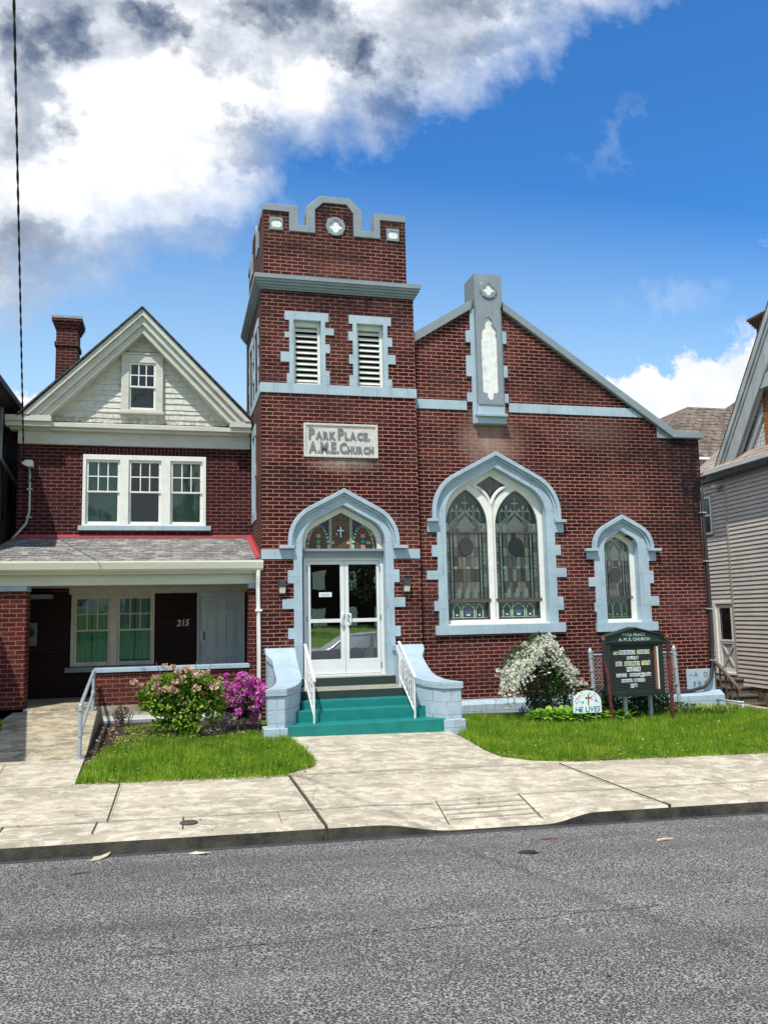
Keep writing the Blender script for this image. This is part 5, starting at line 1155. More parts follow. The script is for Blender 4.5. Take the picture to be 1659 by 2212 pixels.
mb = MB(); mb.tube([(fx, fy, fz), (bx, by, bz)], .026, 10); mb.ball((bx, by, bz), .03); mb.ball((fx, fy, fz), .032); mb.build('top_rail', galv, rr)
mb = MB(); mb.tube([(fx, fy, -1.50), (bx, by, -1.20)], .024, 10); mb.build('mid_rail', galv, rr)
for (x, y, z) in ((fx, fy, -1.16), (fx, fy, -1.50), (bx, by, -1.20), (bx, by, -.90)):
    mb = MB(); mb.tube([(x, y, z-.035), (x, y, z+.035)], .036, 10); mb.build('pipe_fitting', galv, rr)

# ================================================================== LEFT NEIGHBOUR
ln = thing('old_brick_building', 'dark old brick building with bare vines at the left edge of the frame', 'building')
mb = MB(); mb.box(-9, -3.42, 15.2, 30, -2.5, 4.15); mb.build('side_wall', brick_dark, ln)
mb = MB(); mb.box(-9, -3.12, 14.8, 30, 4.15, 4.25); mb.add([(-3.1, 14.8, 4.25), (-3.1, 30, 4.25), (-6.2, 30, 6.5), (-6.2, 14.8, 6.5)], [(0,1,2,3)]); mb.box(-3.14, -3.04, 14.8, 30, 4.20, 4.32); mb.build('eave_roof', asphalt_shingle, ln)
mb = MB(); mb.plate([(-8.5, 10.2), (-3.02, 10.2), (-3.60, 15.1), (-8.5, 15.1)], 1.75, 1.95, tf=lambda u, w, v: (u, v, w)); mb.build('ramp_shade_roof', asphalt_shingle, ln)  # unseen roof, added and skewed so that its shadow falls on the ramp
for k in range(2):
    mb = MB(); mb.tube([(-3.15-k*2.6, 10.5, -2.2), (-3.15-k*2.6, 10.5, 1.85)], .09, 8); mb.build('shade_roof_post', white, ln)  # out-of-view posts under the added shade roof
mb = MB(); mb.tube([(-3.33, 17.2, 4.15), (-3.33, 17.2, 3.15), (-3.2, 18.4, 2.8)], .035, 6); mb.build('downpipe', galv, ln)
mb = MB()
for k in range(34):
    y = rnd.uniform(16.6, 21); z = -2.2; x = -3.40; pts = [(x, y, z)]
    while pts[-1][2] < rnd.uniform(2.2, 4.0):
        p_ = pts[-1]; pts.append((x+rnd.uniform(-.005, .03), p_[1]+rnd.uniform(-.14, .14), p_[2]+rnd.uniform(.15, .4)))
    mb.tube(pts, [.018*(1-.7*i/len(pts)) for i in range(len(pts))], 4)
mb.build('bare_vines', twig, ln)

# ================================================================== RIGHT HOUSE
rh = thing('siding_house', 'tall house with beige clapboard siding and steep grey trimmed gable at right edge', 'house')
TH = R(3.6); ad = Vector((math.sin(TH), math.cos(TH), 0)); nn_ = Vector((-math.cos(TH), math.sin(TH), 0)); C0 = Vector((15.0, 20.4, 0))
def H(s, o, z): p_ = C0+ad*s+nn_*o; return (p_.x, p_.y, z)
def hbox(mb, s0, s1, o0, o1, z0, z1, m=None):
    vs = [H(s, o, z) for s in (s0, s1) for o in (o0, o1) for z in (z0, z1)]
    mb.add(vs, [(0,1,3,2),(4,6,7,5),(0,4,5,1),(2,3,7,6),(0,2,6,4),(1,5,7,3)], m)
def clap(mb, s0, s1, o, z0, z1, pitch=.118, holes=()):
    z = z0
    while z < z1:
        zt = min(z+pitch, z1); segs = [(s0, s1)]
        for (a, b, c, d) in holes:
            if z < d-.02 and zt > c+.02:
                ns = []
                for (p_, q_) in segs:
                    if b <= p_ or a >= q_: ns.append((p_, q_)); continue
                    if p_ < a: ns.append((p_, a))
                    if q_ > b: ns.append((b, q_))
                segs = ns
        for (p_, q_) in segs:
            mb.add([H(p_, o+.040, z), H(q_, o+.040, z), H(q_, o+.030, z+pitch*.45), H(p_, o+.030, z+pitch*.45), H(q_, o+.006, zt), H(p_, o+.006, zt), H(p_, o-.004, z), H(q_, o-.004, z)], [(0,1,2,3), (3,2,4,5), (6,7,1,0)])
        z += pitch
mb = MB(); clap(mb, -9, 0, 0, -2.12, 3.66); clap(mb, .06, 2.2, -.10, -1.86, 3.66, holes=[(.10, 1.13, -1.86, .16), (.90, 1.6, 2.12, 3.25)])
mb.build('clapboard_siding', siding, rh, fixn=False)
mb = MB(); hbox(mb, -9, 2.2, -6, -.12, -3.2, 3.9); hbox(mb, -9, 0, -6, -.001, -1.92, 3.9); mb.build('inner_wall', trim_grey, rh)
mb = MB(); hbox(mb, -9, .02, -.3, .01, -3.2, -2.12); mb.build('stone_foundation', simple('sandstone_foundation', (.20,.15,.09), (.06,.05,.04), 4, .9, 8, 1, .05), rh)
mb = MB(); hbox(mb, -.03, .055, -.10, .035, -1.92, 3.66); mb.build('corner_board', simple('corner_trim', (.48,.42,.34), None, 5, .6), rh)
# storm door + window
mb = MB()
def hpl(mb, pts, o0, o1, holes=(), m=None): mb.plate(pts, o0, o1, holes, m=m, tf=lambda u, w, v: H(u, w, v))
hpl(mb, rect(.10, 1.13, -1.88, .16), -.13, -.02, [rect(.17, .99, -1.82, .10)]); sdr = mb.build('storm_door', white, rh, bevel=.005)
def sx(v): return .17+(v-.19)*(.82/.66)
mb = MB(); hpl(mb, rect(.17, .99, -1.82, .10), -.10, -.06, [rect(.27, .89, -.93, .01), rect(.27, .89, -1.72, -1.02)]); mb.build('door_leaf', white, sdr)
mb = MB(); hpl(mb, rect(.26, .90, -1.74, -1.0), -.10, -.09)
for (a, b, c, d) in ((.28, -1.71, .88, -1.03), (.28, -1.03, .88, -1.71)):
    dx, dz = c-a, d-b; l_ = math.hypot(dx, dz); nx_, nz_ = -dz/l_*.04, dx/l_*.04; hpl(mb, [(a+nx_, b+nz_), (a-nx_, b-nz_), (c-nx_, d-nz_), (c+nx_, d+nz_)], -.09, -.065)
mb.build('cross_panel', simple('crossbuck_grey', (.52,.50,.48), None, 5, .5), sdr)
mb = MB(); sc_pts = []
for i in range(13): sc_pts.append((.29+.58*i/12, -.92+(.02 if i % 2 else 0)))
for i in range(1, 21): sc_pts.append((.87-(.025 if i % 2 else 0), -.92+.92*i/20))
for i in range(1, 13): sc_pts.append((.87-.58*i/12, .0-(.02 if i % 2 else 0)))
for i in range(1, 20): sc_pts.append((.29+(.025 if i % 2 else 0), .0-.92*i/20))
hpl(mb, rect(.25, .91, -.96, .04), -.058, -.05, [sc_pts]); mb.build('scalloped_trim', white, sdr)
mb = MB(); hpl(mb, rect(.26, .90, -.95, .03), -.09, -.086); mb.build('door_glass', pane_dark, sdr)
mb = MB(); hpl(mb, rect(.26, .90, -.95, .03), -.108, -.104); mb.build('inner_door', SG['navy'], sdr)
mb = MB(); hpl(mb, rect(.90, 1.60, 2.12, 3.25), -.13, -.04, [rect(.97, 1.53, 2.19, 2.66), rect(.97, 1.53, 2.72, 3.18)]); w2_ = mb.build('side_window', white, rh); mb = MB(); hpl(mb, rect(.93, 1.57, 2.15, 3.22), -.10, -.095); mb.build('window_pane', SG['dark'], w2_)
mb = MB(); hbox(mb, .50, .62, -.06, .08, 3.42, 3.52); hbox(mb, .30, .50, .0, .14, 3.40, 3.50); mb.build('floodlight', white, rh, bevel=.02)
# eave, gutter, gable
mb = MB(); hbox(mb, -9, .40, -.1, .30, 3.66, 3.74); hbox(mb, .40, 2.2, -.1, .05, 3.66, 3.76); mb.build('eave_soffit', bluegrey, rh)
mb = MB(); hbox(mb, -9, .42, .30, .42, 3.76, 3.86); hbox(mb, -9, .42, .26, .30, 3.66, 3.86); mb.build('gutter', simple('pale_metal_gutter', (.50,.55,.57), (.62,.66,.66), 4, .4), rh)
GA = (-3.35, 8.18); GL = (-.02, 3.86); GR = (-6.68, 3.86)
def rake_pt(t, off): 
    return (GL[0]+(GA[0]-GL[0])*t-off*.80, GL[1]+(GA[1]-GL[1])*t-off*.6)
mb = MB()
for (o0, o1, f) in ((.0, .14, .34), (.14, .24, .30), (.24, .66, .27), (.66, .72, .20), (.72, .94, .08)):
    k1, k0 = o1*1.2, o0*1.2
    hpl(mb, [(GL[0]-k0, GL[1]), (GA[0], GA[1]-k0*1.3), (GA[0], GA[1]-k1*1.3), (GL[0]-k1, GL[1])], f-.06, f); hpl(mb, [(GA[0], GA[1]-k0*1.3), (GR[0]+k0, GR[1]), (GR[0]+k1, GR[1]), (GA[0], GA[1]-k1*1.3)], f-.06, f)
mb.build('rake_trim', simple('weathered_grey_trim', (.36,.39,.39), (.52,.54,.53), 3, .6, lo=.4, hi=.7, stretch=(1, 1, .3)), rh)
mb = MB(); hpl(mb, [(GL[0]-.85, GL[1]), (GA[0], GA[1]-1.1), (GR[0]+.85, GR[1])], -.05, .0); mb.build('gable_backing', black, rh)
# fish scale shingles
mb = MB(); r3 = random.Random(5); z = 3.86; row = 0
while z < 6.2:
    hw = (1-(z-3.86)/(GA[1]-1.45-3.86)); s1_ = GA[0]+(GL[0]-1.05-GA[0])*hw; s0_ = -3.6
    s = s0_+(row % 2)*.07
    while s < s1_-.07:
        pts = [(s+.004, z+.17), (s+.004, z+.05), (s+.02, z+.015), (s+.05, z-.01), (s+.07, z-.015), (s+.09, z-.01), (s+.12, z+.015), (s+.136, z+.05), (s+.136, z+.17)]
        vs = [H(a, .028-(b-z)*.10, b) for a, b in pts]; mb.add(vs, [tuple(range(9))]); s += .14
    z += .115; row += 1
mb.build('fish_scale_shingles', simple('white_scale_shingle', (.72,.74,.72), (.50,.52,.50), 8, .6), rh, fixn=False)
mb = MB(); hpl(mb, rect(-4.2, -2.02, 3.95, 5.55), .04, .08, m=brick_orange); mb.build('orange_shingle_panel', None, rh); mb = MB(); hpl(mb, [(GA[0]-1.5, 5.60), (GA[0]+1.35, 5.60), (GA[0]+1.1, 5.95), (GA[0]-1.1, 5.95)], .04, .24); mb.build('gable_crossband', bpy.data.materials['weathered_grey_trim'], rh)
# roofs
mb = MB(); mb.add([H(GL[0]+.02, .36, GL[1]+.0), H(GA[0], .36, GA[1]+.05), H(GA[0], -6, GA[1]+.05), H(GL[0]+.02, -6, GL[1])], [(0,1,2,3)]); mb.add([H(-9, .36, 3.86), H(.42, .42, 3.87), H(1.0, -1.35, 5.4), H(-9, -1.35, 5.4)], [(0,1,2,3)]); mb.add([H(.42, .42, 3.87), H(2.2, .06, 3.80), H(2.2, -1.6, 5.2), H(1.0, -1.35, 5.4)], [(0,1,2,3)]); mb.build('side_roof', cream_shingle, rh, fixn=False)
def UY(x, y, Y):
    d = _f*FPX+_r*(x-830)-_u*(y-1106); return tuple(d*(Y/d.y))
e0 = UY(1440, 985, 24.5); e1 = UY(1640, 1000, 24.5); r0_ = UY(1485, 879, 27.0); r1_ = UY(1565, 881, 27.0); r2_ = UY(1640, 835, 27.5)
mb = MB(); zb_ = e0[2]; x0_ = e0[0]
mb.add([(x0_, 24.5, zb_), (e1[0], 24.5, zb_), (r1_[0]+3, 27, r0_[2]), r0_, (x0_, 32, zb_), (r0_[0], 30, r0_[2])], [(0,1,2,3), (0,3,5,4)])
mb.add([(r1_[0]-.1, 27.0, r1_[2]-.1), (r2_[0], 27.5, r2_[2]+.05), (r2_[0]+2, 26, zb_), (r1_[0]+.3, 25.6, zb_+.4)], [(0,1,2,3)])
mb.build('rear_hip_roof', brown_shingle, rh, fixn=False)
mb = MB(); mb.add([(r1_[0]+.6, 25.75, r1_[2]-.9), (r1_[0]+.68, 25.75, r1_[2]-.9), (r1_[0]+.95, 26.7, r1_[2]-.1), (r1_[0]+.85, 26.7, r1_[2]-.1)], [(0,1,2,3)]); mb.build('roof_flashing', flash_red, rh, fixn=False)
mb = MB(); mb.box(x0_+.2, e1[0], 24.8, 31, -2.6, zb_-.02); mb.build('rear_wing_wall', trim_grey, rh)
cx_ = UY(1668, 690, 18.0)
mb = MB(); X_ = cx_[0]+.05; mb.box(X_, X_+.8, 17.95, 18.7, 6.8, 7.42); 
for i, e in enumerate((.04, .08, .12, .16)): mb.box(X_-e, X_+.8+e, 17.95-e, 18.7+e, 7.42+.07*i, 7.49+.07*i)
mb.build('chimney', brickmat('brown_chimney_brick', (.20,.10,.06), (.13,.07,.05), (.05,.04,.03)), rh)
# wooden side stairs
st = thing('wooden_stairs', 'weathered wooden stairs with slatted rail below the white storm door', 'stairs')
for k in range(5):
    z = -1.93-.19*k; s0_ = .05-.30*k
    mb = MB(); hbox(mb, s0_-.30, s0_+.06, .02, .95, z-.04, z); hbox(mb, s0_-.26, s0_-.24, .04, .93, z-.19, z-.045, m=None); mb.build('tread', oldwood, st)
mb = MB(); hbox(mb, .05, 1.0, .0, .95, -1.97, -1.93); mb.build('landing_boards', oldwood, st)
mb = MB(); a = Vector(H(.35, .95, -.95)); b = Vector(H(-1.45, .95, -2.10)); d = (b-a)/2; mb.obox((a+b)/2, d, nn_*.045, Vector((0,0,.035))); mb.build('rail_cap', oldwood, st)
for k in range(8):
    t_ = k/7.5; c = a.lerp(b, t_); mb = MB(); mb.obox(c+Vector((0,0,-.48)), ad*.018, nn_*.018, Vector((0,0,.45))); mb.build('baluster', oldwood, st)
# areaway floor, low kerb wall and pipe rail
sheet('side_passage', [10.6, 13, 16, 20], [13.2, 16, 20, 26], lambda x, y: -2.72, soil)
mb = MB(); pts = [(10.75, 15.0), (10.78, 13.0), (11.1, 11.5), (11.3, 9.9)]
pts = [(10.62, 15.35), (14.5, 17.2)]
kx0, ky0 = 10.70, 15.30
def kw(p0, p1, w, zt, zb2):
    d = (Vector(p1)-Vector(p0)); n2 = Vector((-d.y, d.x)).normalized()*w/2; m_ = (Vector(p0)+Vector(p1))/2
    mb.obox((m_.x, m_.y, (zt+zb2)/2), (d.x/2, d.y/2, 0), (n2.x, n2.y, 0), (0, 0, (zt-zb2)/2))
kw((10.80, 15.1), (10.74, 10.6), .16, -1.895, -2.8)
tag(mb.build('low_kerb_wall', ramp_conc, bevel=.01), 'low pale concrete retaining kerb at the right end of the lawn', 'low wall')
mb = MB(); P0 = Vector((10.86, 14.5, -1.74)); P1 = Vector((10.95, 13.95, -1.80)); 
P0 = Vector(UY(1545, 1510, 14.9)); P1 = Vector(UY(1604, 1518, 14.2)); mb.tube([P0, P1], .022, 8); mb.tube([P1, (P1.x, P1.y, -2.0)], .026, 8); mb.ball(tuple(P1), .034)
tag(mb.build('pipe_rail', galv, smooth=True), 'short galvanised pipe rail on the low kerb beside the church corner', 'rail')

# ================================================================== SIGNS AND POSTS
SY = 13.6; gs = gz(7.8, SY)
sb = thing('church_sign', 'dark green gabled church notice board with white changeable letters', 'notice board')
mb = MB(); mb.plate([(7.30, -1.49), (8.42, -1.49), (8.42, -.54), (7.30, -.54)], SY-.07, SY+.07, [rect(7.40, 8.33, -1.42, -.63)]); mb.build('sign_case', signblack, sb, bevel=.006)
mb = MB(); mb.plate([(7.27, -.56), (8.45, -.56), (8.45, -.495), (7.86, -.36), (7.27, -.495)], SY-.075, SY+.08); hd = mb.build('sign_header', signgreen, sb)
mb = MB(); mb.plate([(7.22, -.50), (7.86, -.345), (8.50, -.49), (8.50, -.465), (7.86, -.315), (7.22, -.475)], SY-.12, SY+.12); mb.box(7.26, 8.46, SY-.095, SY+.09, -.585, -.56); mb.build('sign_roof', signblack, hd, bevel=.004)
mb = MB(); put_text(mb, 'PARK PLACE', 7.64, SY-.076, -.468, .070, .0008, .002, width=.44); put_text(mb, 'A. M. E. CHURCH', 7.56, SY-.076, -.552, .074, .0008, .002, width=.60); mb.build('header_lettering', sign_text, hd)
mb = MB(); mb.box(7.38, 8.35, SY-.02, SY+.0, -1.44, -.61); brd = mb.build('letter_board', letterboard, sb)
mb = MB(); TL = random.Random(9)
def tiles(txt, xs, xe, zc, h, mats):
    cells = [c for c in txt]; n_ = len(cells); w_ = (xe-xs)/n_
    for i, ch in enumerate(cells):
        if ch == ' ': continue
        m_ = mats[TL.randrange(len(mats))]; dz = TL.uniform(-.004, .004); a = xs+i*w_
        mb = MB(); mb.box(a+.001, a+w_-.001, SY-.027, SY-.021, zc-h/2+dz, zc+h/2+dz, m=m_)
        vs, fs, w0, w1 = text_geo(ch, h*1.02, .001, .0008); k = (w_*.72)/max(.001, (w1-w0)); k = min(k, 1.4)
        mb.add([(a+w_*.14+(v[0]-w0)*k, SY-.0285-v[2], zc-h*.36+v[1]+dz) for v in vs], fs, ink); mb.build('letter_tile', None, brd, fixn=False)
tiles('THE', 7.47, 7.57, -.765, .055, [tile_cream]); tiles('FRIENDLY', 7.575, 7.895, -.755, .078, [tile_cream, tile_cream, tile_white]); tiles('CHURCH', 7.93, 8.18, -.755, .078, [tile_cream])
tiles('WELCOME', 7.725, 7.955, -.855, .056, [tile_white])
tiles('REV', 7.50, 7.63, -.952, .078, [tile_cream, tile_yellow]); tiles('GEOFREY', 7.675, 7.975, -.952, .078, [tile_cream, tile_yellow, tile_cream]); tiles('TATE', 8.01, 8.18, -.948, .075, [tile_yellow, tile_white])
tiles('PASTOR', 7.71, 7.985, -1.052, .078, [tile_white])
tiles('CHURCH', 7.505, 7.71, -1.150, .058, [tile_white]); tiles('SCHOOL', 7.765, 7.965, -1.150, .058, [tile_white]); tiles('9:', 7.975, 8.05, -1.155, .078, [tile_white]); tiles('30AM', 8.05, 8.19, -1.148, .058, [tile_white])
tiles('WORSHIP', 7.60, 7.82, -1.248, .056, [tile_white]); tiles('SERVICE', 7.845, 8.065, -1.248, .056, [tile_white])
tiles('11', 7.77, 7.835, -1.338, .07, [tile_white]); tiles('AM', 7.845, 7.91, -1.330, .056, [tile_white])
mb = MB(); mb.box(8.265, 8.30, SY-.05, SY-.02, -1.41, -.64, m=wood_brown); mb.box(8.305, 8.33, SY-.055, SY-.02, -1.41, -.66, m=white); mb.build('inner_wood_strip', None, sb)
mb = MB(); mb.box(7.42, 8.46, SY-.10, SY+.05, -1.52, -1.49); mb.build('sign_ledge', signblack, sb)
mb = MB(); mb.box(7.66, 7.72, SY+.03, SY+.09, gs-.1, -1.5); mb.build('sign_leg', galv, sb); mb = MB(); mb.box(8.20, 8.26, SY+.10, SY+.16, gs-.1, -1.5); mb.build('sign_leg', galv, sb)
for (x, xb, ztop, lab) in ((7.225, 7.33, -.46, 'leaning rusty red and black post at left side of the notice board'), (8.475, 8.50, -.45, 'rusty red post with orange tip at right side of the notice board')):
    mb = MB(); mb.tube([(xb, SY-.14, gs-.1), ((x+xb)/2, SY-.15, -1.2), (x+.01, SY-.14, -.9)], .032, 10, m=rust); mb.tube([(x+.01, SY-.14, -.9), (x, SY-.14, ztop-.06)], .033, 10, m=rustblack); mb.tube([(x, SY-.14, ztop-.06), (x, SY-.14, ztop-.01)], [.036, .030], 10, m=redtip)
    tag(mb.build('rusty_post', None), lab, 'post', 'rusty posts flanking the notice board')
# chain link fence behind the board
FY = 14.25
fe = thing('chain_link_fence', 'short chain link fence between grey steel posts behind the notice board', 'fence')
for x in (7.375, 9.10):
    mb = MB(); g0 = gz(x, FY); mb.tube([(x+.06, FY, g0-.1), (x, FY, -.78)], .038, 10); mb.tube([(x, FY, -.78), (x, FY, -.74)], [.046, .04], 10); mb.tube([(x, FY, -.74), (x, FY, -.685)], [.036, .008], 10)
    for z in (-.86, -1.1, -1.4): mb.tube([(x+.01, FY, z-.015), (x+.01, FY, z+.015)], .046, 10)
    mb.build('post', galv, fe)
mb = MB(); mb.tube([(7.39, FY, -.82), (9.09, FY, -.82)], .018, 8); mb.build('top_rail', galv, fe)
mb = MB(); s_ = .07; za, zb2 = gs, -.85; xa, xb = 7.40, 9.08
n_ = int((xb-xa+1.2)/s_)
for k in range(-16, n_):
    for sg_ in (1, -1):
        x0_ = xa+k*s_ if sg_ > 0 else xb-k*s_; p0 = [x0_, za]; p1 = [x0_+sg_*(zb2-za), zb2]
        # clip to panel
        def clipx(p0, p1):
            (ax, az), (bx_, bz_) = p0, p1
            if ax > bx_: (ax, az), (bx_, bz_) = (bx_, bz_), (ax, az)
            if bx_ <= xa or ax >= xb: return None
            if ax < xa: az += (bz_-az)*(xa-ax)/(bx_-ax); ax = xa
            if bx_ > xb: bz_ = az+(bz_-az)*(xb-ax)/(bx_-ax); bx_ = xb
            return (ax, az), (bx_, bz_)
        c_ = clipx(p0, p1)
        if c_: mb.tube([(c_[0][0], FY+.004*sg_, c_[0][1]), (c_[1][0], FY+.004*sg_, c_[1][1])], .0045, 3, cap=False)
mb.build('wire_mesh', simple('rusty_chain_wire', (.34,.30,.30), (.20,.14,.13), 10, .6), fe, fixn=False)
# HE LIVES yard sign
YY = 13.42
ys_ = thing('yard_sign', 'small white round-topped yard sign with wooden cross, flowers and the words HE LIVES', 'yard sign')
x0, x1, zb_, zt = 6.575, 7.105, -1.745, -1.365
xm = (x0+x1)/2; pts = [(x0, zb_), (x1, zb_), (x1-.005, zb_+.18)]
for i in range(0, 17):
    a = R(180)*i/16; pts.append((xm+(x1-x0)/2*.985*math.cos(a), zb_+.18+(zt-zb_-.18)*math.sin(a)))
pts.append((x0+.005, zb_+.18))
mb = MB(); mb.plate(pts, YY-.006, YY+.006); mb.build('sign_panel', sign_white, ys_)
mb = MB(); cx = xm+.02; mb.plate([(cx-.012, zb_+.135), (cx+.010, zb_+.135), (cx+.016, zt-.06), (cx-.006, zt-.06)], YY-.012, YY-.0065); mb.box(cx-.055, cx+.060, YY-.0135, YY-.0065, zt-.135, zt-.112); mb.build('cross', wood_brown, ys_)
mb = MB(); put_text(mb, 'HE LIVES', x0+.03, YY-.0065, zb_+.018, .125, .003, .0008, width=.475, shear=.15); mb.build('sign_lettering', sign_ink, ys_)
fr_ = random.Random(2)
def flower(x, z, r, m_, n_=5):
    mb = MB()
    mb.add([(x+r*(1 if i % 2 == 0 else .5)*math.cos(i*math.pi/n_), YY-.0068-.0003*fr_.random(), z+r*(1 if i % 2 == 0 else .5)*math.sin(i*math.pi/n_)) for i in range(2*n_)], [tuple(range(2*n_))], m_); mb.build('painted_flower', None, ys_, fixn=False)
for (dx, dz, r, m_) in [(-.13,-.09,.030,pink),(-.19,-.14,.030,pink),(-.16,-.115,.022,pink),(.10,-.10,.028,pink),(.15,-.075,.026,pink),(.155,-.13,.024,pink),(-.085,-.20,.030,teal_flower),(.165,-.18,.034,teal_flower),(-.20,-.21,.022,green_flower),(-.10,-.04,.018,green_flower),(.06,-.05,.020,green_flower),(.09,-.16,.020,green_flower),(-.15,-.18,.020,green_flower),(.21,-.20,.016,green_flower),(-.225,-.17,.016,green_flower),(-.06,-.075,.014,green_flower)]: flower(xm+dx, zt+dz, r, m_, 6)
for x in (x0+.1, x1-.1):
    mb = MB(); mb.tube([(x, YY+.008, zb_+.1), (x, YY+.008, gz(x, YY)-.1)], .005, 5); mb.build('sign_stake', galv, ys_)

# ================================================================== VEGETATION
def leaf(mb, c, r, rng_, m=None, up=.3, asp=.55, fold=.15):
    d = Vector((rng_.gauss(0, 1), rng_.gauss(0, 1), rng_.gauss(0, 1)+up)); d.normalize()
    t = Vector((rng_.gauss(0, 1), rng_.gauss(0, 1), rng_.gauss(0, 1))); t = (t-d*t.dot(d)).normalized(); b = d.cross(t)
    c = Vector(c); p0 = c-t*r; p1 = c+t*r; s = b*r*asp; n_ = d*r*fold
    mb.add([p0, c+s+n_, p1, c-s+n_], [(0,1,2), (0,2,3)], m)
def bush(name, clumps, n, r, mat, parent, seed=1, up=.4, asp=.55, shell=.5):
    g = random.Random(seed); mb = MB(); tot = sum((a*b*c)**.67 for _, (a, b, c) in clumps)
    for (c, (a, b, h)) in clumps:
        k = int(n*((a*b*h)**.67)/tot)
        for _ in range(k):
            v = Vector((g.gauss(0,1), g.gauss(0,1), g.gauss(0,1))).normalized(); q = g.random()**(1/3)*(1-shell)+shell*(1-.25*g.random()**2)
            leaf(mb, (c[0]+v.x*a*q, c[1]+v.y*b*q, c[2]+v.z*h*q), r*g.uniform(.6, 1.25), g, None, up, asp)
    return mb.build(name, mat, parent, fixn=False)
def blooms(name, pts, n, br, r, mat, parent, seed=1):
    g = random.Random(seed); mb = MB()
    for (x, y, z, s) in pts:
        for _ in range(n):
            v = Vector((g.gauss(0,1), g.gauss(0,1), g.gauss(0,1))).normalized()*br*s*g.uniform(.6, 1); leaf(mb, (x+v.x, y+v.y, z+v.z*.7), r*g.uniform(.7, 1.2), g, None, .5, .8)
    return mb.build(name, mat, parent, fixn=False)
def stems(name, base, tips, rad, mat, parent, seed=1):
    g = random.Random(seed); mb = MB()
    for t_ in tips:
        b = Vector(base)+Vector((g.uniform(-.12,.12), g.uniform(-.1,.1), 0)); t_ = Vector(t_); m_ = (b+t_)/2+Vector((g.uniform(-.08,.08), g.uniform(-.08,.08), .06))
        mb.tube([b, m_, t_], [rad, rad*.7, rad*.4], 5)
    return mb.build(name, mat, parent)
HYB = 13.55; gh = gz(.1, HYB)
hy = thing('hydrangea_bush', 'large leafy hydrangea bush with dried beige flower heads before the porch wall', 'bush')
g = random.Random(11)
cl_ = [((.10, HYB+.05, -1.32), (.45, .38, .34)), ((-.22, HYB, -1.28), (.30, .3, .28)), ((.42, HYB, -1.25), (.32, .3, .32)), ((-.05, HYB, -1.02), (.30, .25, .22)), ((.25, HYB, -1.0), (.30, .25, .20)), ((.05, HYB, -1.55), (.40, .35, .18)), ((.45, HYB+.05, -.98), (.16, .15, .14)), ((-.15, HYB, -.92), (.16, .12, .12)), ((-.45, HYB, -1.16), (.12, .12, .08)), ((-.52, HYB, -1.13), (.10, .1, .06))]
cl_ = [(c, (a*.86, b*.86, h*.82)) for c, (a, b, h) in cl_]
for _ in range(26):
    a_ = g.uniform(0, 6.28); cl_.append(((.10+.56*math.cos(a_), HYB+g.uniform(-.2, .1), -1.28+.42*math.sin(a_)), (g.uniform(.07, .15), .1, g.uniform(.06, .13))))
bush('leaves', cl_, 4600, .036, hyd_leaf, hy, 4, .6, .6, .45)
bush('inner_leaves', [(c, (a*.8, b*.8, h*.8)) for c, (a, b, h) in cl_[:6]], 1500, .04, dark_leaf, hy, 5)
bp = [(-.62,-.93,1),(-.52,-.99,.8),(-.30,-.86,1),(-.27,-.97,.9),(-.16,-.72,1.1),(-.05,-.73,.9),(.03,-.80,1),(.10,-.88,.8),(.16,-.76,1.1),(.24,-.80,1),(.30,-.86,1.1),(.38,-.84,1),(.46,-.82,.9),(-.30,-1.03,1.1),(-.20,-1.06,1.2),(-.10,-1.03,1.1),(-.02,-1.07,1.1),(-.24,-1.12,1.1),(.30,-1.05,1.2),(.50,-1.0,1.1),(.56,-1.05,1.1),(.62,-1.03,.9),(.06,-.96,1),(-.02,-.94,1),(.66,-.92,.6)]
blooms('dried_flower_heads', [(x, HYB-.22+g.uniform(-.08,.08), z, s) for x, z, s in bp], 34, .062, .024, hyd_bloom, hy, 3)
stems('stems', (.12, HYB, gh-.05), [(x*.98, HYB-.12, z) for x, z, s in bp[:14]]+[(-.3, HYB, -.66), (.32, HYB, -.60), (.55, HYB, -.66)], .010, twig, hy)
AZY = 14.05; ga = gz(1.0, AZY)
az = thing('azalea_bush', 'magenta flowering azalea bush beside the left cheek wall of the steps', 'bush')
ac = [((1.02, AZY, -1.17), (.24, .22, .16)), ((.90, AZY-.05, -1.34), (.24, .22, .12)), ((1.22, AZY, -1.28), (.15, .18, .16)), ((1.06, AZY, -.98), (.12, .12, .10)), ((1.22, AZY, -1.58), (.10, .12, .12))]
for _ in range(22):
    a_ = g.uniform(0, 6.28); ac.append(((1.03+.33*math.cos(a_), AZY+g.uniform(-.2, .1), -1.24+.25*math.sin(a_)), (g.uniform(.05, .10), .08, g.uniform(.04, .09))))
bush('blossoms', ac, 2600, .030, azalea, az, 8, .3, .8, .8)
bush('leaves', ac, 1500, .026, az_leaf, az, 9, .3, .6, .75)
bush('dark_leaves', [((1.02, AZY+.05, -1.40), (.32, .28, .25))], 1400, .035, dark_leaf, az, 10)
blooms('stray_blossoms', [(.77, AZY-.3, -.90, .8), (1.33, AZY, -1.08, .8), (.76, AZY-.3, -1.62, 1.3), (.80, AZY-.3, -1.70, 1.2), (.70, AZY-.3, -1.50, .8)], 40, .05, .022, azalea, az, 3)
stems('stems', (1.05, AZY, ga-.05), [(.85, AZY, -1.3), (1.2, AZY, -1.3), (1.0, AZY, -1.2), (.78, AZY-.3, -.92), (1.25, AZY, -1.4)], .012, twig, az)
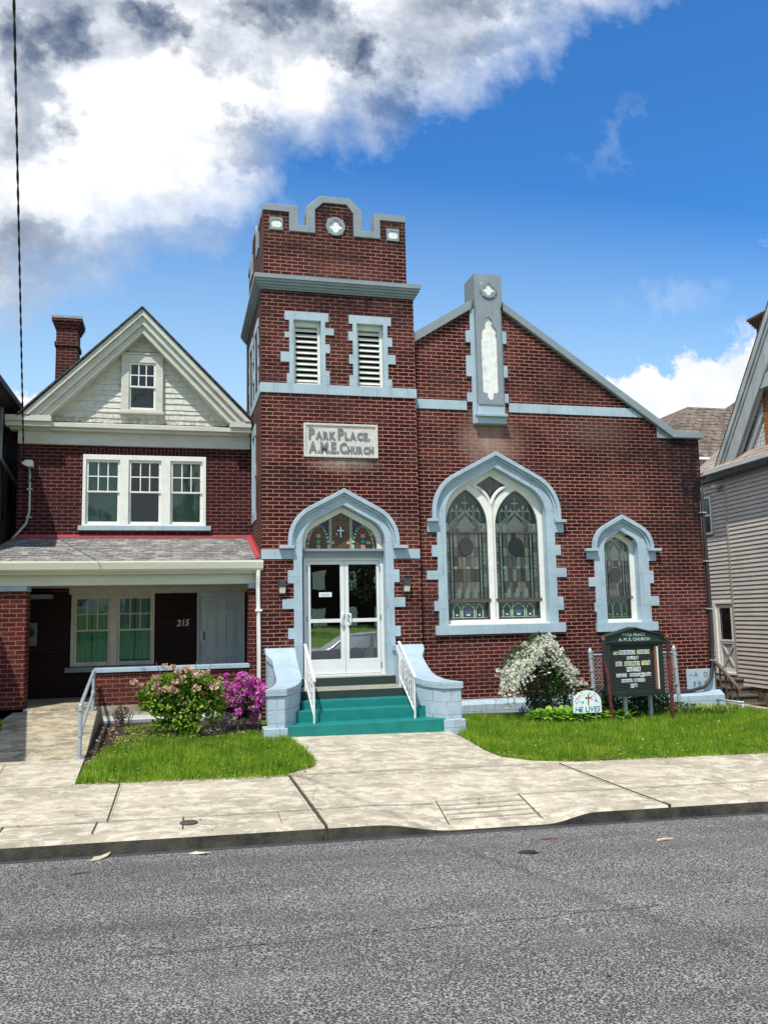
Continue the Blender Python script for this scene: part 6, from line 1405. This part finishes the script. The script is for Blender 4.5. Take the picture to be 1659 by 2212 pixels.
# low grey leaved plant
lowp = thing('low_shrub', 'low pale pink and grey leaved shrub at the foot of the azalea', 'shrub')
bush('leaves', [((.72, 13.75, -1.60), (.24, .18, .13)), ((.55, 13.6, -1.72), (.22, .15, .08))], 1300, .020, leafmat('grey_pink_leaf', (.20,.20,.15), (.40,.34,.30), (.62,.52,.48), .2), lowp, 21); stems('stems', (.65, 13.7, -1.82), [(.5, 13.6, -1.6), (.8, 13.7, -1.5), (.7, 13.7, -1.55)], .006, twig, lowp)
# spirea
SPY = 14.25; gsp = gz(6.4, SPY)
spi = thing('spirea_bush', 'arching white flowering spirea bush in front of the large arched window', 'bush')
sc_ = [((6.40, SPY+.1, -1.25), (.42, .32, .45)), ((6.55, SPY+.1, -1.65), (.45, .30, .22)), ((6.68, SPY+.1, -1.25), (.28, .28, .32)), ((6.10, SPY+.12, -1.05), (.28, .25, .22))]
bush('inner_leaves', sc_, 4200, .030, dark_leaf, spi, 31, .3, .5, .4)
bush('leaves', [((6.36, SPY, -.62), (.24, .26, .26)), ((6.08, SPY, -.78), (.32, .28, .18)), ((6.58, SPY, -.80), (.30, .30, .22)), ((6.78, SPY, -1.02), (.20, .24, .18)), ((5.84, SPY, -.92), (.18, .22, .14)), ((6.6, SPY-.15, -1.35), (.18, .1, .28)), ((7.0, SPY-.05, -1.55), (.22, .15, .22))], 4200, .024, spirea_leaf, spi, 32, .3, .5, .5)
g = random.Random(41); mb = MB(); mbt = MB()
crest = [(5.68,-.94),(5.76,-.82),(5.88,-.72),(6.02,-.64),(6.16,-.58),(6.28,-.42),(6.40,-.33),(6.52,-.42),(6.64,-.60),(6.76,-.76),(6.88,-.92)]
for k in range(250):
    q = g.random()*(len(crest)-1.001); i0 = int(q); fx_ = q-i0; cx = crest[i0][0]*(1-fx_)+crest[i0+1][0]*fx_; cz = crest[i0][1]*(1-fx_)+crest[i0+1][1]*fx_
    fy_ = g.gauss(0, .13); side = (1 if cx > 6.45 else -1)*(1 if g.random() < .85 else -1); cz -= abs(fy_)*.5+g.random()*.18
    rchx = side*g.uniform(.04, .20); drp = g.uniform(.10, .38) if g.random() < .78 else g.uniform(.3, .62)
    b = Vector((6.45+g.uniform(-.12,.12), SPY, gsp)); ap = Vector((cx, SPY+fy_-.05, cz)); end = ap+Vector((rchx, fy_*.6-.10, -drp))
    if end.z < gsp+.12: end.z = gsp+.12
    p0 = ap+Vector((-side*.16, 0, -.06))
    pts = [p0*(1-t_)**2+(ap+Vector((side*.04, 0, .05)))*2*t_*(1-t_)+end*t_**2 for t_ in [i/14 for i in range(15)]]
    if k % 4 == 0: mbt.tube([b, (b+p0)/2+Vector((0,0,.1)), p0]+pts[2::4], .004, 3, cap=False)
    dens = g.uniform(.45, 1.0)
    for i in range(15):
        if g.random() < dens:
            c_ = pts[i]+Vector((g.gauss(0,.015), g.gauss(0,.015)-.02, g.gauss(0,.012))); rr_ = g.uniform(.75, 1.25)
            for _ in range(7): leaf(mb, c_+Vector((g.gauss(0,.013), g.gauss(0,.013), g.gauss(0,.012)))*rr_, .0165*rr_, g, None, .8, .95)
mb.build('white_blossoms', spirea_bloom, spi, fixn=False); mbt.build('arching_stems', twig, spi, fixn=False)
# hosta clump
def blades(name, cx, cy, rx, ry, n, ln_, w, mat, parent, seed, lean=(.3, 1.1), h0=0):
    g = random.Random(seed); mb = MB()
    for _ in range(n):
        a = g.uniform(0, 2*math.pi); q = math.sqrt(g.random()); x = cx+rx*q*math.cos(a); y = cy+ry*q*math.sin(a); z = gz(x, y)-.03+h0
        a2 = a+g.gauss(0, .9); l_ = ln_*g.uniform(.6, 1.2); e = g.uniform(*lean); d = Vector((math.cos(a2), math.sin(a2), 0)); s = Vector((-d.y, d.x, 0))*w*g.uniform(.7, 1.2)
        p = Vector((x, y, z)); p1 = p+d*l_*.45*math.sin(e*.6)+Vector((0,0,l_*.5*math.cos(e*.6))); p2 = p1+d*l_*.55*math.sin(e)+Vector((0,0,l_*.5*math.cos(e)*.6-.02*e))
        pm = (p1+p2)/2+Vector((0,0,.02))
        mb.add([p, p1+s*.75, pm+s, p2, pm-s, p1-s*.75], [(0,1,5), (1,2,4,5), (2,3,4)])
    return mb.build(name, mat, parent, fixn=False)
ho = blades('hosta_plant', 6.58, 13.74, .62, .22, 420, .33, .046, hosta, None, 51, (.5, 1.4)); tag(ho, 'bright green leafy hosta clump around the yard sign', 'plant')
ho2 = blades('hosta_plant', 7.40, 13.72, .38, .15, 190, .28, .034, hosta, None, 52, (.5, 1.4)); tag(ho2, 'smaller green leafy clump between the yard sign and the notice board', 'plant')
iv = thing('ivy_undergrowth', 'dark green undergrowth below the notice board', 'undergrowth'); iv['kind'] = 'stuff'
bush('leaves', [((7.9, 14.1, -1.70), (.65, .35, .22)), ((7.5, 14.35, -1.6), (.35, .2, .25)), ((8.6, 14.3, -1.7), (.4, .25, .18))], 3600, .035, dark_leaf, iv, 61); bush('light_leaves', [((7.9, 13.95, -1.80), (.75, .25, .14)), ((8.9, 14.0, -1.83), (.5, .25, .12))], 900, .030, spirea_leaf, iv, 62)
w_ = blades('weed_patch', 9.5, 14.1, .75, .35, 420, .22, .016, weedmat, None, 63, (.2, .9)); tag(w_, 'pale yellow green weeds at the right front of the church base', 'weeds', kind='stuff')
w_ = bush('ground_weeds', [((-.25, 13.45, gz(-.2, 13.4)+.02), (.62, .50, .05)), ((-.62, 13.2, gz(-.6, 13.2)+.01), (.28, .65, .05)), ((-.45, 14.2, gz(-.4, 14.2)+.02), (.40, .40, .05)), ((.3, 14.0, gz(.3, 14)+.02), (.5, .35, .04))], 3800, .020, weedmat, None, 64, 1.5); tag(w_, 'yellow green creeping weeds before the hydrangea', 'weeds', kind='stuff')
lb = bush('green_bush', [((-2.95, 13.9, -1.55), (.42, .3, .25))], 900, .045, hosta, None, 66, .5, .8); tag(lb, 'green leafy bush at the far left beside the ramp', 'bush')
drs = thing('dry_stalks', 'dry brown dead stalks in front of the porch wall near the ramp', 'plant'); mb = MB(); g = random.Random(71)
for _ in range(26):
    x = -.85+g.uniform(-.12,.12); z = gz(x, 14.7); mb.tube([(x, 14.7, z), (x+g.gauss(0,.05), 14.7+g.gauss(0,.05), z+g.uniform(.15,.33))], .006, 4)
mb.build('stalks', twig, drs); bush('seed_heads', [((-.85, 14.7, -1.52), (.13, .1, .13))], 220, .020, simple('dry_dark_husk', (.06,.045,.035), (.14,.11,.09), 30, .9), drs, 72)
# bare soil bed behind the left lawn
def bed(name, pts, dz=.0):
    mb = MB(); mb.plate(pts, 0, 1, tf=lambda u, w, v: (u, v, gz(u, v)-.018+dz-.08*w), back=False); o = mb.build(name, soil); tag(o, kind='structure'); return o
bed('soil_bed', [(-1.22, 11.2), (-1.05, 11.2), (-.95, 12.7), (-.6, 13.2), (-.4, 13.35), (.4, 13.3), (1.0, 13.5), (1.35, 13.75), (1.45, 15.2), (-1.22, 15.2)])
bed('soil_bed', [(4.5, 14.5), (6.6, 14.3), (6.9, 15.1), (4.45, 15.1)])

# lawns: individual blades
def in_poly(x, y, P_):
    c = False; j = len(P_)-1
    for i in range(len(P_)):
        if (P_[i][1] > y) != (P_[j][1] > y) and x < (P_[j][0]-P_[i][0])*(y-P_[i][1])/(P_[j][1]-P_[i][1])+P_[i][0]: c = not c
        j = i
    return c
def lawn(name, P_, n, label, hmin=.04, hmax=.095, seed=1, holes=()):
    rg = np.random.default_rng(seed); xs = [p[0] for p in P_]; ys = [p[1] for p in P_]
    pts = []
    g = random.Random(seed)
    while len(pts) < n:
        x = g.uniform(min(xs), max(xs)); y = g.uniform(min(ys), max(ys))
        if in_poly(x, y, P_) and not any(in_poly(x, y, h) for h in holes): pts.append((x, y, gz(x, y)-.03))
    p = np.array(pts); k = len(p); p[:, :2] += rg.normal(0, .022, (k, 2))
    patch = .5+.5*np.sin(p[:,0]*3.1+1.7*np.sin(p[:,1]*2.3))*np.cos(p[:,1]*3.7+1.3*np.sin(p[:,0]*2.9))
    h = rg.uniform(hmin, hmax, k)*(.45+.8*patch+.25*rg.random(k))*(1+.9*(rg.random(k) > .975)); a = rg.uniform(0, 2*np.pi, k); w = rg.uniform(.003, .0055, k)
    l = rg.normal(0, .35, (k, 2))*h[:, None]; s = np.stack([np.cos(a)*w, np.sin(a)*w], 1)
    v = np.zeros((k, 3, 3)); v[:, 0, :2] = p[:, :2]-s; v[:, 1, :2] = p[:, :2]+s; v[:, 2, :2] = p[:, :2]+l; v[:, 0, 2] = p[:, 2]; v[:, 1, 2] = p[:, 2]; v[:, 2, 2] = p[:, 2]+h+.03
    me = bpy.data.meshes.new(name); me.vertices.add(3*k); me.vertices.foreach_set('co', v.ravel()); me.loops.add(3*k); me.loops.foreach_set('vertex_index', np.arange(3*k)); me.polygons.add(k); me.polygons.foreach_set('loop_start', np.arange(k)*3); me.polygons.foreach_set('loop_total', np.full(k, 3)); me.update(calc_edges=True)
    me.materials.append(grassmat); o = bpy.data.objects.new(name, me); COL.objects.link(o); tag(o, label, 'grass', kind='stuff'); return o
LL = [(-1.12, 10.62), (-.62, 10.44), (.4, 10.42), (1.3, 10.42), (1.72, 10.95), (1.80, 11.4), (1.76, 12.3), (1.66, 13.0), (1.32, 13.1), (1.25, 13.5), (.4, 13.15), (-.1, 13.2), (-.62, 13.2), (-.93, 12.7), (-1.07, 11.9)]
RL = [(4.66, 10.72), (5.3, 10.50), (7, 10.47), (10.66, 10.45), (10.70, 14.75), (9.5, 14.5), (7.5, 14.0), (5.9, 14.35), (4.5, 14.75), (4.47, 13.3), (4.30, 12.6), (4.26, 11.6), (4.34, 11.05)]
lawn('lawn_grass', LL, 30000, 'small bright green lawn between the ramp and the church walk', seed=5)
lawn('lawn_grass', RL, 90000, 'long bright green lawn in front of the nave right of the church walk', seed=6)
mb = MB(); g = random.Random(123)
for P_, n_ in ((LL, 420), (RL, 900)):
    xs_ = [p_[0] for p_ in P_]; ys2 = [p_[1] for p_ in P_]
    for _ in range(n_):
        x, y = g.uniform(min(xs_), max(xs_)), g.uniform(min(ys2), max(ys2))
        if in_poly(x, y, P_):
            for _k in range(4): leaf(mb, (x+g.gauss(0, .02), y+g.gauss(0, .02), gz(x, y)+g.uniform(.01, .05)), g.uniform(.010, .022), g, None, 2.0, .8)
tag(mb.build('clover_weeds', weedmat, fixn=False), 'broad leaved clover and weeds growing among the lawn grass', 'weeds', kind='stuff')
mb = MB()
for (x0, y0, x1, y1) in ((-1.1, 10.52, 1.5, 10.42), (1.5, 10.5, 1.8, 11.3), (4.28, 11.3, 4.9, 10.6), (4.9, 10.55, 10.6, 10.46)):
    for _ in range(int(90*math.hypot(x1-x0, y1-y0))):
        t_ = g.random(); x = x0+(x1-x0)*t_+g.gauss(0, .03); y = y0+(y1-y0)*t_+g.gauss(0, .03); leaf(mb, (x, y, max(gz(x, y), -9)+.012), g.uniform(.006, .018), g, None, 2.5, .7)
tag(mb.build('edge_debris', leaf_brown, fixn=False), 'dry clippings and soil crumbs along the lawn edges', 'debris', kind='stuff')
# leaf litter
def litter(name, x, y, r, zf, mat, label, cat, grp, long=1.0, seed=1):
    g = random.Random(seed); mb = MB(); z = zf(x, y)+.006; a = g.uniform(0, 6.28); c, s = math.cos(a), math.sin(a); P_ = []
    for (u, v, h) in ((-1, 0, .1), (-.4, .45, .35), (.3, .5, .15), (1, .1, .4), (.35, -.45, .2), (-.4, -.4, .05)): P_.append((x+r*(u*c*long-v*s), y+r*(u*s*long+v*c), z+h*r*.8))
    mb.add(P_+[(x, y, z+.02*r)], [(0,1,6), (1,2,6), (2,3,6), (3,4,6), (4,5,6), (5,0,6)]); o = mb.build(name, mat, fixn=False); tag(o, label, cat, grp)
palelf = leafmat('pale_litter', (.50,.45,.30), (.62,.56,.40), None, .1); darklf = leafmat('dark_litter', (.05,.035,.02), (.12,.075,.04), None, .05)
litter('fallen_leaf', -.62, 7.98, .075, road_z, palelf, 'larger pale crumpled leaf lying on the asphalt by the left kerb', 'leaf', None, 1.6, 1)
litter('fallen_leaf', .22, 7.90, .06, road_z, palelf, 'pale leaf on the asphalt by the kerb, right of the other pale leaf', 'leaf', None, 1.8, 2)
litter('fallen_leaf', 3.14, 8.75, .028, gz, darklf, 'small dark crumpled leaf on the dropped kerb slab', 'leaf', None, 1, 3)
def stick(x, y, l_, ang, mat, label, r=.012):
    mb = MB(); z = road_z(x, y)+r; dx, dy = math.cos(ang)*l_/2, math.sin(ang)*l_/2; mb.tube([(x-dx, y-dy, z), (x+.01, y+.008, z+.004), (x+dx, y+dy, z)], [r, r*.9, r*.6], 6); tag(mb.build('stick', mat), label, 'stick')
stick(4.43, 7.28, .17, .05, simple('pale_stick', (.60,.50,.38), None, 20, .8), 'pale peeled stick lying on the road at right')
stick(3.42, 7.60, .15, -.1, simple('red_brown_stick', (.20,.08,.05), None, 20, .8), 'thin reddish brown twig on the road below the dropped kerb', .007)
stick(-.75, 7.55, .16, .3, twig, 'grey twig on the road near the left kerb', .007)
stick(-1.28, 9.05, .22, -.1, simple('dark_twig', (.04,.035,.03), None, 20, .9), 'unused', .006) if False else None
g = random.Random(99); mb = MB()
for _ in range(170):
    x = g.uniform(-1.6, 7.5); y = g.uniform(4.6, 7.9) if g.random() < .5 else g.uniform(8.3, 10.3); z = (road_z(x, y)+.004 if y < 8 else pav_z(x, y)+.012); r_ = g.uniform(.004, .013)
    a = g.uniform(0, 3.14); mb.add([(x+r_*math.cos(a+t)*(1 if i % 2 else 1.8), y+r_*math.sin(a+t), z+.003) for i, t in enumerate((0, 1.57, 3.14, 4.71))], [(0,1,2,3)])
tag(mb.build('street_debris', darklf, fixn=False), 'scattered tiny bits of bark and leaf on road and pavement', 'debris', kind='stuff')
mb = MB()
for _ in range(260):
    x = g.uniform(-1.15, -.55); y = g.uniform(11.3, 14.6); z = gz(x, y)-.01; leaf(mb, (x, y, z+.01), g.uniform(.015, .04), g, None, 2.5, .7)
for _ in range(120):
    x = g.uniform(-.3, 1.2); y = g.uniform(13.2, 13.7); leaf(mb, (x, y, gz(x, y)), g.uniform(.015, .04), g, None, 2.5, .7)
for _ in range(90):
    x = g.uniform(4.4, 10.5); y = g.uniform(10.6, 14.4); leaf(mb, (x, y, gz(x, y)+.04), g.uniform(.012, .032), g, None, 2.5, .7)
tag(mb.build('leaf_litter', leaf_brown, fixn=False), 'dry brown leaves scattered in the beds and lawns', 'leaf litter', kind='stuff')

# ================================================================== ACROSS THE STREET (seen mirrored in the panes)
car = thing('parked_car', 'white estate car parked at the near kerb, mirrored in the church door glass', 'car')
cyy, cx0_ = 1.35, 3.7; zc = road_z(6, 1.3)
cp_ = simple('car_white_paint', (.72,.74,.76), (.70,.72,.74), 2, .2, bstr=0, spec=.6); cg_ = pane_dark; tyre = simple('tyre_rubber', (.02,.02,.02), None, 9, .8)
prof_ = [(0,.35),(0,.75),(.08,.92),(.35,.98),(1.25,1.02),(1.95,1.48),(2.2,1.53),(3.7,1.55),(4.25,1.45),(4.55,1.0),(4.62,.85),(4.62,.35)]
mb = MB(); secs = []
for (y_, sx_, top_) in ((-.88, .97, .0), (-.84, 1, .02), (-.66, 1, .06), (0, 1, .08), (.66, 1, .06), (.84, 1, .02), (.88, .97, 0)):
    row_ = []
    for (x, z) in prof_:
        tum = max(0, z-1.0)*.42; yy = y_*(1-tum) if abs(y_) > .6 else y_; zz = z+(top_ if z > .9 else 0)*(.5); row_.append((cx0_+2.31+(x-2.31)*sx_, cyy+yy, zc+zz))
    secs.append(row_)
n_ = len(prof_); vs = [v for s in secs for v in s]; fs = []
for i in range(len(secs)-1):
    for k in range(n_): fs.append((i*n_+k, i*n_+(k+1) % n_, (i+1)*n_+(k+1) % n_, (i+1)*n_+k))
fs += [tuple(range(n_)), tuple((len(secs)-1)*n_+k for k in range(n_))][:2]
mb.add(vs, fs); mb.build('body', cp_, car, bevel=.02)
for s in (-1, 1):
    for (a, b, c, d) in ((1.45, 2.05, 2.75, 2.75), (2.82, 2.82, 3.62, 3.62), (3.69, 3.69, 4.05, 4.25)):
        mb = MB(); o_ = .90
        def sp2(x, z): return (cx0_+x, cyy+s*(.884*(1-max(0, z-1.0)*.42)+.006), zc+z)
        mb.add([sp2(a, 1.06), sp2(d, 1.06), sp2(c, 1.46), sp2(b, 1.46)], [(0,1,2,3)]); mb.build('side_window', cg_, car, fixn=False)
    for x in (.85, 3.75):
        mb = MB(); c0 = (cx0_+x, cyy+s*.80, zc+.32); mb.tube([(c0[0], c0[1]-.1, c0[2]), (c0[0], c0[1]+.1, c0[2])], .32, 24); w_ = mb.build('wheel', tyre, car, bevel=.02); mb = MB(); mb.tube([(c0[0], c0[1]-.105, c0[2]), (c0[0], c0[1]+.105, c0[2])], .20, 16); mb.build('rim', galv, w_)
def tree(x, y, h, r, seed, label):
    t = thing('broadleaf_tree', label, 'tree', 'trees across the street'); g = random.Random(seed); z0 = -2.2
    mb = MB(); mb.tube([(x, y, z0), (x+.1, y, z0+h*.3), (x, y+.1, z0+h*.6)], [.28, .2, .1], 10)
    cl2 = []
    for k in range(9):
        a = g.uniform(0, 6.28); q = r*g.uniform(.2, .7); c = (x+q*math.cos(a), y+q*math.sin(a), z0+h*g.uniform(.45, .9)); cl2.append((c, (r*.42, r*.42, r*.36))); mb.tube([(x, y, z0+h*.35), c], [.09, .03], 6)
    mb.build('trunk', bark, t); bush('crown', cl2, 3000, .16, dark_leaf, t, seed)
tree(-7, -22, 10, 4, 1, 'wide tree across the street on the left'); tree(3, -26, 12, 4.5, 2, 'tallest tree across the street'); tree(13, -21, 9, 3.6, 3, 'tree across the street on the right'); tree(24, -26, 11, 4.5, 4, 'farthest right tree across the street')
for (x, w_, h_, m_, lab, cat) in ((-4, 8, 6, trim_grey, 'tan house across the street seen only in reflections', 'house'), (8.5, 7, 6.5, brick_dark, 'dark brick house across the street seen only in reflections', 'house')):
    t = thing('far_house', lab, cat); mb = MB(); mb.box(x, x+w_, -38, -30, -2.5, h_-2); mb.build('wall', m_, t); mb = MB(); mb.add([(x-.3, -29.6, h_-2), (x+w_+.3, -29.6, h_-2), (x+w_+.3, -34, h_+1.2), (x-.3, -34, h_+1.2), (x-.3, -38.4, h_-2), (x+w_+.3, -38.4, h_-2)], [(0,1,2,3), (3,2,5,4), (0,3,4), (1,5,2)]); mb.build('roof', asphalt_shingle, t, fixn=False)
    for k in range(3):
        for z in (-.8, 1.8): mb = MB(); mb.box(x+1+k*2.3, x+2+k*2.3, -29.95, -29.9, z, z+1.4); mb.build('window', white, t)
